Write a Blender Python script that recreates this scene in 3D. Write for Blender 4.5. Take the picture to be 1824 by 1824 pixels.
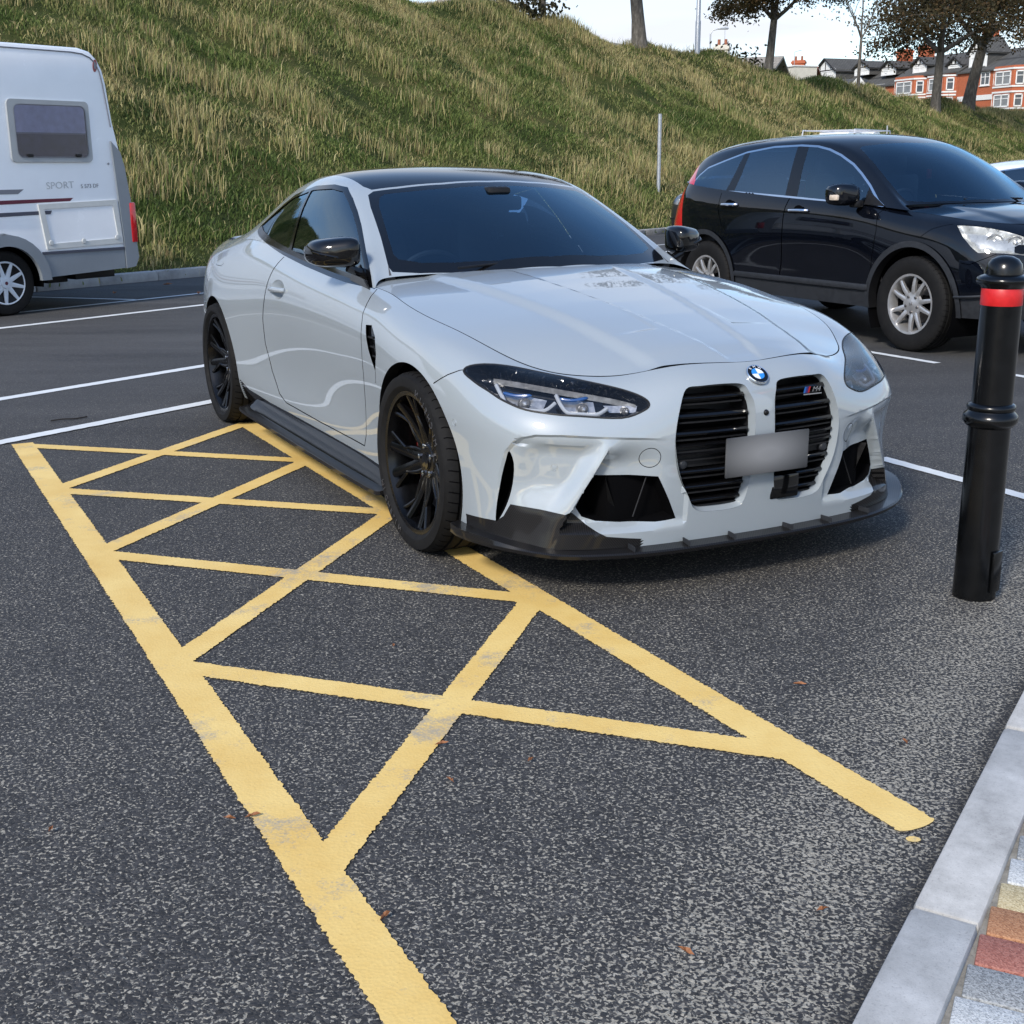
import bpy, bmesh, math, random
import numpy as np
from mathutils import Vector, Matrix
from mathutils.geometry import delaunay_2d_cdt, tessellate_polygon
R = math.radians
PI = math.pi
for o in list(bpy.data.objects):
    bpy.data.objects.remove(o, do_unlink=True)
scene = bpy.context.scene
COL = scene.collection

# ---------------------------------------------------------------- camera
CAM_H, CAM_PITCH, CAM_ROLL, CAM_F = 1.385, R(15.4), R(0.5), 2215.0 / 1824.0
cam_data = bpy.data.cameras.new('camera')
cam_data.sensor_width = 36.0
cam_data.lens = 36.0 * CAM_F
cam_data.clip_start = 0.05
cam_data.clip_end = 3000
cam = bpy.data.objects.new('camera', cam_data)
COL.objects.link(cam)
_f = Vector((0, math.cos(CAM_PITCH), -math.sin(CAM_PITCH))); _r = Vector((1, 0, 0)); _d = Vector((0, -math.sin(CAM_PITCH), -math.cos(CAM_PITCH)))
_R = math.cos(CAM_ROLL) * _r + math.sin(CAM_ROLL) * _d
_D = -math.sin(CAM_ROLL) * _r + math.cos(CAM_ROLL) * _d
cam.matrix_world = Matrix(((_R.x, -_D.x, -_f.x, 0), (_R.y, -_D.y, -_f.y, 0), (_R.z, -_D.z, -_f.z, CAM_H), (0, 0, 0, 1)))
scene.camera = cam

# ---------------------------------------------------------------- sky, sun, exposure
SUN_EL, SUN_AZ = R(36), R(-152)      # azimuth clockwise from +Y (straight ahead); negative = to the left
world = bpy.data.worlds.new('World')
scene.world = world
world.use_nodes = True
wn = world.node_tree.nodes; wl = world.node_tree.links
wn.clear()
w_out = wn.new('ShaderNodeOutputWorld')
w_bg = wn.new('ShaderNodeBackground'); w_bg.inputs['Strength'].default_value = 0.13
w_sky = wn.new('ShaderNodeTexSky'); w_sky.sky_type = 'NISHITA'; w_sky.sun_disc = False
w_sky.sun_elevation = SUN_EL; w_sky.sun_rotation = SUN_AZ
w_sky.air_density = 1.0; w_sky.dust_density = 0.8; w_sky.ozone_density = 2.2
# broken cloud, thick towards the horizon
w_tc = wn.new('ShaderNodeTexCoord')
w_sep = wn.new('ShaderNodeSeparateXYZ'); wl.new(w_tc.outputs['Generated'], w_sep.inputs[0])
w_zm = wn.new('ShaderNodeMath'); w_zm.operation = 'MAXIMUM'; w_zm.inputs[1].default_value = 0.04; wl.new(w_sep.outputs['Z'], w_zm.inputs[0])
w_za = wn.new('ShaderNodeMath'); w_za.operation = 'ADD'; w_za.inputs[1].default_value = 0.12; wl.new(w_zm.outputs[0], w_za.inputs[0])
w_px = wn.new('ShaderNodeMath'); w_px.operation = 'DIVIDE'; wl.new(w_sep.outputs['X'], w_px.inputs[0]); wl.new(w_za.outputs[0], w_px.inputs[1])
w_py = wn.new('ShaderNodeMath'); w_py.operation = 'DIVIDE'; wl.new(w_sep.outputs['Y'], w_py.inputs[0]); wl.new(w_za.outputs[0], w_py.inputs[1])
w_cmb = wn.new('ShaderNodeCombineXYZ'); wl.new(w_px.outputs[0], w_cmb.inputs[0]); wl.new(w_py.outputs[0], w_cmb.inputs[1])
w_n = wn.new('ShaderNodeTexNoise'); w_n.inputs['Scale'].default_value = 0.62; w_n.inputs['Detail'].default_value = 7; w_n.inputs['Roughness'].default_value = 0.52
w_n.inputs['Distortion'].default_value = 0.3
wl.new(w_cmb.outputs[0], w_n.inputs['Vector'])
w_ramp = wn.new('ShaderNodeValToRGB'); w_ramp.color_ramp.elements[0].position = 0.36; w_ramp.color_ramp.elements[1].position = 0.60
wl.new(w_n.outputs['Fac'], w_ramp.inputs[0])
w_cloud = wn.new('ShaderNodeMix'); w_cloud.data_type = 'RGBA'
w_cloud.inputs[7].default_value = (4.0, 4.2, 4.6, 1)
# the cloud breaks up overhead into clear blue
w_hi = wn.new('ShaderNodeMapRange'); w_hi.interpolation_type = 'SMOOTHSTEP'; w_hi.inputs['From Min'].default_value = 0.18; w_hi.inputs['From Max'].default_value = 0.55; w_hi.inputs['To Min'].default_value = 1.0; w_hi.inputs['To Max'].default_value = 0.10
wl.new(w_sep.outputs['Z'], w_hi.inputs['Value'])
w_ca = wn.new('ShaderNodeMath'); w_ca.operation = 'ADD'; w_ca.use_clamp = True; w_ca.inputs[1].default_value = 0.10; wl.new(w_ramp.outputs[0], w_ca.inputs[0])
w_cm = wn.new('ShaderNodeMath'); w_cm.operation = 'MULTIPLY'; wl.new(w_ca.outputs[0], w_cm.inputs[0]); wl.new(w_hi.outputs[0], w_cm.inputs[1])
w_hs = wn.new('ShaderNodeHueSaturation'); w_hs.inputs['Saturation'].default_value = 1.12; w_hs.inputs['Value'].default_value = 1.12; wl.new(w_sky.outputs[0], w_hs.inputs['Color'])
wl.new(w_hs.outputs[0], w_cloud.inputs[6]); wl.new(w_cm.outputs[0], w_cloud.inputs[0])
wl.new(w_cloud.outputs[2], w_bg.inputs['Color'])
wl.new(w_bg.outputs[0], w_out.inputs[0])

sun_data = bpy.data.lights.new('sun', 'SUN')
sun_data.energy = 2.15; sun_data.angle = R(10.0); sun_data.color = (1.0, 0.94, 0.85)
sun = bpy.data.objects.new('sun', sun_data); COL.objects.link(sun)
_sd = Vector((math.sin(SUN_AZ) * math.cos(SUN_EL), math.cos(SUN_AZ) * math.cos(SUN_EL), math.sin(SUN_EL)))
sun.rotation_euler = _sd.to_track_quat('Z', 'Y').to_euler()
sun.location = (0, 0, 30)

scene.view_settings.view_transform = 'Standard'
scene.view_settings.look = 'None'
scene.view_settings.exposure = 0.84
scene.view_settings.gamma = 1.0
scene.render.engine = 'CYCLES'
scene.cycles.max_bounces = 8
scene.cycles.transparent_max_bounces = 24
scene.cycles.caustics_reflective = False
scene.cycles.caustics_refractive = False
# ---------------------------------------------------------------- helpers
def tag(o, label=None, cat=None, group=None, kind=None):
    if label: o['label'] = label
    if cat: o['category'] = cat
    if group: o['group'] = group
    if kind: o['kind'] = kind
    return o
def empty(name, loc=(0, 0, 0), rz=0.0, label=None, cat=None, group=None):
    o = bpy.data.objects.new(name, None); COL.objects.link(o)
    o.location = loc; o.rotation_euler = (0, 0, rz); o.empty_display_size = 0.2
    return tag(o, label, cat, group)
def mesh_obj(name, V, F, mat=None, parent=None, smooth=True, angle=32, normals=None, loc=None, rot=None):
    me = bpy.data.meshes.new(name)
    V = np.asarray(V, float)
    me.from_pydata(V.tolist(), [], [tuple(int(i) for i in f) for f in F])
    me.validate(verbose=False)
    if smooth:
        me.polygons.foreach_set('use_smooth', np.ones(len(me.polygons), bool))
        if normals is not None and len(normals) == len(me.vertices):
            me.normals_split_custom_set_from_vertices([tuple(n) for n in normals])
        else:
            me.set_sharp_from_angle(angle=R(angle))
    me.update()
    o = bpy.data.objects.new(name, me); COL.objects.link(o)
    if mat: me.materials.append(mat)
    if parent: o.parent = parent
    if loc is not None: o.location = loc
    if rot is not None: o.rotation_euler = rot
    return o
def share(name, src, parent=None, loc=(0, 0, 0), rot=(0, 0, 0), scale=None):
    o = bpy.data.objects.new(name, src.data if hasattr(src, 'data') else src); COL.objects.link(o)
    if parent: o.parent = parent
    o.location = loc; o.rotation_euler = rot
    if scale is not None: o.scale = scale
    return o
def copy_tree(o, parent=None):
    c = o.copy(); COL.objects.link(c); c.parent = parent
    for ch in list(o.children): copy_tree(ch, c)
    return c
class MB:
    """collects simple shapes into one mesh"""
    def __init__(s): s.V = []; s.F = []
    def add(s, V, F):
        n = len(s.V); s.V += [tuple(v) for v in V]; s.F += [tuple(i + n for i in f) for f in F]; return s
    def box(s, c, d, rz=0.0, M=None):
        x, y, z = d[0] / 2, d[1] / 2, d[2] / 2
        P = [(-x, -y, -z), (x, -y, -z), (x, y, -z), (-x, y, -z), (-x, -y, z), (x, -y, z), (x, y, z), (-x, y, z)]
        cs, sn = math.cos(rz), math.sin(rz)
        P = [(c[0] + cs * a - sn * b, c[1] + sn * a + cs * b, c[2] + e) for a, b, e in P]
        if M is not None: P = [tuple(M @ Vector(p)) for p in P]
        return s.add(P, [(0, 3, 2, 1), (4, 5, 6, 7), (0, 1, 5, 4), (1, 2, 6, 5), (2, 3, 7, 6), (3, 0, 4, 7)])
    def bbox(s, c, d, b=0.01, rz=0.0):
        """box with chamfered edges"""
        bm = bmesh.new(); bmesh.ops.create_cube(bm, size=1)
        bmesh.ops.scale(bm, vec=d, verts=bm.verts)
        bmesh.ops.bevel(bm, geom=bm.edges[:], offset=b, segments=2, affect='EDGES', profile=0.5)
        bmesh.ops.rotate(bm, cent=(0, 0, 0), matrix=Matrix.Rotation(rz, 3, 'Z'), verts=bm.verts)
        bmesh.ops.translate(bm, vec=c, verts=bm.verts)
        bm.verts.index_update()
        s.add([v.co[:] for v in bm.verts], [[v.index for v in f.verts] for f in bm.faces]); bm.free(); return s
    def tube(s, pts, r, n=8, cap=True):
        pts = [Vector(p) for p in pts]; rr = r if isinstance(r, (list, tuple)) else [r] * len(pts)
        V = []; up = None
        for i, p in enumerate(pts):
            t = (pts[min(i + 1, len(pts) - 1)] - pts[max(i - 1, 0)]).normalized()
            if up is None:
                up = Vector((0, 0, 1)) if abs(t.z) < 0.9 else Vector((1, 0, 0))
            a = t.cross(up).normalized(); b = a.cross(t).normalized(); up = b
            for k in range(n):
                w = 2 * PI * k / n
                V.append(p + rr[i] * (math.cos(w) * a + math.sin(w) * b))
        F = []
        for i in range(len(pts) - 1):
            for k in range(n):
                F.append((i * n + k, i * n + (k + 1) % n, (i + 1) * n + (k + 1) % n, (i + 1) * n + k))
        if cap:
            F.append(tuple(range(n))[::-1]); F.append(tuple((len(pts) - 1) * n + k for k in range(n)))
        return s.add(V, F)
    def lathe(s, prof, n=32, axis='z', a0=0.0, a1=2 * PI, o=(0, 0, 0)):
        """prof: (radius, height) pairs"""
        full = abs(a1 - a0 - 2 * PI) < 1e-6; m = n if full else n + 1
        V = []
        for k in range(m):
            w = a0 + (a1 - a0) * k / n; c, q = math.cos(w), math.sin(w)
            for r, h in prof:
                p = (r * c, r * q, h) if axis == 'z' else ((r * c, h, r * q) if axis == 'y' else (h, r * c, r * q))
                V.append((p[0] + o[0], p[1] + o[1], p[2] + o[2]))
        L = len(prof); F = []
        for k in range(n if full else n):
            k2 = (k + 1) % m
            for j in range(L - 1):
                f = (k * L + j, k2 * L + j, k2 * L + j + 1, k * L + j + 1)
                F.append(f if axis != 'y' else f[::-1])
        return s.add(V, F)
    def prism(s, poly, z0, z1, plane='xy'):
        n = len(poly)
        f3 = {'xy': lambda a, b, c: (a, b, c), 'xz': lambda a, b, c: (a, c, b), 'yz': lambda a, b, c: (c, a, b)}[plane]
        V = [f3(a, b, z0) for a, b in poly] + [f3(a, b, z1) for a, b in poly]
        tr = tessellate_polygon([[Vector((a, b, 0)) for a, b in poly]])
        F = [t for t in tr] + [tuple(i + n for i in t[::-1]) for t in tr]
        F += [(i, (i + 1) % n, (i + 1) % n + n, i + n) for i in range(n)]
        return s.add(V, F)
    def build(s, name, mat, parent=None, smooth=True, angle=32, loc=None, rot=None, fix=True):
        o = mesh_obj(name, s.V, s.F, mat, parent, smooth, angle, loc=loc, rot=rot)
        if fix:
            bm = bmesh.new(); bm.from_mesh(o.data); bmesh.ops.recalc_face_normals(bm, faces=bm.faces); bm.to_mesh(o.data); bm.free()
            if smooth: o.data.set_sharp_from_angle(angle=R(angle))
        return o
def catmull(pts, n=6, closed=False):
    P = [np.array(p, float) for p in pts]; m = len(P); out = []
    for i in range(m if closed else m - 1):
        if closed: a, b, c, d = P[(i - 1) % m], P[i], P[(i + 1) % m], P[(i + 2) % m]
        else: a, b, c, d = P[max(i - 1, 0)], P[i], P[i + 1], P[min(i + 2, m - 1)]
        for k in range(n):
            t = k / n
            out.append(0.5 * ((2 * b) + (c - a) * t + (2 * a - 5 * b + 4 * c - d) * t * t + (3 * b - a - 3 * c + d) * t ** 3))
    if not closed: out.append(P[-1])
    return np.array(out)
def dense(pts, step, closed=False):
    P = [np.array(p, float) for p in pts]; out = []
    m = len(P)
    for i in range(m if closed else m - 1):
        a, b = P[i], P[(i + 1) % m]; k = max(1, int(np.linalg.norm(b - a) / step))
        for j in range(k): out.append(a + (b - a) * j / k)
    if not closed: out.append(P[-1])
    return np.array(out)
def inside(poly, pts):
    poly = np.asarray(poly); pts = np.asarray(pts)
    x, y = pts[:, 0], pts[:, 1]; c = np.zeros(len(pts), bool)
    x1, y1 = poly[:, 0], poly[:, 1]; x2, y2 = np.roll(x1, -1), np.roll(y1, -1)
    for i in range(len(poly)):
        if y1[i] == y2[i]: continue
        m = ((y1[i] > y) != (y2[i] > y)) & (x < (x2[i] - x1[i]) * (y - y1[i]) / (y2[i] - y1[i]) + x1[i])
        c ^= m
    return c
def sstep(a, b, x):
    t = np.clip((x - a) / (b - a), 0, 1); return t * t * (3 - 2 * t)

def rrect(x0, x1, z0, z1, r_, n=5):
    o_ = []
    for cx, cz, a in ((x1 - r_, z1 - r_, 0), (x0 + r_, z1 - r_, 90), (x0 + r_, z0 + r_, 180), (x1 - r_, z0 + r_, 270)):
        for i in range(n + 1): o_.append((cx + r_ * math.cos(R(a + 90 * i / n)), cz + r_ * math.sin(R(a + 90 * i / n))))
    return o_
# ---------------------------------------------------------------- materials
MATS = {}
def nt(name):
    m = bpy.data.materials.new(name); m.use_nodes = True
    t = m.node_tree; b = t.nodes['Principled BSDF']; MATS[name] = m
    return m, t, b
def setp(b, **k):
    al = {'color': 'Base Color', 'rough': 'Roughness', 'metal': 'Metallic', 'spec': 'Specular IOR Level', 'coat': 'Coat Weight', 'coat_rough': 'Coat Roughness', 'ior': 'IOR', 'trans': 'Transmission Weight', 'emit': 'Emission Color', 'emit_s': 'Emission Strength', 'alpha': 'Alpha', 'sheen': 'Sheen Weight'}
    for q, v in k.items():
        if q in ('color', 'emit') and len(v) == 3: v = (*v, 1)
        b.inputs[al[q]].default_value = v
def node(t, typ, **k):
    n = t.nodes.new(typ)
    for q, v in k.items():
        if q.startswith('_'): setattr(n, q[1:], v)
        else: n.inputs[q].default_value = v
    return n
def ramp(t, src, stops, interp='LINEAR'):
    r = t.nodes.new('ShaderNodeValToRGB'); r.color_ramp.interpolation = interp
    e = r.color_ramp.elements
    while len(e) < len(stops): e.new(0.5)
    for i, (p, c) in enumerate(stops):
        e[i].position = p; e[i].color = (*c, 1) if len(c) == 3 else c
    t.links.new(src, r.inputs[0]); return r
def mixc(t, fac, a, b, mode='MIX'):
    m = t.nodes.new('ShaderNodeMix'); m.data_type = 'RGBA'; m.blend_type = mode
    for i, v in ((0, fac), (6, a), (7, b)):
        if hasattr(v, 'is_output'): t.links.new(v, m.inputs[i])
        else: m.inputs[i].default_value = v if i == 0 else ((*v, 1) if len(v) == 3 else v)
    return m.outputs[2]
def math_n(t, op, a, b=None):
    m = t.nodes.new('ShaderNodeMath'); m.operation = op
    for i, v in ((0, a), (1, b)):
        if v is None: continue
        if hasattr(v, 'is_output'): t.links.new(v, m.inputs[i])
        else: m.inputs[i].default_value = v
    return m.outputs[0]
def coords(t, kind='Object', scale=None):
    c = t.nodes.new('ShaderNodeTexCoord').outputs[kind]
    if scale is not None:
        mp = t.nodes.new('ShaderNodeMapping'); mp.inputs['Scale'].default_value = scale if hasattr(scale, '__len__') else (scale,) * 3
        t.links.new(c, mp.inputs[0]); c = mp.outputs[0]
    return c
def bump(t, b, h, strength=0.3, dist=0.01):
    n = t.nodes.new('ShaderNodeBump'); n.inputs['Strength'].default_value = strength; n.inputs['Distance'].default_value = dist
    t.links.new(h, n.inputs['Height']); t.links.new(n.outputs[0], b.inputs['Normal']); return n
def simple(name, color, rough=0.5, metal=0.0, var=0.15, scale=8.0, bstr=0.0, **k):
    """plain surface with a little tonal variation and grime"""
    m, t, b = nt(name); setp(b, color=color, rough=rough, metal=metal, **k)
    if var > 0:
        n = node(t, 'ShaderNodeTexNoise', Scale=scale, Detail=5.0, Roughness=0.6); t.links.new(coords(t), n.inputs['Vector'])
        lo = tuple(c * (1 - var) for c in color); hi = tuple(min(1, c * (1 + var)) for c in color)
        r = ramp(t, n.outputs['Fac'], [(0.3, lo), (0.7, hi)]); t.links.new(r.outputs[0], b.inputs['Base Color'])
        r2 = ramp(t, n.outputs['Fac'], [(0.3, (rough * 0.85,) * 3), (0.75, (min(1, rough * 1.2),) * 3)]); t.links.new(r2.outputs[0], b.inputs['Roughness'])
        if bstr > 0: bump(t, b, n.outputs['Fac'], bstr, 0.004)
    return m
def glassy(name, tint, rough=0.0, refl=1.0, ior=1.5):
    """thin pane: tinted see-through plus mirror reflection by Fresnel"""
    m = bpy.data.materials.new(name); m.use_nodes = True; t = m.node_tree; MATS[name] = m
    t.nodes.clear()
    out = t.nodes.new('ShaderNodeOutputMaterial'); mix = t.nodes.new('ShaderNodeMixShader')
    tr = t.nodes.new('ShaderNodeBsdfTransparent'); tr.inputs[0].default_value = (*tint, 1)
    gl = t.nodes.new('ShaderNodeBsdfGlossy'); gl.inputs['Roughness'].default_value = rough; gl.inputs['Color'].default_value = (*refl, 1) if hasattr(refl, '__len__') else (refl, refl, refl, 1)
    fr = t.nodes.new('ShaderNodeFresnel'); fr.inputs[0].default_value = ior
    t.links.new(fr.outputs[0], mix.inputs[0]); t.links.new(tr.outputs[0], mix.inputs[1]); t.links.new(gl.outputs[0], mix.inputs[2]); t.links.new(mix.outputs[0], out.inputs[0])
    return m
def car_paint(name, color, flake=0.12, metal=0.35, rough=0.32, dirt=0.0, spec=0.4, cior=1.5):
    m, t, b = nt(name)
    setp(b, color=color, metal=metal, rough=rough, coat=1.0, coat_rough=0.02, spec=spec); b.inputs['Coat IOR'].default_value = cior
    v = node(t, 'ShaderNodeTexVoronoi', Scale=900.0); t.links.new(coords(t), v.inputs['Vector'])
    c = mixc(t, flake, color, v.outputs['Color'], 'OVERLAY'); 
    n = node(t, 'ShaderNodeTexNoise', Scale=3.0, Detail=6.0, Roughness=0.65); t.links.new(coords(t), n.inputs['Vector'])
    d = ramp(t, n.outputs['Fac'], [(0.45, (0, 0, 0)), (0.8, (dirt, dirt, dirt))])
    c2 = mixc(t, d.outputs[0], c, (0.3, 0.28, 0.25)); t.links.new(c2, b.inputs['Base Color'])
    r2 = ramp(t, n.outputs['Fac'], [(0.35, (0.012,) * 3), (0.8, (0.035 + dirt * 0.4,) * 3)]); t.links.new(r2.outputs[0], b.inputs['Coat Roughness'])
    return m
# ---------------------------------------------------------------- vehicle materials
M_PAINT = car_paint('grey_paint', (0.300, 0.335, 0.360), flake=0.03, metal=0.06, rough=0.45, spec=0.1, cior=1.85)
M_BLACKP = car_paint('black_paint', (0.0022, 0.003, 0.0055), flake=0.0, metal=0.0, rough=0.3, dirt=0.006, spec=0.0)
M_WHITEP = car_paint('white_paint', (0.74, 0.76, 0.78), flake=0.0, metal=0.0, rough=0.35, dirt=0.05)
M_DARKP = car_paint('charcoal_paint', (0.03, 0.032, 0.036), flake=0.05, metal=0.3, rough=0.3)
M_GLOSSBLACK = simple('gloss_black', (0.0035, 0.0035, 0.004), 0.07, var=0.1)
M_PLASTIC = simple('black_plastic', (0.008, 0.008, 0.009), 0.5, spec=0.3, var=0.3, scale=40)
M_GREYPLASTIC = simple('grey_plastic', (0.020, 0.022, 0.026), 0.5, spec=0.35, var=0.2, scale=30)
M_VOID = simple('dark_cavity', (0.002, 0.002, 0.0025), 0.9, var=0.1, spec=0.05)
M_CHROME = simple('chrome', (0.72, 0.74, 0.77), 0.12, metal=1.0, var=0.05)
M_ALU = simple('alloy_silver', (0.58, 0.57, 0.56), 0.36, metal=0.75, var=0.12, scale=14)
M_RIMBLACK = simple('satin_black_alloy', (0.002, 0.002, 0.0024), 0.22, var=0.15, spec=0.4)
M_CALIPER = simple('red_caliper', (0.42, 0.012, 0.014), 0.35, var=0.1)
M_DISC = simple('brake_disc', (0.16, 0.15, 0.145), 0.4, metal=0.9, var=0.25, scale=20)
M_LENS = glassy('lamp_lens', (0.93, 0.94, 0.96), 0.0, 1.0, 1.42)
M_GLASS = glassy('windscreen_glass', (0.55, 0.72, 0.86), 0.0, (0.60, 0.84, 1.0), 2.05)
M_GLASS2 = glassy('tinted_side_glass', (0.17, 0.25, 0.33), 0.0, (0.68, 0.87, 1.0), 2.45)
M_GLASS3 = glassy('coupe_side_glass', (0.40, 0.52, 0.60), 0.0, (0.68, 0.87, 1.0), 2.3)
M_MIRROR = simple('mirror_glass', (0.85, 0.88, 0.9), 0.02, metal=1.0, var=0.0)
M_REDLENS = simple('red_lens', (0.5, 0.012, 0.016), 0.12, var=0.2, scale=60, coat=0.7)
M_AMBER = simple('amber_lens', (0.6, 0.5, 0.4), 0.12, var=0.2, scale=60, coat=0.7)
M_LAMPSILVER = simple('lamp_silver', (0.46, 0.46, 0.46), 0.34, metal=0.8, var=0.25, scale=50)
M_LAMPGUIDE = simple('light_guide', (0.40, 0.43, 0.47), 0.25, var=0.08, coat=0.5)
M_LAMPBLUE = simple('lamp_blue_accent', (0.02, 0.085, 0.27), 0.3, var=0.1, coat=0.3)
M_SEAT = simple('dark_leather', (0.028, 0.028, 0.032), 0.5, var=0.25, scale=30)
M_TRIM = simple('dash_plastic', (0.022, 0.022, 0.025), 0.6, var=0.25, scale=60)
M_HEADLINER = simple('headliner_cloth', (0.05, 0.05, 0.055), 0.9, var=0.15, scale=80)
M_PLATE = None
def _rubber():
    m, t, b = nt('tyre_rubber'); setp(b, color=(0.008, 0.008, 0.009), rough=0.75, spec=0.22)
    n = node(t, 'ShaderNodeTexNoise', Scale=22.0, Detail=6.0, Roughness=0.7); t.links.new(coords(t), n.inputs['Vector'])
    r = ramp(t, n.outputs['Fac'], [(0.35, (0.005, 0.005, 0.0055)), (0.8, (0.012, 0.0115, 0.011))]); t.links.new(r.outputs[0], b.inputs['Base Color'])
    bump(t, b, n.outputs['Fac'], 0.15, 0.002); return m
M_RUBBER = _rubber()
def _carbon():
    m, t, b = nt('carbon_fibre'); setp(b, rough=0.4, coat=0.45, coat_rough=0.05, spec=0.1)
    c = coords(t, 'Object')
    a = node(t, 'ShaderNodeTexWave', Scale=62.0, Distortion=0.0, _wave_type='BANDS', _bands_direction='DIAGONAL'); t.links.new(c, a.inputs['Vector'])
    k = node(t, 'ShaderNodeTexChecker', Scale=260.0); t.links.new(c, k.inputs['Vector'])
    w = math_n(t, 'MULTIPLY', a.outputs['Fac'], 0.7); w2 = math_n(t, 'ADD', w, math_n(t, 'MULTIPLY', k.outputs['Fac'], 0.25))
    r = ramp(t, w2, [(0.15, (0.003, 0.003, 0.0035)), (0.85, (0.018, 0.017, 0.017))]); t.links.new(r.outputs[0], b.inputs['Base Color'])
    return m
M_CARBON = _carbon()
def text_mesh(name, body, size, mat, parent=None, M=None, extrude=0.001, align='CENTER', xscale=1.0, shear=0.0):
    cu = bpy.data.curves.new(name, 'FONT'); cu.body = body; cu.size = size; cu.extrude = extrude; cu.align_x = align; cu.align_y = 'CENTER'; cu.shear = shear
    cu.resolution_u = 3
    tmp = bpy.data.objects.new(name + '_tmp', cu); COL.objects.link(tmp)
    bpy.context.view_layer.update()
    dg = bpy.context.evaluated_depsgraph_get(); me = bpy.data.meshes.new_from_object(tmp.evaluated_get(dg))
    bpy.data.objects.remove(tmp, do_unlink=True)
    me.transform(Matrix.Diagonal((xscale, 1, 1, 1)))
    if M is not None: me.transform(M)
    me.materials.clear(); me.materials.append(mat)
    o = bpy.data.objects.new(name, me); COL.objects.link(o)
    if parent: o.parent = parent
    return o
def frame_matrix(o, xdir, ydir):
    """4x4 taking text space (x right, y up, z out) to a place"""
    x = Vector(xdir).normalized(); y = Vector(ydir); y = (y - x * y.dot(x)).normalized(); z = x.cross(y)
    return Matrix(((x.x, y.x, z.x, o[0]), (x.y, y.y, z.y, o[1]), (x.z, y.z, z.z, o[2]), (0, 0, 0, 1)))

# ---------------------------------------------------------------- wheels: axis y, outer face towards +y
def tyre_mesh(name, Ro, Rb, W, grooves=True, parent=None, nb=72):
    h = W / 2; s = Ro - Rb
    prof = [(Rb - 0.004, h * 0.80), (Rb + 0.006, h * 0.90), (Rb + s * 0.30, h * 0.985), (Rb + s * 0.55, h), (Rb + s * 0.80, h * 0.975), (Ro - 0.012, h * 0.90), (Ro - 0.003, h * 0.80)]
    tread = []
    if grooves:
        for g in (0.55, 0.2, -0.2, -0.55):
            tread += [(Ro, h * g + 0.007), (Ro - 0.007, h * g + 0.005), (Ro - 0.007, h * g - 0.005), (Ro, h * g - 0.007)]
    prof = prof + tread + [(r, -y) for r, y in prof[::-1]]
    m = MB(); m.lathe(prof, nb, 'y')
    o = m.build(name, M_RUBBER, parent, angle=28)
    if grooves:   # sipes across the shoulder, a part of the casing
        b = MB()
        for k in range(54):
            a = 2 * PI * k / 54
            for sgn in (1, -1):
                pts = []
                for (r, y) in ((Ro - 0.018, h * 0.93), (Ro - 0.0032, h * 0.80), (Ro + 0.0006, h * 0.58)):
                    for da in (-0.006, 0.006): pts.append((r * math.cos(a + da + (0.02 if y < h * .7 else 0)), sgn * y, r * math.sin(a + da + (0.02 if y < h * .7 else 0))))
                # lift the sipe a hair above the rubber
                pts = [(x * 1.0035, yy * 1.004, z * 1.0035) for x, yy, z in pts]
                b.add(pts, [(0, 1, 3, 2), (2, 3, 5, 4)])
        q = b.build('sipes', M_VOID, o, smooth=False); q['kind'] = 'stuff'
    return o
def rim_barrel(Rb, W, mat, parent, lip=0.012, inner=0.62):
    h = W / 2 * 0.86
    prof = [(Rb + 0.006, h), (Rb + 0.004, h + 0.004), (Rb - lip, h + 0.002), (Rb - lip - 0.004, h - 0.012), (Rb - 0.022, h - 0.03), (Rb - 0.03, 0.0), (Rb - 0.03, -h), (Rb + 0.004, -h)]
    return MB().lathe(prof, 56, 'y').build('rim', mat, parent, angle=40)
def spoke(m, a0, r0, y0, w0, a1, r1, y1, w1, d0, d1, bow=0.0, n=6):
    """tapered bar from hub angle to rim angle with a ridge"""
    V = []; F = []
    for i in range(n + 1):
        t = i / n; a = a0 + (a1 - a0) * t; r = r0 + (r1 - r0) * t; y = y0 + (y1 - y0) * t + bow * math.sin(PI * t)
        w = w0 + (w1 - w0) * t; d = d0 + (d1 - d0) * t
        c, s = math.cos(a), math.sin(a); tx, tz = -s, c
        for (k, yy) in ((-1, -d), (-1, -0.004), (-0.35, 0.0), (0.35, 0.0), (1, -0.004), (1, -d)):
            V.append((r * c + tx * w * k / 2, y + yy, r * s + tz * w * k / 2))
    for i in range(n):
        for k in range(6):
            F.append((i * 6 + k, i * 6 + (k + 1) % 6, (i + 1) * 6 + (k + 1) % 6, (i + 1) * 6 + k))
    F.append((0, 1, 2, 3, 4, 5)); F.append(tuple(n * 6 + k for k in range(6))[::-1])
    m.add(V, F)
# ---------------------------------------------------------------- smooth sheets (uniform cubic B-spline nets)
def bs_basis(n, res):
    """rows of weights for a padded control list of n points, res samples per span"""
    rows = []
    spans = n - 3
    for s in range(spans):
        for k in range(res + (1 if s == spans - 1 else 0)):
            t = k / res
            w = np.zeros(n)
            w[s:s + 4] = [(1 - t) ** 3 / 6, (3 * t ** 3 - 6 * t * t + 4) / 6, (-3 * t ** 3 + 3 * t * t + 3 * t + 1) / 6, t ** 3 / 6]
            rows.append(w)
    return np.array(rows)
def pad(C, axis, lo='end', hi='end'):
    C = np.moveaxis(np.asarray(C, float), axis, 0)
    def ph(a, b, kind):
        if kind == 'mirror':
            return b * np.array([1, -1, 1.0])
        return 2 * a - b
    C = np.concatenate([ph(C[0], C[1], lo)[None], C, ph(C[-1], C[-2], hi)[None]], 0)
    return np.moveaxis(C, 0, axis)
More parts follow.
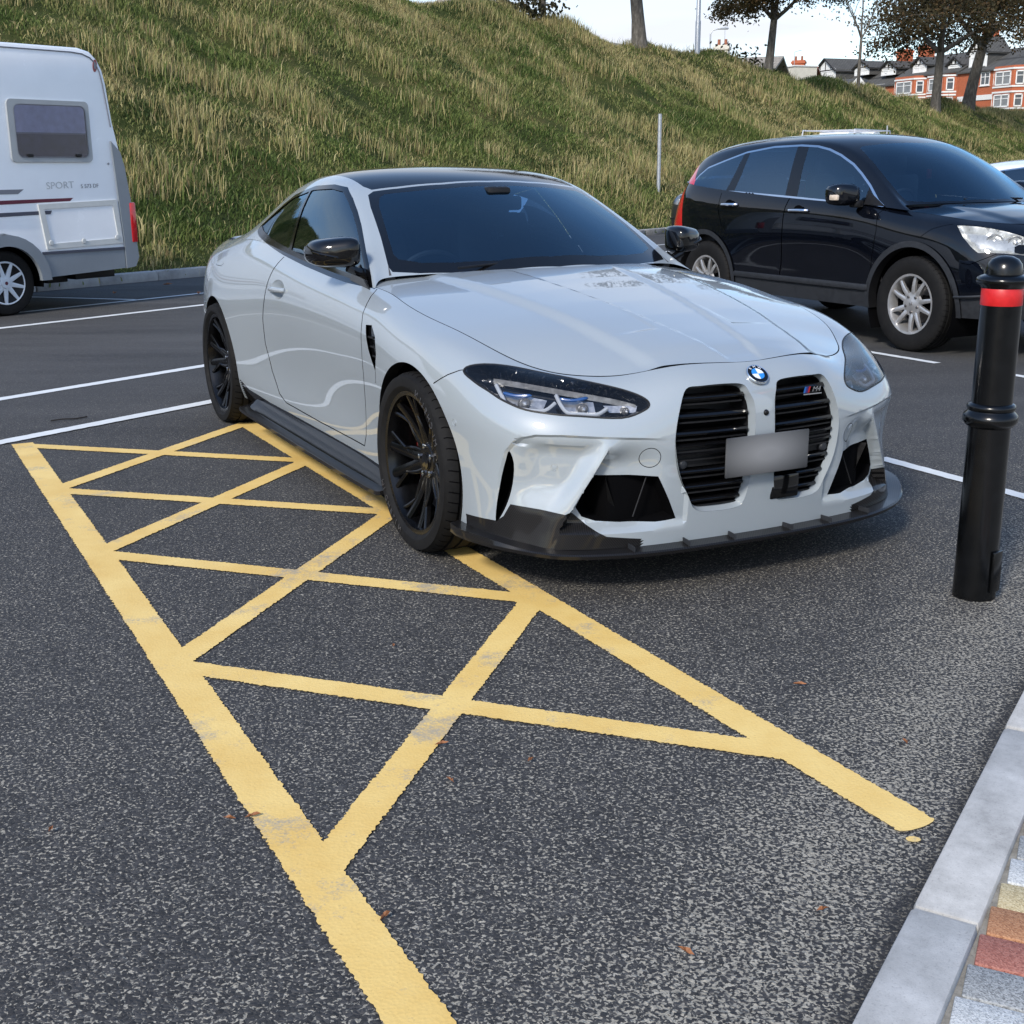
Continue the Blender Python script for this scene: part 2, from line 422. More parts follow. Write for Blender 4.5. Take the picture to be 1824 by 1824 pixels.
def sheet(C, ru, rv, ulo='end', uhi='end', vlo='end', vhi='end'):
    """C[u][v] = xyz -> P[nu,nv,3]"""
    C = pad(pad(C, 0, ulo, uhi), 1, vlo, vhi)
    A = bs_basis(C.shape[0], ru); B = bs_basis(C.shape[1], rv)
    return np.einsum('ai,bj,ijk->abk', A, B, C)
def curve(C, r, lo='end', hi='end'):
    C = pad(C, 0, lo, hi)
    return bs_basis(C.shape[0], r) @ C
def grid_normals(P):
    du = np.gradient(P, axis=0); dv = np.gradient(P, axis=1)
    N = np.cross(du, dv)
    return N / np.maximum(np.linalg.norm(N, axis=2, keepdims=True), 1e-12)
class Sheet:
    def __init__(s, C, ulo='end', uhi='end', vlo='end', vhi='end', su=0.2, sv=0.1, disp=None):
        s.C = pad(pad(C, 0, ulo, uhi), 1, vlo, vhi); s.nu = len(C) - 1; s.nv = len(C[0]) - 1
        s.su = su; s.sv = sv; s.disp = disp
        s.gu, s.gv = np.meshgrid(np.linspace(0, s.nu, s.nu * 6 + 1), np.linspace(0, s.nv, s.nv * 6 + 1), indexing='ij')
        s.gP = s.base(s.gu.ravel(), s.gv.ravel())
    @staticmethod
    def _w(t):
        return np.stack([(1 - t) ** 3 / 6, (3 * t ** 3 - 6 * t * t + 4) / 6, (-3 * t ** 3 + 3 * t * t + 3 * t + 1) / 6, t ** 3 / 6], -1)
    def base(s, u, v):
        u = np.clip(np.asarray(u, float), 0, s.nu); v = np.clip(np.asarray(v, float), 0, s.nv)
        iu = np.minimum(u.astype(int), s.nu - 1); iv = np.minimum(v.astype(int), s.nv - 1)
        wu = s._w(u - iu); wv = s._w(v - iv); P = np.zeros((len(u), 3))
        for a in range(4):
            for b in range(4):
                P += (wu[:, a] * wv[:, b])[:, None] * s.C[iu + a, iv + b]
        return P
    def nrm(s, u, v, e=0.004):
        u = np.asarray(u, float); v = np.asarray(v, float)
        du = s.base(u + e, v) - s.base(u - e, v); dv = s.base(u, v + e) - s.base(u, v - e)
        n = np.cross(du, dv); return n / np.maximum(np.linalg.norm(n, axis=1, keepdims=True), 1e-12)
    def inv(s, T, w=(1, 1, 1), ur=None, vr=None):
        """targets -> (u, v), metric weights per axis; |y| is used"""
        T = np.asarray(T, float).copy(); T[:, 1] = np.abs(T[:, 1]); w = np.array(w, float)
        ok = np.ones(len(s.gP), bool)
        if ur: ok &= (s.gu.ravel() >= ur[0]) & (s.gu.ravel() <= ur[1])
        if vr: ok &= (s.gv.ravel() >= vr[0]) & (s.gv.ravel() <= vr[1])
        G = s.gP[ok]; GU = s.gu.ravel()[ok]; GV = s.gv.ravel()[ok]
        out = []
        for t in T:
            i = (((G - t) * w) ** 2).sum(1).argmin(); out.append((GU[i], GV[i]))
        out = np.array(out)
        for it in range(12):
            u, v = out[:, 0], out[:, 1]; e = 1e-3
            r = (s.base(u, v) - T) * w
            Ju = (s.base(u + e, v) - s.base(u - e, v)) / (2 * e) * w; Jv = (s.base(u, v + e) - s.base(u, v - e)) / (2 * e) * w
            a = (Ju * Ju).sum(1) + 1e-7; b = (Ju * Jv).sum(1); d = (Jv * Jv).sum(1) + 1e-7
            ru = (Ju * r).sum(1); rv = (Jv * r).sum(1); det = a * d - b * b + 1e-12
            st = np.stack([(d * ru - b * rv) / det, (a * rv - b * ru) / det], 1)
            out = out - np.clip(st, -0.3, 0.3)
            out[:, 0] = np.clip(out[:, 0], 0, s.nu); out[:, 1] = np.clip(out[:, 1], 0, s.nv)
        return out
    def strip(s, uv, w=0.002):
        """thin closed polygon around an open uv polyline"""
        q = np.asarray(uv) * np.array([s.su, s.sv]); t = np.gradient(q, axis=0); t /= np.maximum(np.linalg.norm(t, axis=1, keepdims=True), 1e-9)
        n = np.stack([-t[:, 1], t[:, 0]], 1) * w
        return np.concatenate([q + n, (q - n)[::-1]]) / np.array([s.su, s.sv])
    def build(s, us, vs, loops, lines=(), regions=(), default='body'):
        """lattice us x vs + closed loops + open lines -> {tag: (V, F, N, UV)}; regions = [(tag, loop or fn(uv)->mask)] first match wins"""
        sc = np.array([s.su, s.sv])
        gu, gv = np.meshgrid(us, vs, indexing='ij'); L = np.stack([gu.ravel(), gv.ravel()], 1)
        pts = [L]; edges = []; n = len(L)
        # drop lattice points that almost touch a loop
        allp = [np.asarray(l) for l in loops] + [np.asarray(l) for l in lines]
        if allp:
            Q = np.concatenate(allp) * sc; keep = np.ones(len(L), bool)
            for i in range(0, len(Q), 400):
                d = ((L[:, None] * sc - Q[None, i:i + 400]) ** 2).sum(2).min(1); keep &= d > 0.0035 ** 2
            edge = (np.abs(L[:, 0] - us[0]) < 1e-9) | (np.abs(L[:, 0] - us[-1]) < 1e-9) | (np.abs(L[:, 1] - vs[0]) < 1e-9) | (np.abs(L[:, 1] - vs[-1]) < 1e-9)
            L = L[keep | edge]; pts = [L]; n = len(L)
        for l in loops:
            l = np.asarray(l); m = len(l); edges += [(n + i, n + (i + 1) % m) for i in range(m)]; pts.append(l); n += m
        for l in lines:
            l = np.asarray(l); m = len(l); edges += [(n + i, n + i + 1) for i in range(m - 1)]; pts.append(l); n += m
        X = np.concatenate(pts) * sc
        r = delaunay_2d_cdt([Vector(p) for p in X.tolist()], edges, [], 0, 1e-5)
        UV = np.array([v[:] for v in r[0]]) / sc; F = np.array([f for f in r[2] if len(f) == 3])
        cen = UV[F].mean(1)
        okf = (cen[:, 0] > us[0]) & (cen[:, 0] < us[-1]) & (cen[:, 1] > vs[0]) & (cen[:, 1] < vs[-1])
        F = F[okf]; cen = cen[okf]
        P = s.base(UV[:, 0], UV[:, 1]); N = s.nrm(UV[:, 0], UV[:, 1])
        # orientation: outward = +y side / up for this half
        fn = np.cross(P[F[:, 1]] - P[F[:, 0]], P[F[:, 2]] - P[F[:, 0]])
        flip = (fn * N[F].mean(1)).sum(1) < 0
        F[flip] = F[flip][:, ::-1]
        lab = np.array([default] * len(F), dtype=object); done = np.zeros(len(F), bool)
        for tg, reg in regions:
            m = (reg(cen) if callable(reg) else inside(np.asarray(reg) * sc, cen * sc)) & ~done
            lab[m] = tg; done |= m
        if s.disp is not None: P = s.disp(P, N, UV)
        out = {}
        for tg in set(lab.tolist()):
            f = F[lab == tg]; idx, invm = np.unique(f, return_inverse=True)
            out[tg] = (P[idx], invm.reshape(-1, 3), N[idx], UV[idx])
        return out
def mirrored(V, F, N=None):
    k = np.array([1, -1, 1.0])
    return np.asarray(V) * k, [tuple(f)[::-1] for f in F], (None if N is None else np.asarray(N) * k)
def both(piece):
    """weld a half piece and its mirror image into one mesh"""
    V, F, N = piece[0], piece[1], piece[2]
    V2, F2, N2 = mirrored(V, F, N); n = len(V)
    return np.concatenate([V, V2]), [tuple(f) for f in F] + [tuple(i + n for i in f) for f in F2], np.concatenate([N, N2])
def components(F, V):
    key = {}; rep = np.zeros(len(V), int)
    for i, v in enumerate(np.round(np.asarray(V), 4)):
        rep[i] = key.setdefault(tuple(v), i)
    par = list(range(len(V)))
    def find(a):
        while par[a] != a: par[a] = par[par[a]]; a = par[a]
        return a
    for f in F:
        r0 = find(rep[f[0]])
        for i in f[1:]: par[find(rep[i])] = r0
    g = {}
    for f in F: g.setdefault(find(rep[f[0]]), []).append(f)
    return list(g.values())
def put_split(name, V, F, N, mat, parent, exact=True, angle=24):
    """every connected piece becomes a part of its own"""
    out = []
    V = np.asarray(V); N = np.asarray(N)
    for fs in components([tuple(f) for f in F], V):
        idx = sorted({i for f in fs for i in f}); mp = {a: b for b, a in enumerate(idx)}
        out.append(mesh_obj(name, V[idx], [tuple(mp[i] for i in f) for f in fs], mat, parent, True, angle, N[idx] if exact else None))
    return out
def loop_wall(name, loop, vec, mat, parent, steps=1, shrink=1.0, closed=True, cap=False):
    """wall running inward from a 3D outline; vec = direction * depth (one vector or one per point)"""
    L = np.asarray(loop, float); n = len(L); vec = np.asarray(vec, float)
    if vec.ndim == 1: vec = np.repeat(vec[None], n, 0)
    c = L.mean(0); V = [L]
    for k in range(1, steps + 1):
        f = k / steps; V.append(c + (L - c) * (1 + (shrink - 1) * f) + vec * f)
    V = np.concatenate(V); F = []
    for k in range(steps):
        for i in range(n if closed else n - 1):
            j = (i + 1) % n; F.append((k * n + i, k * n + j, (k + 1) * n + j, (k + 1) * n + i))
    if cap: F.append(tuple(steps * n + i for i in range(n)))
    return mesh_obj(name, V, F, mat, parent, True, 40)
# ---------------------------------------------------------------- car park: ground, kerbs, paint
random.seed(7); RNG = np.random.default_rng(7)
RD = R(53.8); DX = np.array([math.cos(RD), math.sin(RD)]); NX = np.array([-DX[1], DX[0]])      # along the road / across it, away from the camera
def road(d, n, z=0.0):
    p = DX * d + NX * n; return (float(p[0]), float(p[1]), z)
def asphalt():
    m, t, b = nt('asphalt'); setp(b, rough=0.78, spec=0.35)
    c = coords(t, 'Object')
    vor = node(t, 'ShaderNodeTexVoronoi', Scale=92.0, Randomness=1.0, _feature='DISTANCE_TO_EDGE'); t.links.new(c, vor.inputs['Vector'])
    vf = node(t, 'ShaderNodeTexVoronoi', Scale=92.0, Randomness=1.0); t.links.new(c, vf.inputs['Vector'])
    warp = node(t, 'ShaderNodeTexNoise', Scale=55.0, Detail=3.0, Roughness=0.6); t.links.new(c, warp.inputs['Vector'])
    big = node(t, 'ShaderNodeTexNoise', Scale=0.9, Detail=6.0, Roughness=0.62); t.links.new(c, big.inputs['Vector'])
    mid = node(t, 'ShaderNodeTexNoise', Scale=7.0, Detail=6.0, Roughness=0.65); t.links.new(c, mid.inputs['Vector'])
    # drifts of blown sand: thicker towards the kerb on the right
    sp = t.nodes.new('ShaderNodeSeparateXYZ'); t.links.new(c, sp.inputs[0])
    kd = math_n(t, 'SUBTRACT', math_n(t, 'MULTIPLY', sp.outputs['X'], 0.853), math_n(t, 'MULTIPLY', sp.outputs['Y'], 0.522))   # metres right of the kerb line's parallel
    drift = ramp(t, math_n(t, 'ADD', math_n(t, 'MULTIPLY', kd, 0.22), 0.62), [(0.0, (0.25,) * 3), (0.35, (0.45,) * 3), (0.62, (0.75,) * 3), (1.0, (1.0,) * 3)])
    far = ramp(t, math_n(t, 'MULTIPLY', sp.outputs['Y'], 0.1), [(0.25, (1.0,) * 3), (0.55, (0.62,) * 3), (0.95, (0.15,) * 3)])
    amt = math_n(t, 'ADD', math_n(t, 'MULTIPLY', drift.outputs[0], 0.55), math_n(t, 'MULTIPLY', big.outputs['Fac'], 0.50))
    # a drift of sand along the kerb and a darker gutter strip right against it
    kw = math_n(t, 'ADD', kd, math_n(t, 'MULTIPLY', math_n(t, 'SUBTRACT', mid.outputs['Fac'], 0.5), 0.16))
    band = ramp(t, math_n(t, 'ADD', math_n(t, 'MULTIPLY', math_n(t, 'ADD', kw, 0.442), 1.0), 1.0), [(0.45, (0,) * 3), (0.80, (0.34,) * 3), (0.95, (0.15,) * 3), (0.99, (0,) * 3)])
    gut = ramp(t, math_n(t, 'ADD', math_n(t, 'ADD', kw, 0.442), 1.0), [(0.955, (0,) * 3), (0.985, (0.65,) * 3)])
    amt = math_n(t, 'ADD', amt, band.outputs[0])
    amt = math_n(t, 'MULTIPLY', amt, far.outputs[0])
    amt = math_n(t, 'ADD', amt, math_n(t, 'MULTIPLY', math_n(t, 'SUBTRACT', mid.outputs['Fac'], 0.5), 0.55))
    # sand lies in the voids between the chippings: wormy blobs rather than outlines
    w1 = node(t, 'ShaderNodeTexNoise', Scale=118.0, Detail=2.5, Roughness=0.55, Distortion=0.6); t.links.new(c, w1.inputs['Vector'])
    vv = math_n(t, 'SUBTRACT', w1.outputs['Fac'], math_n(t, 'MULTIPLY', vor.outputs['Distance'], 0.16))
    thr = math_n(t, 'SUBTRACT', 0.645, math_n(t, 'MULTIPLY', amt, 0.185))
    sandm = ramp(t, math_n(t, 'ADD', math_n(t, 'MULTIPLY', math_n(t, 'SUBTRACT', vv, thr), 7.0), 0.5), [(0.35, (0,) * 3), (0.75, (1,) * 3)])
    stone = ramp(t, vf.outputs['Color'], [(0.1, (0.015, 0.0145, 0.0145)), (0.55, (0.034, 0.033, 0.033)), (0.95, (0.070, 0.067, 0.065))])
    stone2 = mixc(t, math_n(t, 'MULTIPLY', big.outputs['Fac'], 0.5), stone.outputs[0], (0.056, 0.054, 0.054))
    sandc = ramp(t, warp.outputs['Fac'], [(0.3, (0.20, 0.183, 0.15)), (0.75, (0.43, 0.395, 0.325))])
    col = mixc(t, sandm.outputs[0], stone2, sandc.outputs[0])
    # pale scuffs and darker oily spots
    sc = node(t, 'ShaderNodeTexNoise', Scale=1.7, Detail=9.0, Roughness=0.72); t.links.new(c, sc.inputs['Vector'])
    scr = ramp(t, sc.outputs['Fac'], [(0.60, (0,) * 3), (0.80, (0.42,) * 3)])
    col = mixc(t, scr.outputs[0], col, (0.125, 0.118, 0.108))
    oil = node(t, 'ShaderNodeTexNoise', Scale=0.55, Detail=4.0, Roughness=0.55); 
    mp = node(t, 'ShaderNodeMapping'); mp.inputs['Location'].default_value = (13, 4, 0); t.links.new(c, mp.inputs[0]); t.links.new(mp.outputs[0], oil.inputs['Vector'])
    oilr = ramp(t, oil.outputs['Fac'], [(0.58, (0,) * 3), (0.74, (0.55,) * 3)])
    col = mixc(t, oilr.outputs[0], col, (0.024, 0.024, 0.027))
    col = mixc(t, gut.outputs[0], col, (0.020, 0.020, 0.021))
    # colour turns paler with distance along Y, streaked along the direction of travel
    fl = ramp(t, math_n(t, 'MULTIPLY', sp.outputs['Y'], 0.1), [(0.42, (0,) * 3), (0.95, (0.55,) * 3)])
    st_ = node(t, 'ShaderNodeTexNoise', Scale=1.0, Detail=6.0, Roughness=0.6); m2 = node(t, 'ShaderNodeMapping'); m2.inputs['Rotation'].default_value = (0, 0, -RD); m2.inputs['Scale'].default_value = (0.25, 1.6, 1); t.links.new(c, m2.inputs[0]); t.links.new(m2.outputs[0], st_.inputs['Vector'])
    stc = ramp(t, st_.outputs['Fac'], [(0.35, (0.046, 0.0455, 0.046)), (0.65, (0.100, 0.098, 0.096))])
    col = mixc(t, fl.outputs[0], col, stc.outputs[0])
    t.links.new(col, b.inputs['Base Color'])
    h = math_n(t, 'ADD', math_n(t, 'MULTIPLY', vor.outputs['Distance'], 1.0), math_n(t, 'MULTIPLY', warp.outputs['Fac'], 0.25))
    bump(t, b, h, 0.8, 0.006)
    return m
M_ASPHALT = asphalt()
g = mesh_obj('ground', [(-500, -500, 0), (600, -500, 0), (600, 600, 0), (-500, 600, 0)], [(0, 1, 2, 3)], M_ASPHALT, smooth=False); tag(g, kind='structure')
def road_paint(name, col, col2, wear):
    m, t, b = nt(name); setp(b, rough=0.62, spec=0.4)
    c = coords(t, 'Object')
    n = node(t, 'ShaderNodeTexNoise', Scale=3.0, Detail=8.0, Roughness=0.65); t.links.new(c, n.inputs['Vector'])
    f = node(t, 'ShaderNodeTexNoise', Scale=160.0, Detail=4.0, Roughness=0.6); t.links.new(c, f.inputs['Vector'])
    v = node(t, 'ShaderNodeTexVoronoi', Scale=118.0); t.links.new(c, v.inputs['Vector'])
    base = ramp(t, n.outputs['Fac'], [(0.3, col), (0.72, col2)])
    spk = ramp(t, f.outputs['Fac'], [(0.62, (0,) * 3), (0.75, (0.55,) * 3)])
    cc = mixc(t, spk.outputs[0], base.outputs[0], tuple(x * 0.55 for x in col))
    # worn through where traffic crosses
    w = node(t, 'ShaderNodeTexNoise', Scale=2.3, Detail=10.0, Roughness=0.75); t.links.new(c, w.inputs['Vector'])
    wr = ramp(t, math_n(t, 'ADD', w.outputs['Fac'], math_n(t, 'MULTIPLY', f.outputs['Fac'], 0.25)), [(0.80 - wear, (0,) * 3), (0.90 - wear, (0.75,) * 3)])
    cc = mixc(t, wr.outputs[0], cc, (0.30, 0.285, 0.25)); t.links.new(cc, b.inputs['Base Color'])
    bump(t, b, math_n(t, 'ADD', v.outputs['Distance'], math_n(t, 'MULTIPLY', f.outputs['Fac'], 0.5)), 0.18, 0.003)
    return m
M_YELLOW = road_paint('yellow_road_paint', (0.67, 0.43, 0.12), (0.80, 0.585, 0.22), 0.125)
M_WHITELINE = road_paint('white_road_paint', (0.60, 0.62, 0.62), (0.74, 0.75, 0.74), 0.03)
def ragged(p0, p1, w, amp=.0035, step=.006, rnd0=False):
    p0 = np.array(p0, float); p1 = np.array(p1, float); L = np.linalg.norm(p1 - p0); d = (p1 - p0) / L; nn = np.array([-d[1], d[0]])
    k = max(4, int(L / step)); out = []
    for sgn in (1, -1):
        ts = np.linspace(0, 1, k + 1)[::sgn]
        off = w / 2 + amp * np.clip(RNG.standard_normal(k + 1) * .55, -1.6, 1.6) + amp * .6 * np.interp(ts * L, np.arange(0, L + .06, .05), RNG.random(len(np.arange(0, L + .06, .05))) - .5)
        for t_, o in zip(ts, off): out.append(p0 + d * L * t_ + nn * o * sgn)
        if sgn == 1 and rnd0:
            for a in np.linspace(PI / 2, -PI / 2, 10)[1:-1]: out.append(p1 + (d * math.cos(a) * .30 + nn * math.sin(a)) * w / 2 * (1 + .05 * RNG.random()))
    return np.array(out)
def union_mesh(name, polys, mat, z=.004):
    """flat mesh covering the union of several outlines"""
    V = []; E = []
    for p in polys:
        n = len(V); V += [tuple(q) for q in p]; E += [(n + i, n + (i + 1) % len(p)) for i in range(len(p))]
    r = delaunay_2d_cdt([Vector(v) for v in V], E, [], 0, 1e-6)
    XY = np.array([v[:] for v in r[0]]); F = np.array([f for f in r[2] if len(f) == 3]); c = XY[F].mean(1); ok = np.zeros(len(F), bool)
    for p in polys: ok |= inside(p, c)
    F = F[ok]; fn = np.cross(XY[F[:, 1]] - XY[F[:, 0]], XY[F[:, 2]] - XY[F[:, 0]]); F[fn < 0] = F[fn < 0][:, ::-1]
    o = mesh_obj(name, np.column_stack([XY, np.full(len(XY), z)]), F, mat, smooth=False); return o
LA = np.array([.4595, -.8882])                     # direction of the bay lines
L1a, L1b = np.array([-2.60, 6.475]), np.array([-.162, 1.789]); L2a, L2b = np.array([-1.515, 6.985]), np.array([.872, 2.427])
L1b = L1b + LA * 1.0
def on(a, s): return a + (LA * (s - a @ LA))
ns = [-6.89, -5.80, -4.70, -3.45, -2.17]
polys = [ragged(L1a, L1b, .108), ragged(L2a, L2b, .104, rnd0=True)]
for i in range(5):
    if i < 4: polys.append(ragged(on(L1a, ns[i]), on(L2a, ns[i + 1]), .088)); polys.append(ragged(on(L1a, ns[i + 1]), on(L2a, ns[i]), .088))
polys.append(np.array([(.848 + .016 * math.cos(a), 2.365 + .012 * math.sin(a)) for a in np.linspace(0, 2 * PI, 10, endpoint=False)]))
hz = union_mesh('yellow_hatching', polys, M_YELLOW); tag(hz, kind='structure')
def white_line(p0, p1, w, z=.004):
    o = union_mesh('white_line', [ragged(p0, p1, w, .003, .03)], M_WHITELINE, z); tag(o, kind='structure'); return o
white_line(road(1.6, 6.04)[:2], road(9.6, 6.04)[:2], .10, .006)
white_line(road(1.6, 7.25)[:2], road(26, 7.25)[:2], .10)
white_line(road(3, 10.68)[:2], road(30, 10.68)[:2], .10)
white_line(road(3, 11.75)[:2], road(30, 11.75)[:2], .07)
for dd_ in (9.0, 14.6, 20.2): white_line(road(dd_ - .62, 13.5)[:2], road(dd_ - .05, 11.8)[:2], .07)
white_line((1.815, 5.96), (2.30, 5.04), .075)
white_line((1.30, 7.0), (1.55, 6.5), .07)
white_line((2.70, 9.72), (3.10, 8.99), .07); white_line((3.30, 8.68), (3.75, 7.85), .07)
white_line((5.6, 9.3), (6.4, 7.7), .07)
# ---- kerb in the lower right corner, and block paving behind it
def concrete(name, a, b_, sc=9.0):
    m, t, b = nt(name); setp(b, rough=0.85, spec=0.3); c = coords(t, 'Object')
    n = node(t, 'ShaderNodeTexNoise', Scale=sc, Detail=9.0, Roughness=0.68); t.links.new(c, n.inputs['Vector'])
    f = node(t, 'ShaderNodeTexNoise', Scale=240.0, Detail=3.0, Roughness=0.6); t.links.new(c, f.inputs['Vector'])
    r = ramp(t, n.outputs['Fac'], [(0.28, tuple(x * .62 for x in a)), (0.45, a), (0.72, b_)])
    pit = ramp(t, f.outputs['Fac'], [(0.30, (0.75,) * 3), (0.42, (1,) * 3)])
    t.links.new(mixc(t, 1.0, r.outputs[0], pit.outputs[0], 'MULTIPLY'), b.inputs['Base Color'])
    bump(t, b, math_n(t, 'ADD', n.outputs['Fac'], math_n(t, 'MULTIPLY', f.outputs['Fac'], 0.4)), 0.35, 0.004); return m
M_KERB = concrete('kerb_concrete', (0.38, 0.375, 0.362), (0.53, 0.522, 0.505))
M_KERBFAR = concrete('far_kerb_concrete', (0.30, 0.30, 0.295), (0.44, 0.44, 0.43), 3.0)
KA = R(58.6); KD = np.array([math.cos(KA), math.sin(KA)]); KN = np.array([KD[1], -KD[0]])      # along the kerb, to its right
K0 = np.array([.57, 1.78])
kb = MB()
kerb = mesh_obj('kerb', [(*(K0 + KD * -1.6 + KN * .006), -.05), (*(K0 + KD * 14 + KN * .006), -.05), (*(K0 + KD * 14 + KN * .118), -.05), (*(K0 + KD * -1.6 + KN * .118), -.05), (*(K0 + KD * -1.6 + KN * .006), .022), (*(K0 + KD * 14 + KN * .006), .022), (*(K0 + KD * 14 + KN * .118), .022), (*(K0 + KD * -1.6 + KN * .118), .022)],
    [(0, 1, 2, 3), (4, 5, 6, 7), (0, 1, 5, 4), (3, 2, 6, 7)], M_KERBFAR, smooth=False); tag(kerb, kind='structure')
ks = MB().bbox((0, 0, -.03), (.906, .124, .12), .012); kmesh = None
for i in range(8):
    c = K0 + KD * (-1.02 + .915 * i) + KN * .062
    if kmesh is None: o = ks.build('kerb_stone', M_KERB, kerb, angle=40); kmesh = o.data
    else: o = share('kerb_stone', kmesh, kerb)
    o.location = (c[0], c[1], .0 + .002 * (i % 2)); o.rotation_euler = (0, 0, KA + .002 * ((i * 7) % 3 - 1))
def granite(name, a, b_, dark):
    m, t, b = nt(name); setp(b, rough=0.8, spec=0.3); c = coords(t, 'Object')
    v = node(t, 'ShaderNodeTexVoronoi', Scale=330.0); t.links.new(c, v.inputs['Vector'])
    n = node(t, 'ShaderNodeTexNoise', Scale=12.0, Detail=5.0, Roughness=0.6); t.links.new(c, n.inputs['Vector'])
    r = ramp(t, v.outputs['Color'], [(0.1, dark), (0.4, a), (0.85, b_)])
    t.links.new(mixc(t, math_n(t, 'MULTIPLY', n.outputs['Fac'], 0.35), r.outputs[0], tuple(x * .7 for x in a)), b.inputs['Base Color'])
    bump(t, b, v.outputs['Distance'], 0.4, 0.003); return m
PAV = [granite('grey_block', (0.26, 0.27, 0.27), (0.42, 0.43, 0.43), (0.12, 0.12, 0.125)), granite('white_block', (0.50, 0.51, 0.50), (0.68, 0.69, 0.68), (0.26, 0.27, 0.28)), granite('yellow_block', (0.52, 0.42, 0.24), (0.66, 0.57, 0.37), (0.30, 0.23, 0.12)),
       granite('orange_block', (0.38, 0.18, 0.09), (0.50, 0.27, 0.15), (0.22, 0.095, 0.05)), granite('red_block', (0.33, 0.125, 0.095), (0.44, 0.20, 0.155), (0.19, 0.07, 0.055))]
M_JOINT = concrete('joint_sand', (0.24, 0.225, 0.195), (0.33, 0.31, 0.27), 30.0)
pav = mesh_obj('pavement', [(*(K0 + KD * a + KN * b_), .0145) for a, b_ in ((-1.6, .124), (14, .124), (14, 30), (-1.6, 30))], [(0, 1, 2, 3)], M_JOINT, smooth=False); tag(pav, kind='structure')
pm = {}
seq = [2, 0, 4, 3, 1, 0, 4, 3, 2, 1, 0, 4, 1, 3, 0, 2, 1, 0, 4, 3, 0, 1, 2, 0, 4, 1]
PA = KA + R(6)          # the blocks sit a few degrees off the kerb line
for row in range(3):
    for i in range(22):
        ci = seq[(i + row * 7) % len(seq)] if row else seq[i % len(seq)]
        if ci not in pm: o = MB().bbox((0, 0, 0), (.0975, .194, .05), .004).build('paving_block', PAV[ci], pav, angle=40); pm[ci] = o.data
        else: o = share('paving_block', pm[ci], pav)
        c = K0 + KD * (-.313 + .1015 * i + (.05 if row % 2 else 0) + row * .02) + KN * (.230 + .2 * row)
        o.location = (c[0], c[1], -.004 + .0015 * ((i * 5 + row * 3) % 4)); o.rotation_euler = (0, 0, PA)
# ---- far kerb under the bank
fk = mesh_obj('roadside_kerb', [road(-30, 13.70, -.02), road(150, 13.70, -.02), road(150, 13.82, -.02), road(-30, 13.82, -.02), road(-30, 13.70, .105), road(150, 13.70, .105), road(150, 13.82, .105), road(-30, 13.82, .105)], [(0, 1, 2, 3), (4, 5, 6, 7), (0, 1, 5, 4), (3, 2, 6, 7)], M_KERBFAR, smooth=False); tag(fk, kind='structure')
fm = None
for i in range(46):
    p = road(3 + .915 * i, 13.76 + .012 * math.sin(i * 1.7), .045)
    if fm is None: o = MB().bbox((0, 0, 0), (.895, .16, .16), .02).build('kerb_stone', M_KERBFAR, fk, angle=40); fm = o.data
    else: o = share('kerb_stone', fm, fk)
    o.location = p; o.rotation_euler = (.02 * math.sin(i), 0, RD + .006 * math.sin(i * 2.3))

# ---------------------------------------------------------------- grass bank
CR_D = [-60, 0, 20, 30, 42, 51, 59, 68, 84, 110, 160]; CR_H = [6.6, 6.6, 6.5, 6.3, 5.65, 5.25, 4.75, 4.5, 4.25, 4.0, 3.8]
def bank_z(d, n):
    hc = np.interp(d, CR_D, CR_H); w = hc / math.tan(R(28)); t = np.clip((n - 13.86) / w, 0, 1.0)
    z = hc * (t ** 1.06) ; z = np.where(n > 13.86 + w, hc + (n - 13.86 - w) * .012, z)
    wob = .16 * np.sin(d * .55 + n * .3) + .12 * np.sin(d * 1.3 - n * .9) + .07 * np.sin(d * 2.7 + n * 2.1)
    return .07 + z + wob * np.clip(t * 3, 0, 1)
ds = np.concatenate([np.arange(-60, 5, 3), np.arange(5, 95, .8), np.arange(95, 200, 4)]); nn_ = np.concatenate([np.arange(13.84, 30, .5), np.array([32, 36, 42, 50, 65, 90, 130, 200, 320])])
gd, gn = np.meshgrid(ds, nn_, indexing='ij'); Zb = bank_z(gd, gn)
P = gd[..., None] * DX + gn[..., None] * NX
V = np.column_stack([P.reshape(-1, 2), Zb.ravel()]); m_ = len(nn_)
F = [(i * m_ + j, (i + 1) * m_ + j, (i + 1) * m_ + j + 1, i * m_ + j + 1) for i in range(len(ds) - 1) for j in range(m_ - 1)]
def soil():
    m, t, b = nt('bank_turf'); setp(b, rough=0.95, spec=0.1); c = coords(t, 'Object')
    n = node(t, 'ShaderNodeTexNoise', Scale=0.8, Detail=9.0, Roughness=0.7); t.links.new(c, n.inputs['Vector'])
    r = ramp(t, n.outputs['Fac'], [(0.3, (0.018, 0.026, 0.008)), (0.5, (0.04, 0.05, 0.014)), (0.7, (0.09, 0.075, 0.03))]); t.links.new(r.outputs[0], b.inputs['Base Color'])
    bump(t, b, n.outputs['Fac'], 0.8, 0.1); return m
bank = mesh_obj('grass_bank', V, F, soil()); tag(bank, kind='structure')
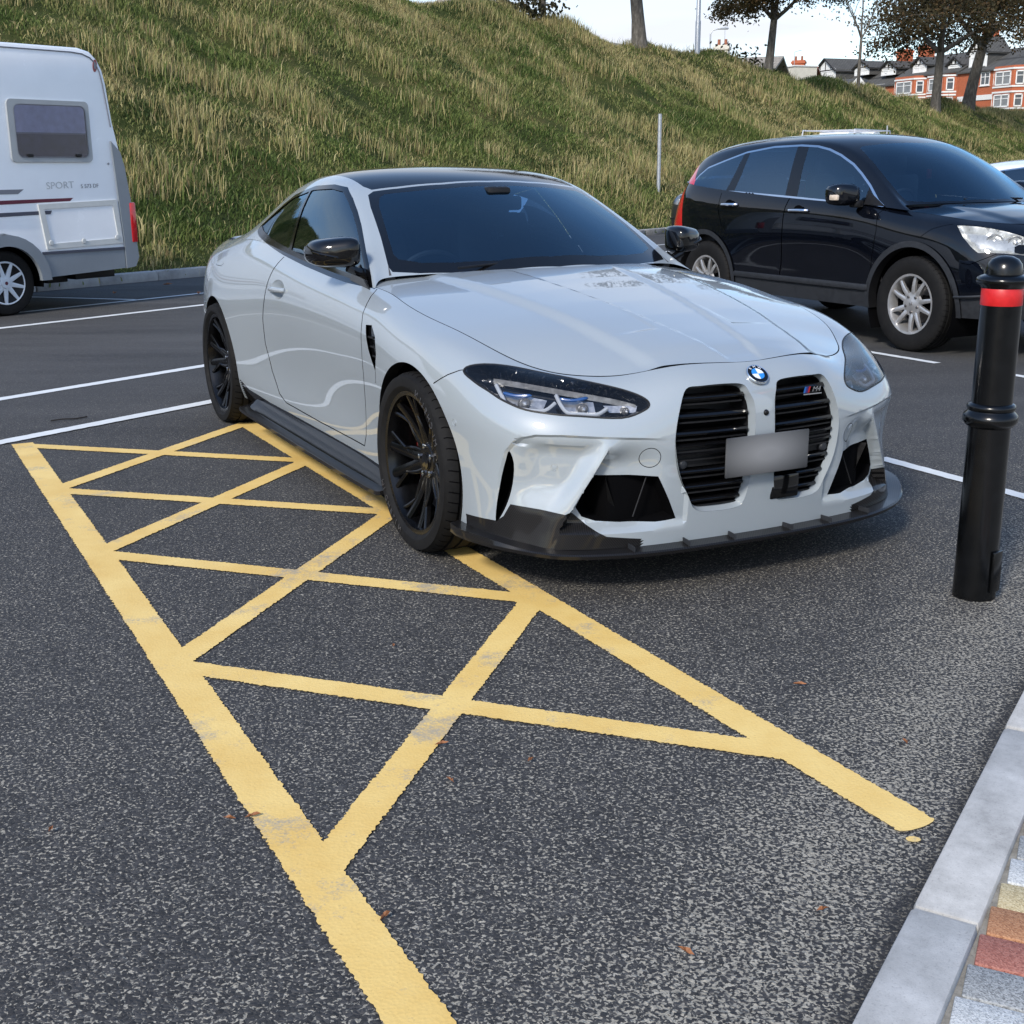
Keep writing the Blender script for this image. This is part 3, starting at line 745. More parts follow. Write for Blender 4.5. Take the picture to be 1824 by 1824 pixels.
# grass: tens of thousands of bent blades in tufts, one mass nobody could count
def vnoise(x, y, s):
    """cheap smooth value noise"""
    x = x / s; y = y / s; xi = np.floor(x).astype(int); yi = np.floor(y).astype(int); fx = x - xi; fy = y - yi
    fx = fx * fx * (3 - 2 * fx); fy = fy * fy * (3 - 2 * fy)
    def h(a, b): v = np.sin(a * 127.1 + b * 311.7) * 43758.5453; return v - np.floor(v)
    return (h(xi, yi) * (1 - fx) + h(xi + 1, yi) * fx) * (1 - fy) + (h(xi, yi + 1) * (1 - fx) + h(xi + 1, yi + 1) * fx) * fy
NT = 86000
td = np.concatenate([RNG.uniform(2, 40, int(NT * .60)), RNG.uniform(40, 95, int(NT * .40))]); tn = 13.9 + (RNG.random(len(td)) ** 1.0) * 13.2
hc_ = np.interp(td, CR_D, CR_H); keep = tn < 13.86 + hc_ / math.tan(R(28)) + 1.2
td, tn = td[keep], tn[keep]; nT = len(td)
dry = vnoise(td, tn * 1.4, 5.5) * .40 + vnoise(td + 31, tn * 1.3, 1.3) * .30 + vnoise(td + 9, tn, .5) * .30
tall = vnoise(td + 77, tn, 2.6)
NBL = 8
bi = np.repeat(np.arange(nT), NBL); nB = len(bi)
bd = td[bi] + RNG.normal(0, .15, nB); bn = tn[bi] + RNG.normal(0, .15, nB)
isdry = RNG.random(nB) < np.clip((dry[bi] - .47) * 2.6, .05, .80)
clump = ((vnoise(td + 50, tn, .9) > .70) & (RNG.random(nT) < .5))[bi]; isdry = isdry | (clump & (RNG.random(nB) < .7))
hgt = np.where(clump, RNG.uniform(.20, .48, nB), (.06 + .13 * tall[bi] + .06 * isdry) * RNG.uniform(.6, 1.4, nB))
hgt *= np.where(bn < 14.6, .55, 1.0)
wid = RNG.uniform(.006, .013, nB) * np.where(isdry, .75, 1.1) * np.where(bd > 42, 1.5, 1.0)
az = RNG.uniform(0, 2 * PI, nB); lean = np.where(clump, RNG.uniform(.05, .45, nB), RNG.uniform(.1, 1.1, nB)) * hgt
bz = bank_z(bd, bn) - .03
base = np.column_stack([bd[:, None] * DX + bn[:, None] * NX, bz])
la = np.column_stack([np.cos(az), np.sin(az), np.zeros(nB)])
# lean a little downhill and with the wind
dirv = la * lean[:, None] - np.array([*(NX * .10), 0]) * hgt[:, None]
az2 = RNG.uniform(0, 2 * PI, nB); wv = np.column_stack([np.cos(az2), np.sin(az2), np.zeros(nB)]) * wid[:, None]
mid_ = base + dirv * .38 + np.column_stack([np.zeros((nB, 2)), hgt * .62]); tip = base + dirv + np.column_stack([np.zeros((nB, 2)), hgt * RNG.uniform(.72, 1.0, nB)])
GV = np.stack([base - wv, base + wv, mid_ + wv * .7, mid_ - wv * .7, tip], 1).reshape(-1, 3)
k5 = np.arange(nB)[:, None] * 5
GF3 = (k5 + np.array([[3, 2, 4]])); GF4 = (k5 + np.array([[0, 1, 2, 3]]))
me = bpy.data.meshes.new('grass'); me.vertices.add(len(GV)); me.vertices.foreach_set('co', GV.ravel())
nl = nB * 7; me.loops.add(nl); me.polygons.add(nB * 2)
loops = np.concatenate([GF4, GF3], 1).ravel(); me.loops.foreach_set('vertex_index', loops.astype(np.int32))
st = np.stack([np.arange(nB) * 7, np.arange(nB) * 7 + 4], 1).ravel(); me.polygons.foreach_set('loop_start', st.astype(np.int32))
me.update(calc_edges=True)
pal_g = np.array([(0.046, 0.070, 0.018), (0.072, 0.099, 0.026), (0.106, 0.127, 0.038), (0.145, 0.150, 0.055), (0.034, 0.053, 0.016)]); pal_d = np.array([(0.27, 0.225, 0.10), (0.32, 0.275, 0.14), (0.22, 0.19, 0.08), (0.17, 0.13, 0.065), (0.25, 0.225, 0.105)])
ci = RNG.integers(0, 5, nB); cg = pal_g[np.clip((vnoise(bd, bn, 1.2) * 5 + RNG.normal(0, .7, nB)).astype(int), 0, 4)]; cd = pal_d[ci]
col = np.where(isdry[:, None], cd, cg) * RNG.uniform(1.2, 1.9, (nB, 1))
colv = np.repeat(np.column_stack([col, np.ones(nB)]), 5, 0)
att = me.color_attributes.new('tint', 'FLOAT_COLOR', 'POINT'); att.data.foreach_set('color', colv.ravel())
def grassmat():
    m, t, b = nt('grass_blades'); setp(b, rough=0.75, spec=0.2)
    a = t.nodes.new('ShaderNodeVertexColor'); a.layer_name = 'tint'
    tr = t.nodes.new('ShaderNodeBsdfTranslucent'); mx = t.nodes.new('ShaderNodeMixShader'); mx.inputs[0].default_value = 0.25
    t.links.new(a.outputs[0], b.inputs['Base Color']); t.links.new(a.outputs[0], tr.inputs[0])
    out = t.nodes['Material Output']; t.links.new(b.outputs[0], mx.inputs[1]); t.links.new(tr.outputs[0], mx.inputs[2]); t.links.new(mx.outputs[0], out.inputs[0]); return m
me.materials.append(grassmat())
go = bpy.data.objects.new('grass', me); COL.objects.link(go); tag(go, 'rough green and straw-coloured grass covering the bank', 'grass', kind='stuff')
# ---------------------------------------------------------------- bollard, post, lamp columns, litter
bo = empty('bollard', (1.54, 3.93, 0), 0, 'black cast bollard with a red reflective band beside the grey coupe', 'bollard')
M_BOLL = simple('bollard_black', (0.0022, 0.0025, 0.003), 0.2, var=0.45, scale=14, bstr=.08, spec=0.4)
M_REDBAND = simple('red_reflective_band', (0.52, 0.012, 0.014), 0.38, var=0.12, scale=50)
MB().lathe([(.0695, -.05), (.0690, .0), (.0675, .10), (.0655, .585)], 40).build('lower_shaft', M_BOLL, bo)
MB().lathe([(.0655, .575), (.074, .580), (.084, .592), (.086, .604), (.083, .616), (.074, .624), (.071, .629), (.075, .635), (.076, .643), (.070, .650), (.0635, .653)], 40).build('collar', M_BOLL, bo, angle=60)
MB().lathe([(.0635, .648), (.0625, .90), (.0615, 1.025)], 40).build('upper_shaft', M_BOLL, bo)
MB().lathe([(.0628, .963), (.0634, .964), (.0630, 1.016), (.0624, 1.017)], 40).build('red_band', M_REDBAND, bo)
MB().lathe([(.0615, 1.012), (.066, 1.022), (.078, 1.030), (.082, 1.038), (.079, 1.047), (.066, 1.054), (.056, 1.058), (.055, 1.072), (.051, 1.090), (.040, 1.104), (.022, 1.113), (.0005, 1.115)], 40).build('domed_cap', M_BOLL, bo, angle=60)
MB().bbox((.045, -.055, .10), (.05, .012, .14), .004, rz=.7).build('access_door', M_BOLL, bo)
M_GALV = simple('galvanised_steel', (0.42, 0.44, 0.46), 0.5, metal=0.6, var=0.15, scale=20)
po = MB(); po.tube([(0, 0, -.3), (0, 0, 2.48)], .045, 12); po = po.build('sign_post', M_GALV); po.location = (3.60, 31.0, .15)
tag(po, 'bare grey steel post standing at the foot of the grass bank', 'post')
def column(px, py, h, r0, r1, label, arm=None, name='lamp_post'):
    z = float(bank_z(np.array([DX @ np.array([px, py])]), np.array([NX @ np.array([px, py])]))[0])
    e = empty(name, (px, py, z), 0, label, 'lamp post' if name == 'lamp_post' else 'pole')
    MB().tube([(0, 0, -.4), (0, 0, 1.2), (0, 0, 1.25), (0, 0, h)], [r0 * 1.25, r0 * 1.25, r0, r1], 10).build('column', M_GALV, e)
    if arm:
        MB().tube([(0, 0, h - .02), (.15, 0, h + .22), (.6, 0, h + .32), (arm, 0, h + .34)], r1 * .8, 8).build('arm', M_GALV, e)
        MB().bbox((arm + .3, 0, h + .33), (.75, .24, .13), .05).build('lamp_head', M_GALV, e)
    else:
        MB().tube([(0, 0, h), (0, 0, h + .15)], [r1, .02], 8).build('cap', M_GALV, e)
    return e
# ---------------------------------------------------------------- trees, lamp columns and houses beyond the crest
def at_px(px, py, dist):
    """point seen at photo pixel (px, py) at a horizontal distance; used to survey where far things stand"""
    x = (px - 912) / 2215.0; y = (py - 912) / 2215.0
    d = _R * x + _D * y + _f; t = dist / math.hypot(d.x, d.y); return (d.x * t, d.y * t, CAM_H + d.z * t)
def bark():
    m, t, b = nt('bark'); setp(b, rough=0.9, spec=0.15); c = coords(t, 'Object', (6, 6, 1.6))
    n = node(t, 'ShaderNodeTexNoise', Scale=2.2, Detail=8.0, Roughness=0.7); t.links.new(c, n.inputs['Vector'])
    r = ramp(t, n.outputs['Fac'], [(0.3, (0.045, 0.04, 0.034)), (0.55, (0.13, 0.118, 0.10)), (0.75, (0.24, 0.225, 0.195))]); t.links.new(r.outputs[0], b.inputs['Base Color']); bump(t, b, n.outputs['Fac'], 0.9, 0.03); return m
M_BARK = bark()
def leafmat(name, cols):
    m, t, b = nt(name); setp(b, rough=0.65, spec=0.25); oi = t.nodes.new('ShaderNodeVertexColor'); oi.layer_name = 'tint'
    r = ramp(t, oi.outputs[0], [(i / (len(cols) - 1), c) for i, c in enumerate(cols)]); tr = t.nodes.new('ShaderNodeBsdfTranslucent'); mx = t.nodes.new('ShaderNodeMixShader'); mx.inputs[0].default_value = 0.3
    t.links.new(r.outputs[0], b.inputs['Base Color']); t.links.new(r.outputs[0], tr.inputs[0]); t.links.new(b.outputs[0], mx.inputs[1]); t.links.new(tr.outputs[0], mx.inputs[2]); t.links.new(mx.outputs[0], t.nodes['Material Output'].inputs[0]); return m
M_LEAFDARK = leafmat('dark_autumn_leaves', [(0.024, 0.025, 0.011), (0.044, 0.040, 0.017), (0.078, 0.055, 0.023), (0.12, 0.066, 0.028)])
M_LEAFBROWN = leafmat('brown_autumn_leaves', [(0.035, 0.034, 0.014), (0.065, 0.055, 0.022), (0.10, 0.066, 0.026), (0.14, 0.08, 0.03)])
def tree(name, base, H_, r0, fork, spread, label, seed, leaves=5000, leaf=.13, mat=None, lean=(0, 0), levels=5, tips=1.0, group=None, droop=.10, fluff=.28):
    rs = random.Random(seed); e = empty(name, base, 0, label, 'tree', group); segs = []; ends = []
    def grow(p, d, L, r_, lv):
        n = 4; pts = [p]; rr = [r_]
        for i in range(n):
            d = (d + Vector((rs.gauss(0, .10), rs.gauss(0, .10), rs.gauss(0, .06) + (.03 if lv < 2 else -droop)))).normalized(); p = p + d * L / n; pts.append(p); rr.append(r_ * (1 - .38 * (i + 1) / n))
            if lv >= 3: ends.append((p, lv))
        segs.append((pts, rr, lv))
        if lv < levels:
            k = 3 if lv < 3 else rs.choice((2, 3))
            a0 = rs.uniform(0, 2 * PI)
            for i in range(k):
                a = a0 + 2 * PI * i / k + rs.uniform(-.5, .5); up = rs.uniform(.05, .55); q = Vector((math.cos(a) * spread, math.sin(a) * spread, up)); nd = (d * .75 + q).normalized()
                grow(p, nd, L * rs.uniform(.62, .82), rr[-1] * rs.uniform(.55, .72), lv + 1)
    t0 = Vector((0, 0, -.4)); pts = [t0]; rr = [r0 * 1.25]; d = Vector((lean[0], lean[1], 1)).normalized(); p = t0
    for i in range(6):
        d = (d + Vector((rs.gauss(0, .03), rs.gauss(0, .03), .02))).normalized(); p = p + d * (fork + .4) / 6; pts.append(p); rr.append(r0 * (1.12 - .35 * (i + 1) / 6 if i < 1 else 1.0 - .3 * (i + 1) / 6))
    MB().tube(pts, rr, 12).build('trunk', M_BARK, e, angle=70)
    L0 = (H_ - fork) * .36
    for i in range(3 if spread > .5 else 2):
        a = 2 * PI * i / 3 + seed; grow(p, Vector((math.cos(a) * spread, math.sin(a) * spread, .8)).normalized(), L0 * rs.uniform(.8, 1.1), rr[-1] * .7, 1)
    grow(p, (d + Vector((rs.gauss(0, .1), rs.gauss(0, .1), 0))).normalized(), L0 * 1.1, rr[-1] * .8, 1)
    bmb = MB()
    for pts_, rr_, lv in segs: bmb.tube(pts_, rr_, 6 if lv < 3 else 4, cap=False)
    br = bmb.build('limbs', M_BARK, e, angle=80, fix=False); br['kind'] = 'stuff'
    rng = np.random.default_rng(seed); E_ = np.array([q[0][:] for q in ends]); lvw = np.array([q[1] for q in ends], float) ** 1.5; idx = rng.choice(len(E_), leaves, p=lvw / lvw.sum())
    cl = rng.random(len(E_)); keep = cl[idx] < tips; idx = idx[keep]; n = len(idx)
    C_ = E_[idx] + rng.normal(0, fluff, (n, 3)) - np.array([0, 0, fluff * .6]); a = rng.normal(0, 1, (n, 3)); a /= np.linalg.norm(a, axis=1, keepdims=True); b = np.cross(a, rng.normal(0, 1, (n, 3))); b /= np.linalg.norm(b, axis=1, keepdims=True)
    s_ = leaf * rng.uniform(.6, 1.3, (n, 1)); V = np.stack([C_ - a * s_, C_ + b * s_ * .55, C_ + a * s_, C_ - b * s_ * .55], 1).reshape(-1, 3); F = np.arange(n * 4).reshape(-1, 4)
    lo = mesh_obj('crown', V, F, mat or M_LEAFDARK, e, smooth=False); lo['kind'] = 'stuff'
    at = lo.data.color_attributes.new('tint', 'FLOAT_COLOR', 'POINT'); tv = np.clip(.45 * cl[idx] + .55 * rng.random(n), 0, 1); at.data.foreach_set('color', np.repeat(np.column_stack([tv, tv, tv, np.ones(n)]), 4, 0).ravel())
    return e
def on_bank(px, py, dist):
    x, y, z = at_px(px, py, dist); q = np.array([x, y]); zz = float(bank_z(np.array([DX @ q]), np.array([NX @ q]))[0]); return (x, y, min(zz, z + .3))
tree('tree', on_bank(1141, 84, 48.5), 9.5, .26, 3.4, .75, 'tree on the crest with a thick bare trunk, second from the left', 11, 8000, .09, M_LEAFBROWN, (-.07, 0))
tree('tree', on_bank(968, 44, 45), 6.5, .10, 3.0, .55, 'slender bare-trunked tree on the crest, leftmost of all', 5, 1500, .12, M_LEAFBROWN, (.02, 0))
tree('tree', on_bank(1366, 129, 56), 5.8, .20, 2.0, 1.05, 'tree on the crest with brown leaves spreading above a straight trunk', 23, 13000, .075, M_LEAFBROWN, (.03, 0), levels=6, fluff=.20)
tree('tree', on_bank(1527, 163, 63), 6.5, .09, 2.2, .55, 'thin sparse tree with bare twigs in front of the half-timbered gable', 31, 2600, .075, M_LEAFBROWN, (.03, 0), tips=.45)
tree('tree', on_bank(1666, 186, 70), 9.0, .27, 2.9, 1.25, 'dark leafy tree on the crest in front of the brick bay windows', 42, 13500, .085, M_LEAFDARK, (.02, 0), levels=6)
tree('tree', on_bank(1722, 194, 76), 11.5, .36, 3.3, 1.25, 'big forked dark tree on the crest, rightmost and widest', 57, 19000, .09, M_LEAFDARK, (.06, 0), levels=6, fluff=.30)
bx_, by_, bz_ = at_px(1242, 98, 52); column(bx_, by_, 8.5, .085, .06, 'tall plain steel pole on the crest beside the brown tree', None, 'steel_pole')
bx_, by_, bz_ = at_px(1264, 110, 92); column(bx_, by_, 5.55, .075, .05, 'street lamp with a short arm on the crest', .55)
# ---- materials for buildings
def brick():
    m, t, b = nt('red_brick'); setp(b, rough=0.85, spec=0.2); bt = node(t, 'ShaderNodeTexBrick', Scale=1.0); bt.inputs['Color1'].default_value = (0.44, 0.105, 0.042, 1); bt.inputs['Color2'].default_value = (0.34, 0.08, 0.034, 1); bt.inputs['Mortar'].default_value = (0.40, 0.20, 0.12, 1)
    bt.inputs['Brick Width'].default_value = .23; bt.inputs['Row Height'].default_value = .075; bt.inputs['Mortar Size'].default_value = .008
    n = node(t, 'ShaderNodeTexNoise', Scale=0.8, Detail=6.0, Roughness=0.6); t.links.new(coords(t), n.inputs['Vector'])
    mp = node(t, 'ShaderNodeMapping'); mp.inputs['Rotation'].default_value = (R(90), 0, 0); t.links.new(coords(t), mp.inputs[0]); t.links.new(mp.outputs[0], bt.inputs['Vector'])
    t.links.new(mixc(t, math_n(t, 'MULTIPLY', n.outputs['Fac'], 0.4), bt.outputs['Color'], (0.36, 0.10, 0.05)), b.inputs['Base Color']); return m
M_BRICK = brick()
def slate(name, a, b_):
    m, t, b = nt(name); setp(b, rough=0.85, spec=0.15); bt = node(t, 'ShaderNodeTexBrick', Scale=1.0); bt.inputs['Color1'].default_value = (*a, 1); bt.inputs['Color2'].default_value = (*b_, 1); bt.inputs['Mortar'].default_value = (*(x * .5 for x in a), 1); bt.inputs['Brick Width'].default_value = .30; bt.inputs['Row Height'].default_value = .20; bt.inputs['Mortar Size'].default_value = .012
    mp = node(t, 'ShaderNodeMapping'); mp.inputs['Rotation'].default_value = (R(60), 0, 0); t.links.new(coords(t), mp.inputs[0]); t.links.new(mp.outputs[0], bt.inputs['Vector']); n = node(t, 'ShaderNodeTexNoise', Scale=0.6, Detail=7.0, Roughness=0.7); t.links.new(coords(t), n.inputs['Vector'])
    t.links.new(mixc(t, math_n(t, 'MULTIPLY', n.outputs['Fac'], 0.5), bt.outputs['Color'], tuple(x * 1.25 for x in a)), b.inputs['Base Color']); return m
M_SLATE = slate('slate_roof', (0.070, 0.069, 0.066), (0.100, 0.098, 0.092)); M_TANROOF = slate('tan_tile_roof', (0.27, 0.24, 0.20), (0.32, 0.285, 0.24)); M_REDROOF = slate('red_tile_roof', (0.26, 0.10, 0.06), (0.32, 0.13, 0.08))
M_RENDER = simple('white_render', (0.70, 0.70, 0.68), 0.8, var=.08, scale=2.0); M_TIMBER = simple('black_timber', (0.018, 0.016, 0.015), 0.7, var=.2); M_STONEBAND = simple('white_stone_band', (0.66, 0.66, 0.64), 0.75, var=.08); M_PANE = simple('house_glass', (0.05, 0.06, 0.07), 0.06, var=.4, scale=.9, coat=.5); M_CREAM = simple('cream_render', (0.56, 0.53, 0.45), .85, var=.08, scale=1.5); M_STONE = simple('rubble_stone', (0.17, 0.165, 0.15), .9, var=.4, scale=3.0, bstr=.5)
M_CURTAIN = simple('net_curtain', (0.20, 0.21, 0.215), .9, var=.2, scale=3)
def window(par, x, z, w, h, y=0.0, cols=2, name='window', bars=True):
    """sash window at facade plane y (facing -y): frame, panes and sill as sub-parts"""
    fr = MB(); fr.box((x, y - .03, z + h / 2 - .06), (w, .10, .12)); fr.box((x, y - .03, z - h / 2 + .06), (w, .10, .12))
    for i in range(cols + 1): fr.box((x - w / 2 + .05 + (w - .10) * i / cols, y - .03, z), (.10, .10, h - .2))
    if bars: fr.box((x, y - .025, z + h * .12), (w - .1, .08, .07))
    o = fr.build(name, M_RENDER, par, smooth=False)
    for i in range(cols):
        cx = x - w / 2 + .05 + (w - .10) * (i + .5) / cols; MB().box((cx, y + .0, z), ((w - .1) / cols - .08, .03, h - .2)).build('pane', M_PANE if (i + int(x)) % 3 else M_CURTAIN, o, smooth=False)
    MB().box((x, y - .07, z - h / 2 - .05), (w + .2, .16, .10)).build('sill', M_STONEBAND, o, smooth=False); return o
def gable_roof(par, x0, x1, y0, y1, ze, zr, mat, name='roof', over=.3):
    """ridge along x"""
    ym = (y0 + y1) / 2; V = [(x0 - over, y0 - over, ze - .1), (x1 + over, y0 - over, ze - .1), (x1 + over, ym, zr), (x0 - over, ym, zr), (x1 + over, y1 + over, ze - .1), (x0 - over, y1 + over, ze - .1)]
    V2 = [(a, b, c - .18) for a, b, c in V]; F = [(0, 1, 2, 3), (3, 2, 4, 5)]; F2 = [tuple(i + 6 for i in f[::-1]) for f in F]; return MB().add(V + V2, F + F2 + [(0, 1, 7, 6), (1, 2, 8, 7), (2, 4, 10, 8), (4, 5, 11, 10), (5, 3, 9, 11), (3, 0, 6, 9)]).build(name, mat, par, smooth=False)
def chimney(par, x, y, z0, z1, w=.9, dp=.7, mat=None):
    c = MB(); c.box((x, y, (z0 + z1) / 2), (w, dp, z1 - z0)); c.box((x, y, z1 - .25), (w + .2, dp + .2, .25)); o = c.build('chimney', mat or M_BRICK, par, smooth=False)
    for k in (-.25, .25): MB().lathe([(.14, z1 - .12), (.12, z1 + .45), (.09, z1 + .45)], 8, 'z', o=(x + k * w, y, 0)).build('chimney_pot', M_REDROOF, o)
    return o
def dormer(par, x, y, z, w, h, dp=2.5, timber=True, cols=2):
    """gabled dormer whose front stands at y"""
    b = MB(); b.box((x, y + dp / 2, z + h * .3), (w, dp, h * .6)); o = b.build('dormer', M_SLATE, par, smooth=False); MB().box((x, y - .012, z + h * .3), (w, .02, h * .6)).build('dormer_front', M_RENDER, o, smooth=False)
    MB().add([(x - w / 2, y, z + h * .6), (x + w / 2, y, z + h * .6), (x, y, z + h * 1.02)], [(0, 1, 2)]).build('gable', M_RENDER, o, smooth=False, fix=False)
    V = [(x - w / 2 - .25, y - .3, z + h * .52), (x, y - .3, z + h * 1.12), (x, y + dp, z + h * 1.12), (x - w / 2 - .25, y + dp, z + h * .52), (x + w / 2 + .25, y - .3, z + h * .52), (x + w / 2 + .25, y + dp, z + h * .52)]
    V2 = [(a, b_, c - .14) for a, b_, c in V]; MB().add(V + V2, [(0, 1, 2, 3), (1, 4, 5, 2), (6, 9, 8, 7), (7, 8, 11, 10), (0, 6, 7, 1), (1, 7, 10, 4)]).build('dormer_roof', M_SLATE, o, smooth=False)
    for s in (1, -1): MB().box((0, 0, 0), (.16, .08, math.hypot(w / 2 + .25, h * .6)), M=Matrix.Translation((x + s * (w / 4 + .12), y - .32, z + h * .80)) @ Matrix.Rotation(-s * math.atan2(w / 2 + .25, h * .6), 4, 'Y')).build('bargeboard', M_TIMBER, o, smooth=False)
    if timber:
        for k in (-.25, 0, .25): MB().box((x + k * w, y - .03, z + h * .72), (.13, .06, h * (.36 - abs(k) * .8))).build('timber', M_TIMBER, o, smooth=False)
        MB().box((x, y - .03, z + h * .58), (w, .06, .14)).build('timber', M_TIMBER, o, smooth=False)
    window(o, x, z + h * .30, w * .82, h * .50, y, cols); return o
def bay(par, x, w, z0, z1, rows, y=0.0, dp=1.1):
    """canted bay with brick, stone bands and a window on every face per storey"""
    h = w / 2; P = [(x - h, y), (x - h + dp * .8, y - dp), (x + h - dp * .8, y - dp), (x + h, y)]; b = MB(); b.prism(P, z0, z1); o = b.build('bay', M_BRICK, par, smooth=False)
    for zc, hh in rows:
        for i in range(3):
            (ax, ay), (bx, by) = P[i], P[i + 1]; L = math.hypot(bx - ax, by - ay); a = math.atan2(by - ay, bx - ax); wn = MB(); ww = L * (.80 if i == 1 else .62); cols = 2 if i == 1 else 1
            M = Matrix.Translation(((ax + bx) / 2, (ay + by) / 2, zc)) @ Matrix.Rotation(a, 4, 'Z')
            wn.box((0, -.05, hh / 2 - .07), (ww, .12, .14), M=M); wn.box((0, -.05, -hh / 2 + .07), (ww, .12, .14), M=M); wn.box((0, -.045, hh * .14), (ww, .10, .07), M=M)
            for c in range(cols + 1): wn.box((-ww / 2 + .06 + (ww - .12) * c / cols, -.05, 0), (.12, .12, hh), M=M)
            q = wn.build('window', M_RENDER, o, smooth=False); MB().box((0, -.02, 0), (ww - .1, .05, hh - .1), M=M).build('pane', M_CURTAIN if i == 1 else M_PANE, q, smooth=False)
        for zz in (zc + hh / 2 + .22, zc - hh / 2 - .16):
            bb = MB(); bb.prism([(x - h - .08, y - .02), (x - h + dp * .8 - .04, y - dp - .09), (x + h - dp * .8 + .04, y - dp - .09), (x + h + .08, y - .02)], zz - .09, zz + .09); bb.build('stone_band', M_STONEBAND, o, smooth=False)
    return o
# ---- the terrace: local x along the frontage, facade on y = 0 facing the car park
TP0 = Vector(at_px(1405, 180, 190)); TP1 = Vector(at_px(1900, 180, 148)); TA = math.atan2(TP1.y - TP0.y, TP1.x - TP0.x); TL_ = math.hypot(TP1.x - TP0.x, TP1.y - TP0.y)
def tx(px):
    """distance along the frontage line seen at photo column px"""
    k = (px - 912) / 2215.0; v = _R * k + _f + _D * ((180 - 912) / 2215.0); dx, dy = v.x, v.y; ex, ey = math.cos(TA), math.sin(TA)
    # t*d = TP0 + s*e
    return (dx * TP0.y - dy * TP0.x) / (dy * ex - dx * ey)
def tz(px, py):
    s = tx(px); d = math.hypot(TP0.x + math.cos(TA) * s, TP0.y + math.sin(TA) * s); return at_px(px, py, d)[2]
def house(name, label, cat='house'): return empty(name, (TP0.x, TP0.y, 0), TA, label, cat)
# left house: half-timbered gable, slate roof with two dormers, two chimneys
hA = house('terraced_house', 'brick house with half-timbered gable, slate roof and two tall chimneys, left end of the terrace')
xa0, xa1 = tx(1462), tx(1598); ze = tz(1560, 152); zr = tz(1540, 108)
MB().box(((xa0 + xa1) / 2, 4.5, ze / 2 + 1), (xa1 - xa0, 9, ze - 2)).build('wall', M_BRICK, hA, smooth=False); gable_roof(hA, xa0, xa1, 0, 9, ze, zr, M_SLATE)
gx_ = tx(1474); dormer(hA, gx_, -.6, tz(1474, 150), tx(1492) - tx(1455), (tz(1474, 104) - tz(1474, 150)) / 1.12, 6, True, 3)
for px_, w_ in ((1524, 26), (1571, 26)): dormer(hA, tx(px_), .7, tz(px_, 134), tx(px_ + w_ / 2) - tx(px_ - w_ / 2), (tz(px_, 108) - tz(px_, 134)) / 1.12, 3.2)
for px_, top in ((1564, 88), (1601, 80)): chimney(hA, tx(px_), 3.6, tz(px_, 122), tz(px_, top), tx(px_ + 7) - tx(px_ - 7), 1.3)
window(hA, tx(1564), tz(1564, 160), tx(1575) - tx(1553), tz(1564, 151) - tz(1564, 170)); window(hA, tx(1490), tz(1490, 160), 2.0, 1.7)
# middle house
hB = house('terraced_house', 'brick house with a two-storey white-banded bay, middle of the terrace behind the dark tree')
xb0, xb1 = tx(1598) + .05, tx(1705); zeB = tz(1640, 132); zrB = tz(1640, 94)
MB().box(((xb0 + xb1) / 2, 4.5, zeB / 2 + 1), (xb1 - xb0, 9, zeB - 2)).build('wall', M_BRICK, hB, smooth=False); gable_roof(hB, xb0, xb1, 0, 9, zeB, zrB, M_SLATE)
for px_ in (1628, 1690): dormer(hB, tx(px_), .5, tz(px_, 130), tx(px_ + 12) - tx(px_ - 12), (tz(px_, 101) - tz(px_, 130)) / 1.12, 3.2)
rowsB = [(tz(1620, 157), tz(1620, 146) - tz(1620, 168)), (tz(1620, 190), tz(1620, 180) - tz(1620, 202))]
bay(hB, tx(1622), tx(1648) - tx(1598), 2, tz(1622, 137), rowsB); bay(hB, tx(1678), tx(1702) - tx(1656), 2, tz(1678, 137), rowsB)
chimney(hB, tx(1702), 4.2, zeB, zrB + 2.6, 1.5, 1.2)
# right house
hC = house('terraced_house', 'brick house with white window bands at the right edge, right end of the terrace')
xc0, xc1 = xb1 + .05, tx(1890); zeC = tz(1760, 122); zrC = tz(1760, 82)
MB().box(((xc0 + xc1) / 2, 4.5, zeC / 2 + 1), (xc1 - xc0, 9, zeC - 2)).build('wall', M_BRICK, hC, smooth=False); gable_roof(hC, xc0, xc1, 0, 9, zeC, zrC, M_SLATE)
rowsC = [(tz(1795, 140), tz(1795, 127) - tz(1795, 152)), (tz(1795, 180), tz(1795, 168) - tz(1795, 191))]
bay(hC, tx(1798), tx(1824) - tx(1770), 2, tz(1798, 118), rowsC); bay(hC, tx(1858), tx(1884) - tx(1832), 2, tz(1858, 118), rowsC)
window(hC, tx(1752), tz(1752, 140), tx(1760) - tx(1744), rowsC[0][1]); window(hC, tx(1778), tz(1778, 182), 1.1, 2.0)
for px_ in (1730, 1850): dormer(hC, tx(px_), .5, tz(px_, 120), 3.0, 3.0, 3.2)
bb = MB(); bb.box(((xc0 + xc1) / 2, -.04, tz(1770, 172)), (xc1 - xc0, .12, .55)); bb.build('stone_band', M_STONEBAND, hC, smooth=False)
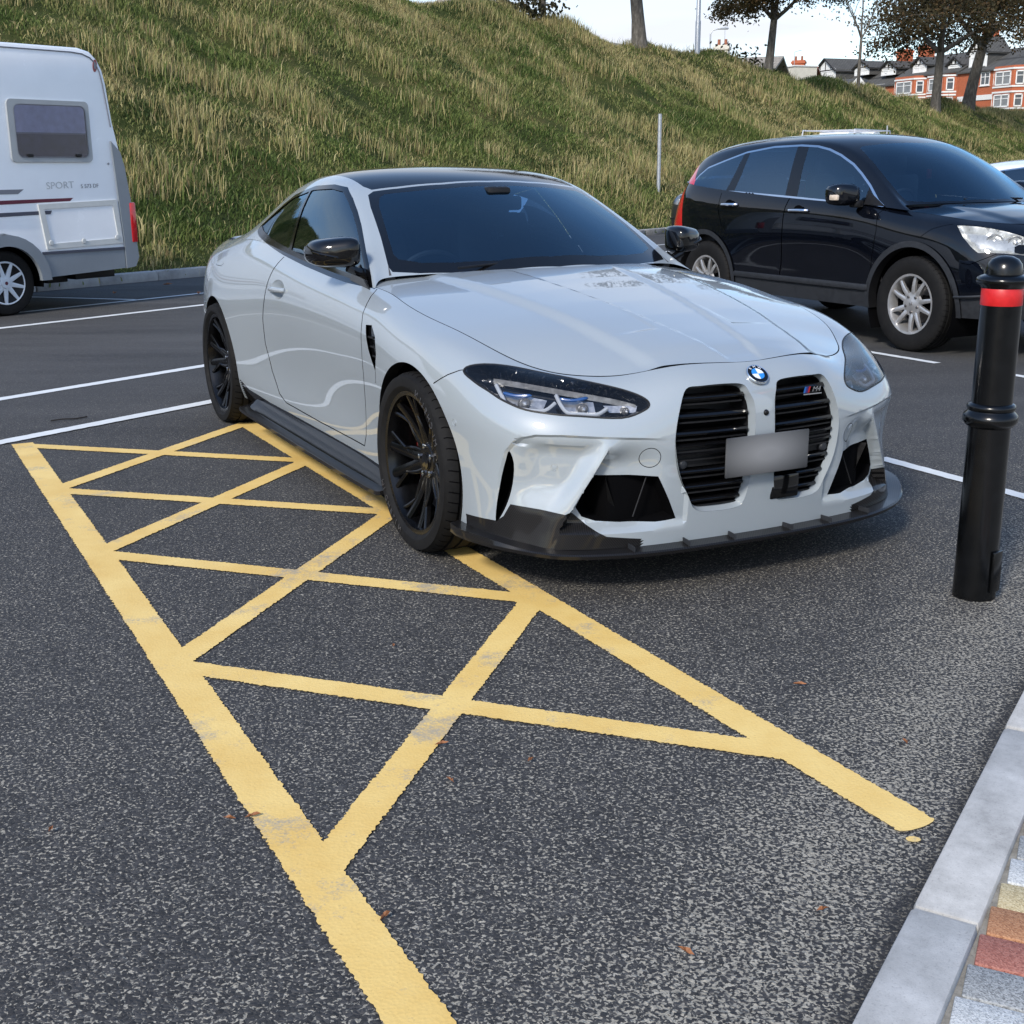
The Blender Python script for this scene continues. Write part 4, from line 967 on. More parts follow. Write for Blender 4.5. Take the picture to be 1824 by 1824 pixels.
# grey gabled house in front of the terrace
def small_house(px0, px1, py_e, py_r, dist, wallm, roofm, label, ridge_x=True, dpth=8, name='house'):
    a = Vector(at_px(px0, py_e, dist)); b = Vector(at_px(px1, py_e, dist - (px1 - px0) / 2215.0 * dist * .18)); ang = math.atan2(b.y - a.y, b.x - a.x); L = math.hypot(b.x - a.x, b.y - a.y); zr_ = at_px((px0 + px1) / 2, py_r, dist)[2]; h_ = house(name, label); h_.location = (a.x, a.y, 0); h_.rotation_euler = (0, 0, ang)
    MB().box((L / 2, dpth / 2, a.z / 2 - .05), (L, dpth, a.z - .1)).build('wall', wallm, h_, smooth=False)
    if ridge_x: gable_roof(h_, 0, L, 0, dpth, a.z, zr_, roofm)
    else:
        V = [(-.3, -.4, a.z - .15), (L / 2, -.4, zr_), (L + .3, -.4, a.z - .15), (-.3, dpth, a.z - .15), (L / 2, dpth, zr_), (L + .3, dpth, a.z - .15)]; V2 = [(q[0], q[1], q[2] - .2) for q in V]
        MB().add(V + V2, [(0, 1, 4, 3), (1, 2, 5, 4), (6, 9, 10, 7), (7, 10, 11, 8), (0, 6, 7, 1), (1, 7, 8, 2)]).build('roof', roofm, h_, smooth=False); MB().add([(0, -.02, a.z - .2), (L, -.02, a.z - .2), (L / 2, -.02, zr_ - .3)], [(0, 1, 2)]).build('gable', wallm, h_, smooth=False, fix=False)
        for s in (1, -1): MB().box((0, 0, 0), (.28, .10, math.hypot(L / 2 + .3, zr_ - a.z + .15)), M=Matrix.Translation((L / 2 + s * (L / 4 + .15), -.46, (zr_ + a.z) / 2 - .16)) @ Matrix.Rotation(-s * math.atan2(L / 2 + .3, zr_ - a.z + .15), 4, 'Y')).build('bargeboard', M_STONEBAND, h_, smooth=False)
    return h_, L, a.z, zr_
small_house(1508, 1552, 170, 138, 118, simple('dull_brick', (0.13, 0.10, 0.09), .9, var=.2), M_SLATE, 'low grey house with a white-edged gable in front of the terrace', False, 3.5)
h2, L2_, z2, zr2 = small_house(1455, 1512, 160, 137, 120, M_STONE, M_SLATE, 'low slate-roofed building left of the white-edged gable', True, 8)
h3, L3_, z3, zr3 = small_house(1190, 1372, 130, 97, 105, M_CREAM, M_TANROOF, 'long bungalow with tan tiled roof behind the crest', True, 9)
ch = chimney(h3, L3_ * .42, 4.5, zr3 - .8, zr3 + 1.0, 1.1, .8, M_CREAM); MB().tube([(L3_ * .44, 4.5, zr3 + 1.0), (L3_ * .44, 4.5, zr3 + 2.9), (L3_ * .44 + 1.4, 4.5, zr3 + 3.0)], .035, 5).build('tv_aerial', M_GALV, h3)
h4, L4_, z4, zr4 = small_house(1372, 1440, 138, 117, 150, M_CREAM, M_REDROOF, 'house with red tiled roof left of the half-timbered gable', True, 8)
chimney(h4, L4_ * .55, 4, zr4 - 1.5, zr4 + .8, 1.4, .8, M_BRICK)
h5 = house('outbuilding', 'cream rendered box-like building in front of the red roof', 'building'); p5 = at_px(1409, 128, 112); h5.location = (p5[0], p5[1], 0); h5.rotation_euler = (0, 0, TA); z5_ = at_px(1409, 119, 112)[2]
MB().box((0, 1.0, z5_ / 2), (1.25, 2.2, z5_)).build('wall', M_CREAM, h5, smooth=False); MB().box((0, 1.0, z5_ + .04), (1.4, 2.4, .10)).build('flat_roof', M_STONEBAND, h5, smooth=False)
MB().tube([(-.2, .4, z5_), (-.2, .4, z5_ + 1.2), (.8, .4, z5_ + 1.25)], .025, 5).build('tv_aerial', M_GALV, h5)
h6, L6_, z6, zr6 = small_house(770, 876, 16, -22, 95, M_CREAM, M_TANROOF, 'grey-roofed house peeping over the crest at the top of the photo', True, 9)
# stone wall along the crest
sw = empty('stone_wall', (0, 0, 0), 0, 'low grey stone wall along the crest left of the thick trunk', 'wall')
pts = [at_px(1022, 62, 50), at_px(1060, 70, 50), at_px(1064, 76, 50), at_px(1130, 86, 50)]
for i in (0, 2):
    a, b = Vector(pts[i]), Vector(pts[i + 1]); M = Matrix.Translation((a + b) / 2 - Vector((0, 0, .42))) @ (b - a).to_track_quat('X', 'Z').to_matrix().to_4x4()
    MB().box((0, 0, 0), ((b - a).length, .4, .8), M=M).build('wall_section', M_STONE, sw, smooth=False); MB().box((0, 0, .43), ((b - a).length + .05, .5, .10), M=M).build('coping', M_KERBFAR, sw, smooth=False)
# scrubby shrubs on the crest
def shrub(px, py, dist, r_, label, seed):
    x, y, z = on_bank(px, py, dist); e = empty('shrub', (x, y, z), 0, label, 'shrub'); rng = np.random.default_rng(seed); n = 900; C_ = rng.normal(0, 1, (n, 3)) * np.array([r_, r_, r_ * .55]) * .5 + np.array([0, 0, r_ * .35]); a = rng.normal(0, 1, (n, 3)); a /= np.linalg.norm(a, axis=1, keepdims=True); b = np.cross(a, rng.normal(0, 1, (n, 3))); b /= np.linalg.norm(b, axis=1, keepdims=True); s_ = .09
    lo = mesh_obj('foliage', np.stack([C_ - a * s_, C_ + b * s_ * .6, C_ + a * s_, C_ - b * s_ * .6], 1).reshape(-1, 3), np.arange(n * 4).reshape(-1, 4), M_LEAFDARK, e, smooth=False); lo['kind'] = 'stuff'; at = lo.data.color_attributes.new('tint', 'FLOAT_COLOR', 'POINT'); tv = rng.random(n) * .5; at.data.foreach_set('color', np.repeat(np.column_stack([tv, tv, tv, np.ones(n)]), 4, 0).ravel())
    MB().tube([(0, 0, -.2), (.05, 0, r_ * .4)], [.04, .02], 6).build('stem', M_BARK, e)
shrub(885, 22, 44, 1.6, 'dark shrub on the crest right of the peeping roof', 3); shrub(935, 38, 45, 1.2, 'dark shrub at the foot of the slender tree', 4); shrub(1300, 118, 58, 1.3, 'dark green shrub on the crest before the tan roof', 6)
# fallen leaves and a twig on the tarmac
M_FALLEN = simple('fallen_leaf', (0.24, 0.095, 0.035), 0.7, var=.45, scale=40)
lv = [(-1.01,2.43),(-.18,2.83),(-.15,2.64),(.04,2.74),(.79,3.18),(.97,2.82),(.59,2.10),(.31,1.97),(-.25,2.09),(-.63,2.47),(-.36,3.50),(-.58,2.48)]
names = ['beside the long yellow edge line at the left', 'on the yellow diagonal, upper of two', 'on the yellow diagonal, lower of two', 'right of the yellow crossing', 'near the yellow line by the bollard', 'near the rounded line end and kerb', 'in the lower right, close to the kerb', 'lowest of all, bottom centre', 'on the long yellow line near the bottom', 'left of the yellow line, left of a pair', 'between the two upper diagonals', 'left of the yellow line, right of a pair']
lmesh = []
for k in range(3):
    rs = random.Random(k); V = []; n = 9
    out = [(0, -1), (.28, -.55), (.5, -.2), (.34, .15), (.42, .5), (.12, .55), (0, 1), (-.16, .5), (-.45, .4), (-.3, .1), (-.46, -.25), (-.25, -.6)]
    V = [(x * .012 * rs.uniform(.8, 1.2), y * .02, .004 + .007 * abs(x) * 2 * rs.random() + .004 * rs.random()) for x, y in out] + [(0, 0, .003)]
    F = [(i, (i + 1) % 12, 12) for i in range(12)]; lmesh.append((V, F))
for i, ((x, y), nm) in enumerate(zip(lv, names)):
    V, F = lmesh[i % 3]; o = mesh_obj('fallen_leaf', V, F, M_FALLEN, smooth=False); o.location = (x, y, .006); o.rotation_euler = (0, 0, i * 1.9); s_ = .7 + .35 * ((i * 37) % 10) / 10; o.scale = (s_, s_, s_); tag(o, 'brown fallen leaf ' + nm, 'leaf', 'fallen leaves on the tarmac')
far_names = ['nearest the motorhome wheel', 'on the thin white line', 'half way to the coupe, by the line', 'close under the kerb', 'beside the short white divider']
for i in range(5):
    d_, n_ = [(9.2, 12.5), (10.3, 12.9), (11.1, 12.1), (9.7, 11.6), (12.0, 13.3), (8.9, 13.2), (10.9, 13.45), (9.4, 13.4), (12.6, 12.6)][i]; V, F = lmesh[i % 3]; o = mesh_obj('fallen_leaf', V, F, M_FALLEN, smooth=False); o.location = road(d_, n_, .008); o.scale = (3.2, 3.2, 3.2); o.rotation_euler = (0, 0, i * 2.1); tag(o, 'brown leaf on the far parking bay, ' + far_names[i], 'leaf', 'fallen leaves by the far kerb')
tw = MB().tube(catmull([(-2.66, 7.07, .008), (-2.60, 7.10, .012), (-2.54, 7.13, .008), (-2.485, 7.18, .01)], 4), .0045, 6).build('twig', simple('dark_twig', (0.012, 0.010, 0.009), .8)); tag(tw, 'short dark twig lying above the yellow corner', 'twig')
# ---------------------------------------------------------------- coupe: control nets, car frame (x forward from front axle, y left, z up)
def _st(x, prof):
    return [(x, y, z) for (y, z) in prof]
M4_A = [
 [(.862,0,.17),(.872,0,.26),(.882,0,.36),(.888,0,.46),(.888,0,.56),(.878,0,.64),(.845,0,.69),(.81,0,.72),(.785,0,.745)],
 [(.86,.15,.17),(.87,.15,.26),(.88,.15,.36),(.885,.15,.46),(.885,.15,.56),(.875,.145,.645),(.845,.14,.705),(.805,.14,.735),(.77,.14,.752)],
 [(.85,.30,.17),(.86,.30,.26),(.868,.30,.36),(.872,.30,.46),(.87,.295,.56),(.86,.285,.64),(.835,.275,.70),(.79,.27,.735),(.745,.265,.752)],
 [(.835,.46,.17),(.84,.455,.26),(.845,.45,.36),(.845,.45,.46),(.84,.44,.55),(.82,.42,.62),(.79,.395,.68),(.755,.375,.715),(.715,.36,.735)],
 [(.80,.60,.17),(.80,.59,.26),(.80,.585,.36),(.80,.585,.46),(.79,.575,.545),(.765,.55,.61),(.73,.515,.665),(.70,.48,.70),(.67,.455,.715)],
 [(.745,.71,.17),(.74,.70,.26),(.74,.695,.36),(.74,.695,.46),(.735,.695,.55),(.71,.67,.615),(.675,.63,.67),(.64,.585,.70),(.61,.545,.715)],
 [(.67,.80,.17),(.66,.79,.26),(.66,.785,.37),(.665,.79,.47),(.665,.79,.555),(.64,.765,.62),(.60,.725,.68),(.565,.675,.71),(.535,.62,.72)],
 [(.56,.87,.17),(.55,.855,.26),(.55,.855,.37),(.55,.855,.47),(.555,.862,.56),(.53,.845,.635),(.495,.81,.695),(.465,.755,.73),(.44,.68,.74)],
 [(.42,.89,.17),(.42,.885,.26),(.42,.89,.38),(.42,.893,.48),(.42,.905,.575),(.40,.895,.655),(.38,.868,.72),(.365,.81,.76),(.355,.725,.77)],
 _st(.25,[(.885,.17),(.905,.27),(.915,.40),(.922,.50),(.93,.59),(.922,.675),(.898,.745),(.845,.79),(.755,.80)]),
 _st(.10,[(.90,.17),(.925,.27),(.935,.40),(.942,.52),(.943,.61),(.94,.70),(.918,.775),(.865,.82),(.78,.832)]),
 _st(-.1,[(.90,.17),(.925,.27),(.935,.40),(.942,.52),(.944,.62),(.940,.71),(.918,.785),(.87,.835),(.80,.855)]),
 _st(-.3,[(.885,.18),(.905,.27),(.915,.40),(.925,.52),(.930,.62),(.930,.72),(.915,.80),(.875,.86),(.81,.885)]),
 _st(-.55,[(.875,.18),(.895,.27),(.895,.40),(.902,.52),(.910,.62),(.913,.72),(.905,.805),(.87,.875),(.775,.915)]),
 _st(-.75,[(.872,.19),(.893,.27),(.890,.40),(.898,.52),(.907,.62),(.910,.725),(.904,.81),(.875,.88),(.79,.925)]),
 _st(-.95,[(.87,.19),(.893,.27),(.887,.40),(.894,.52),(.904,.62),(.908,.73),(.903,.815),(.878,.885),(.797,.94)]),
 _st(-1.3,[(.87,.19),(.893,.27),(.885,.40),(.892,.52),(.903,.63),(.909,.735),(.904,.83),(.88,.90),(.805,.96)]),
 _st(-1.7,[(.87,.19),(.895,.27),(.885,.40),(.893,.52),(.905,.63),(.911,.74),(.905,.845),(.88,.925),(.81,.99)]),
 _st(-2.05,[(.875,.19),(.90,.27),(.895,.40),(.905,.52),(.915,.63),(.918,.745),(.907,.86),(.875,.95),(.805,1.02)]),
 _st(-2.35,[(.88,.19),(.91,.27),(.915,.40),(.925,.52),(.932,.63),(.932,.75),(.912,.87),(.87,.965),(.79,1.04)]),
 _st(-2.6,[(.885,.19),(.925,.27),(.935,.40),(.941,.52),(.943,.63),(.938,.75),(.912,.87),(.865,.965),(.775,1.04)]),
 _st(-2.857,[(.885,.2),(.925,.28),(.938,.40),(.944,.52),(.945,.63),(.938,.75),(.91,.87),(.86,.955),(.765,1.02)]),
 _st(-3.1,[(.87,.21),(.905,.29),(.918,.40),(.925,.52),(.925,.63),(.915,.75),(.885,.86),(.835,.945),(.74,1.005)]),
 _st(-3.35,[(.83,.22),(.865,.3),(.878,.40),(.883,.52),(.882,.63),(.872,.75),(.845,.855),(.795,.935),(.70,.995)]),
 _st(-3.56,[(.77,.24),(.80,.31),(.815,.41),(.82,.52),(.82,.63),(.812,.75),(.79,.855),(.745,.935),(.65,.99)]),
 [(-3.70,.69,.26),(-3.73,.71,.33),(-3.75,.72,.42),(-3.75,.725,.53),(-3.745,.725,.64),(-3.735,.72,.76),(-3.725,.70,.87),(-3.71,.66,.945),(-3.68,.58,.995)],
 [(-3.78,.54,.27),(-3.83,.55,.34),(-3.85,.56,.43),(-3.86,.56,.53),(-3.85,.56,.65),(-3.84,.56,.77),(-3.82,.55,.88),(-3.81,.52,.955),(-3.77,.46,1.005)],
 [(-3.82,.28,.28),(-3.87,.3,.35),(-3.90,.32,.43),(-3.91,.32,.54),(-3.90,.32,.65),(-3.89,.32,.77),(-3.87,.31,.88),(-3.86,.3,.965),(-3.82,.27,1.02)],
 [(-3.83,0,.28),(-3.88,0,.35),(-3.91,0,.43),(-3.92,0,.54),(-3.91,0,.65),(-3.90,0,.77),(-3.88,0,.88),(-3.87,0,.97),(-3.83,0,1.025)],
]
M4_C = [  # greenhouse: windscreen base -> rear window base; belt -> roof centre
 [(-.66,.80,.905),(-.69,.785,.925),(-.735,.755,.945),(-.755,.715,.955),(-.70,.60,.965),(-.62,.42,.972),(-.555,.22,.977),(-.53,0,.98)],
 [(-.80,.795,.92),(-.90,.755,1.01),(-.97,.695,1.09),(-.985,.655,1.105),(-.93,.55,1.115),(-.86,.38,1.125),(-.80,.20,1.13),(-.78,0,1.132)],
 [(-1.0,.795,.935),(-1.12,.735,1.07),(-1.21,.650,1.205),(-1.225,.612,1.222),(-1.18,.51,1.24),(-1.12,.35,1.255),(-1.075,.18,1.265),(-1.06,0,1.268)],
 [(-1.25,.80,.955),(-1.34,.728,1.125),(-1.42,.625,1.285),(-1.43,.585,1.312),(-1.40,.48,1.335),(-1.34,.32,1.350),(-1.30,.16,1.358),(-1.28,0,1.360)],
 [(-1.55,.803,.975),(-1.60,.722,1.165),(-1.66,.62,1.325),(-1.665,.575,1.360),(-1.65,.47,1.382),(-1.62,.31,1.395),(-1.60,.15,1.401),(-1.6,0,1.403)],
 [(-1.9,.805,1.0),(-1.92,.72,1.175),(-1.95,.615,1.325),(-1.95,.57,1.362),(-1.95,.47,1.388),(-1.95,.31,1.402),(-1.95,.15,1.409),(-1.95,0,1.411)],
 [(-2.2,.80,1.03),(-2.22,.72,1.165),(-2.25,.605,1.292),(-2.25,.56,1.330),(-2.25,.46,1.362),(-2.25,.31,1.382),(-2.25,.15,1.392),(-2.25,0,1.395)],
 [(-2.45,.79,1.04),(-2.5,.72,1.13),(-2.54,.60,1.235),(-2.55,.55,1.270),(-2.55,.45,1.305),(-2.55,.31,1.33),(-2.55,.15,1.342),(-2.55,0,1.345)],
 [(-2.7,.778,1.03),(-2.77,.705,1.085),(-2.83,.59,1.155),(-2.85,.535,1.185),(-2.85,.44,1.22),(-2.85,.30,1.243),(-2.85,.15,1.255),(-2.85,0,1.258)],
 [(-3.0,.753,1.01),(-3.07,.68,1.035),(-3.12,.57,1.075),(-3.14,.51,1.095),(-3.15,.42,1.115),(-3.16,.29,1.132),(-3.17,.15,1.14),(-3.17,0,1.142)],
 [(-3.3,.71,.996),(-3.36,.64,1.003),(-3.40,.54,1.01),(-3.42,.48,1.015),(-3.43,.40,1.02),(-3.44,.28,1.03),(-3.45,.14,1.035),(-3.45,0,1.04)],
]
# ---------------------------------------------------------------- the grey coupe
M4_POSE = ((0.458, 4.915, 0.0), R(-63.2))
car = empty('sports_coupe', M4_POSE[0], M4_POSE[1], 'pale grey two-door coupe with black roof and tall twin grilles parked over the yellow hatching', 'car')
GRILLE = [(.288,.684),(.232,.692),(.139,.693),(.074,.686),(.056,.660),(.042,.618),(.041,.525),(.047,.431),(.053,.344),(.070,.285),(.098,.268),(.186,.266),(.258,.278),(.290,.328),(.326,.405),(.343,.490),(.342,.551),(.322,.624)]
CREASE = [(.352,.530),(.45,.538),(.586,.546),(.693,.553),(.765,.552),(.80,.540),(.822,.517),(.834,.49),(.842,.43),(.848,.368),(.856,.257),(.86,.16)]
FIN = [(.556,.513),(.585,.465),(.614,.412),(.643,.36),(.672,.304)]
_cr = dense(CREASE, 0.0012); _fin = dense(FIN + [(.70,.25),(.74,.16)], 0.01)
_K = np.array(CREASE + [(.30,.16),(.30,.53)])
def yfin(z): return np.interp(-z, [-.513, -.465, -.412, -.36, -.304, -.25, -.16], [.556, .585, .614, .643, .672, .70, .74])
def fascia_disp(P, N, UV):
    Y = np.abs(P[:, 1]); Z = P[:, 2]
    m = (P[:, 0] > 0.40) & (Z < 0.57) & (UV[:, 0] < 8.2)
    d = np.zeros(len(P))
    q = np.stack([Y, Z], 1); ins = inside(_K, q) & m
    idx = np.where(ins)[0]
    if len(idx):
        dist = np.concatenate([np.sqrt(((q[idx[i:i + 400]][:, None] - _cr[None]) ** 2).sum(2).min(1)) for i in range(0, len(idx), 400)])
        y, z = Y[idx], Z[idx]; yf = yfin(z)
        outer = (y > yf - 0.0035) & (z < .515)
        do = (0.009 * np.minimum(1, dist / .007) + 0.027 * sstep(0, .075, dist)) * (1 - 0.65 * sstep(.40, .27, z)) * (0.10 + 0.90 * sstep(0, .075, y - yf))
        di = (0.008 * np.minimum(1, dist / .007) + 0.038 * sstep(0, .10, np.interp(y, [.35, .586, .78], [.53, .546, .552]) - z)) * (.22 + .78 * sstep(.36, .50, y)) * (1 - sstep(.255, .22, z)) * (1 - .85 * np.exp(-(((y - .556) / .035) ** 2 + ((z - .513) / .035) ** 2)))
        d[idx] = np.where(outer, do, di)
    # recess of the grille frame edge is a separate wall; the lower lip rolls under
    return P - N * d[:, None]
shA = Sheet(M4_A, ulo='mirror', uhi='mirror', su=0.16, sv=0.09, disp=fascia_disp)
shC = Sheet(M4_C, vhi='mirror', su=0.27, sv=0.11)
FR = (0, 1, 1); SD = (1, 0, 1)
def yz(l): return [(0, a, b) for a, b in l]
def xz(l): return [(a, 0, b) for a, b in l]
# ---- outlines on sheet A
L_gr = shA.inv(yz(catmull(GRILLE, 4, True)), FR, ur=(0, 4))
INTAKE = [(.606,.412),(.50,.409),(.396,.403),(.356,.32),(.326,.252),(.40,.246),(.52,.248),(.60,.256),(.645,.272),(.664,.304),(.636,.36)]
L_in = shA.inv(yz(dense(INTAKE, .015, True)), FR, ur=(1, 7))
SLIT = [(.597,-.828,.487),(.608,-.82,.446),(.601,-.822,.376),(.589,-.829,.317),(.571,-.841,.269),(.549,-.853,.240),(.549,-.849,.303),(.566,-.841,.396),(.585,-.833,.46)]
L_sl = shA.inv(catmull(SLIT, 3, True))
LAMP = [(.345,-.868,.724),(.361,-.829,.745),(.447,-.714,.741),(.542,-.627,.721),(.649,-.546,.704),(.73,-.474,.685),(.781,-.428,.664),(.804,-.413,.642),(.807,-.436,.623),(.787,-.508,.602),(.728,-.627,.609),(.681,-.703,.615),(.615,-.771,.625),(.541,-.815,.648),(.478,-.838,.672),(.415,-.855,.692)]
L_lamp = shA.inv(catmull(LAMP, 4, True))
L_lampin = None
def arc(cx, cz, r, a0, a1, n): return [(cx + r * math.cos(R(a0 + (a1 - a0) * i / n)), 0, cz + r * math.sin(R(a0 + (a1 - a0) * i / n))) for i in range(n + 1)]
def arch_loop(sh, cx, cz, r, ur):
    q = sh.inv(arc(cx, cz, r, -24, 204, 60), SD, ur=ur)
    return np.concatenate([q, [[q[-1][0], -0.6], [q[0][0], -0.6]]]), q
L_fa, Q_fa = arch_loop(shA, 0.0, .338, .374, (7.5, 13.2))
L_ra, Q_ra = arch_loop(shA, -2.857, .338, .378, (18, 24))
L_crease = shA.inv(yz(dense(CREASE[:-1], .012)), FR, ur=(1, 9))
def _offs(p, d):
    p = np.asarray(p, float); t = np.gradient(p, axis=0); t /= np.linalg.norm(t, axis=1, keepdims=True); return p + np.stack([t[:, 1], -t[:, 0]], 1) * d
L_crease2 = shA.inv(yz(_offs(dense(CREASE[:-1], .012), .007)), FR, ur=(1, 9))
L_fin = shA.inv(yz(dense(FIN, .01)), FR, ur=(2, 7)); L_fin2 = shA.inv(yz([(y - .006, z) for y, z in dense(FIN, .01)]), FR, ur=(2, 7))
DLO = [(-.70,.918),(-.95,.924),(-1.18,.937),(-1.50,.960),(-1.84,.990),(-2.15,1.023),(-2.42,1.058),(-2.545,1.082),(-2.555,1.105),(-2.50,1.14),(-2.35,1.225),(-2.22,1.272),(-1.91,1.316),(-1.65,1.324),(-1.50,1.312),(-1.37,1.265),(-1.25,1.212),(-1.13,1.152),(-.94,1.047),(-.78,.962)]
def shrink_poly(p, d):
    p = np.asarray(p, float); n = len(p); out = []
    area = 0.5 * sum(p[i][0] * p[(i + 1) % n][1] - p[(i + 1) % n][0] * p[i][1] for i in range(n)); s = 1 if area > 0 else -1
    for i in range(n):
        a, b, c = p[i - 1], p[i], p[(i + 1) % n]
        e1 = (b - a) / max(np.linalg.norm(b - a), 1e-9); e2 = (c - b) / max(np.linalg.norm(c - b), 1e-9)
        n1 = np.array([-e1[1], e1[0]]) * s; n2 = np.array([-e2[1], e2[0]]) * s; m = n1 + n2; m /= max(np.linalg.norm(m), 1e-9)
        out.append(b + m * d / max(0.5, m @ n1))
    return np.array(out)
DLOs = dense(DLO, .03, True)
# trim below the belt lies on sheet A: everything above this line is trim
_tb = np.array([(-.66,.914)] + DLO[:8] + [(-2.62,1.09)])
L_trimA = shA.inv(xz(dense(_tb, .03)), SD, ur=(12.8, 21), vr=(6, 8))
def trimA(c):
    P = shA.base(c[:, 0], c[:, 1]); return (P[:, 0] < -.68) & (P[:, 0] > -2.6) & (P[:, 2] > np.interp(-P[:, 0], -_tb[:, 0], _tb[:, 1])) & (c[:, 1] > 6.5)
DOORF = [(-.66,.918),(-.585,.87),(-.545,.80),(-.528,.70),(-.527,.592),(-.545,.45),(-.565,.338),(-.60,.285)]
DOORB = [(-.60,.285),(-1.2,.283),(-1.70,.290),(-1.80,.32),(-1.90,.42),(-1.955,.55),(-1.945,.68),(-1.90,.79),(-1.85,.90),(-1.82,.985)]
def gap(sh, pts, w, metric, **k):
    return sh.strip(sh.inv(dense(pts, .03), metric, **k), w)
G_door = gap(shA, xz(DOORF + DOORB[1:]), .0022, SD, ur=(11, 20))
L_door = shA.inv(xz(dense(DOORF + DOORB[1:], .03)), SD, ur=(11, 20))
door_poly = np.concatenate([L_door, [[L_door[-1][0], 8.5], [L_door[0][0], 8.5]]])
G_bump = gap(shA, [(.215,.925,.667),(.286,.90,.706),(.329,.874,.725),(.345,.866,.729)], .0022, (1, 1, 1))
VENT = [(-.495,-.905,.797),(-.428,-.905,.802),(-.365,-.917,.765),(-.338,-.926,.704),(-.353,-.925,.632),(-.395,-.922,.665),(-.440,-.919,.707),(-.472,-.914,.752)]
L_vent = shA.inv(dense(VENT, .02, True))
G_vent = gap(shA, [(-.353,-.925,.632),(-.36,-.925,.585)], .0015, (1, 1, 1))
CARB = [(.385,-.886,.232),(.55,-.852,.243),(.575,-.838,.262),(.596,-.824,.306),(.68,-.755,.298),(.752,-.673,.284),(.777,-.631,.247),(.805,-.57,.212),(.83,-.45,.196)]
L_carb = shA.inv(dense(CARB, .02))
carb_poly = np.concatenate([L_carb, [[L_carb[-1][0], -.5], [L_carb[0][0], -.5]]])
SKT = [(-2.46,.30),(-2.33,.262),(-2.0,.245),(-1.2,.242),(-.6,.240),(-.36,.235),(-.33,.262)]
L_skt = shA.inv(xz(dense(SKT, .03)), SD, ur=(11, 20))
skt_poly = np.concatenate([L_skt, [[L_skt[-1][0], -.5], [L_skt[0][0], -.5]]])
HND = [(-1.70 + .105 * math.cos(a), 0, .84 + .046 * math.sin(a)) for a in np.linspace(0, 2 * PI, 28, endpoint=False)]
L_hnd = shA.inv(HND, SD, ur=(15, 19))
G_tow = shA.strip(shA.inv([(0, .425 + .034 * math.cos(a), .468 + .034 * math.sin(a)) for a in np.linspace(0, 2 * PI, 29)], FR, ur=(1, 5)), .0012)
G_fuel = gap(shA, [(-2.93,0,.945),(-2.935,0,.90),(-2.91,0,.882),(-2.78,0,.885),(-2.74,0,.90)], .0012, SD, ur=(20, 24))
us = np.unique(np.concatenate([np.arange(0, 9.5, 1 / 12), np.arange(9.5, 28.01, 1 / 7)])); us[-1] = 28
vs = np.unique(np.concatenate([np.arange(0, 8.0, 1 / 9), [8.0]]))
pa = shA.build(us, vs, [L_gr, L_in, L_sl, L_lamp, L_fa, L_ra, G_door, G_bump, L_vent, G_vent, L_hnd, G_tow, G_fuel],
    [L_crease, L_crease2, L_fin, L_fin2, L_carb, L_skt, L_trimA],
    [('void', L_gr), ('void', L_in), ('void', L_sl), ('lamp', L_lamp), ('void', L_fa), ('void', L_ra), ('vent', L_vent), ('gap', G_door), ('gap', G_bump), ('gap', G_vent), ('gap', G_tow), ('gap', G_fuel),
     ('carbon', carb_poly), ('trim', trimA), ('skirt', skt_poly), ('handle', L_hnd), ('door', door_poly),
     ('bumper', lambda c: c[:, 0] < np.interp(c[:, 1], shA.inv([(.215,.925,.667),(.286,.90,.706),(.345,.868,.727)])[:, 1], shA.inv([(.215,.925,.667),(.286,.90,.706),(.345,.868,.727)])[:, 0]))])
def put(name, piece, mat, parent, exact=True, angle=24):
    """a half piece on the left and its mirror image on the right, as two parts"""
    V, F, N = piece[0], piece[1], piece[2]
    a = mesh_obj(name, V, F, mat, parent, True, angle, N if exact else None)
    V2, F2, N2 = mirrored(V, F, N)
    b = mesh_obj(name, V2, F2, mat, parent, True, angle, N2 if exact else None)
    return a, b
def put_one(name, piece, mat, parent, exact=True, angle=24):
    V, F, N = both(piece); return mesh_obj(name, V, F, mat, parent, True, angle, N if exact else None)
body = put_one('body_shell', pa['body'], M_PAINT, car)
put_one('front_bumper', pa['bumper'], M_PAINT, car, exact=False, angle=20)
put_split('corner_blade', *both(pa['carbon']), M_CARBON, car, False)
doors = put('door', pa['door'], M_PAINT, car)
put('side_skirt', pa['skirt'], M_GLOSSBLACK, car)
put('window_trim', pa['trim'], M_GLOSSBLACK, car)
Vg, Fg, Ng, _ = pa['gap']; put_split('panel_gap', *both((Vg - Ng * 0.006, Fg, Ng)), M_VOID, car)
Vv, Fv, Nv, _ = pa['vent']; vents = put('fender_vent', (Vv - Nv * 0.012, Fv, Nv), M_GLOSSBLACK, car)
Vh, Fh, Nh, UVh = pa['handle']
hc = np.array([-1.70, .84]); rr = np.clip(np.hypot((Vh[:, 0] - hc[0]) / .105, (Vh[:, 2] - hc[1]) / .046), 0, 1)
hr = put('handle_recess', (Vh - Nh * (0.028 * (1 - rr ** 2))[:, None], Fh, Nh), M_PAINT, car, exact=False)
for s in (1, -1):
    h = MB(); h.tube(catmull([(-1.815, s * .903, .836), (-1.78, s * .915, .838), (-1.70, s * .921, .841), (-1.62, s * .914, .843), (-1.59, s * .899, .844)], 4), [.009] + [.013] * 15 + [.009], 10)
    hh = h.build('door_handle', M_PAINT, doors[0] if s > 0 else doors[1])
    # blade in the vent
    g = MB()
    for k in range(3): g.box((-.425 + .02 * k, s * .912, .755 - .035 * k), (.055, .006, .006))
    g.build('vent_slat', M_PLASTIC, vents[0] if s > 0 else vents[1])
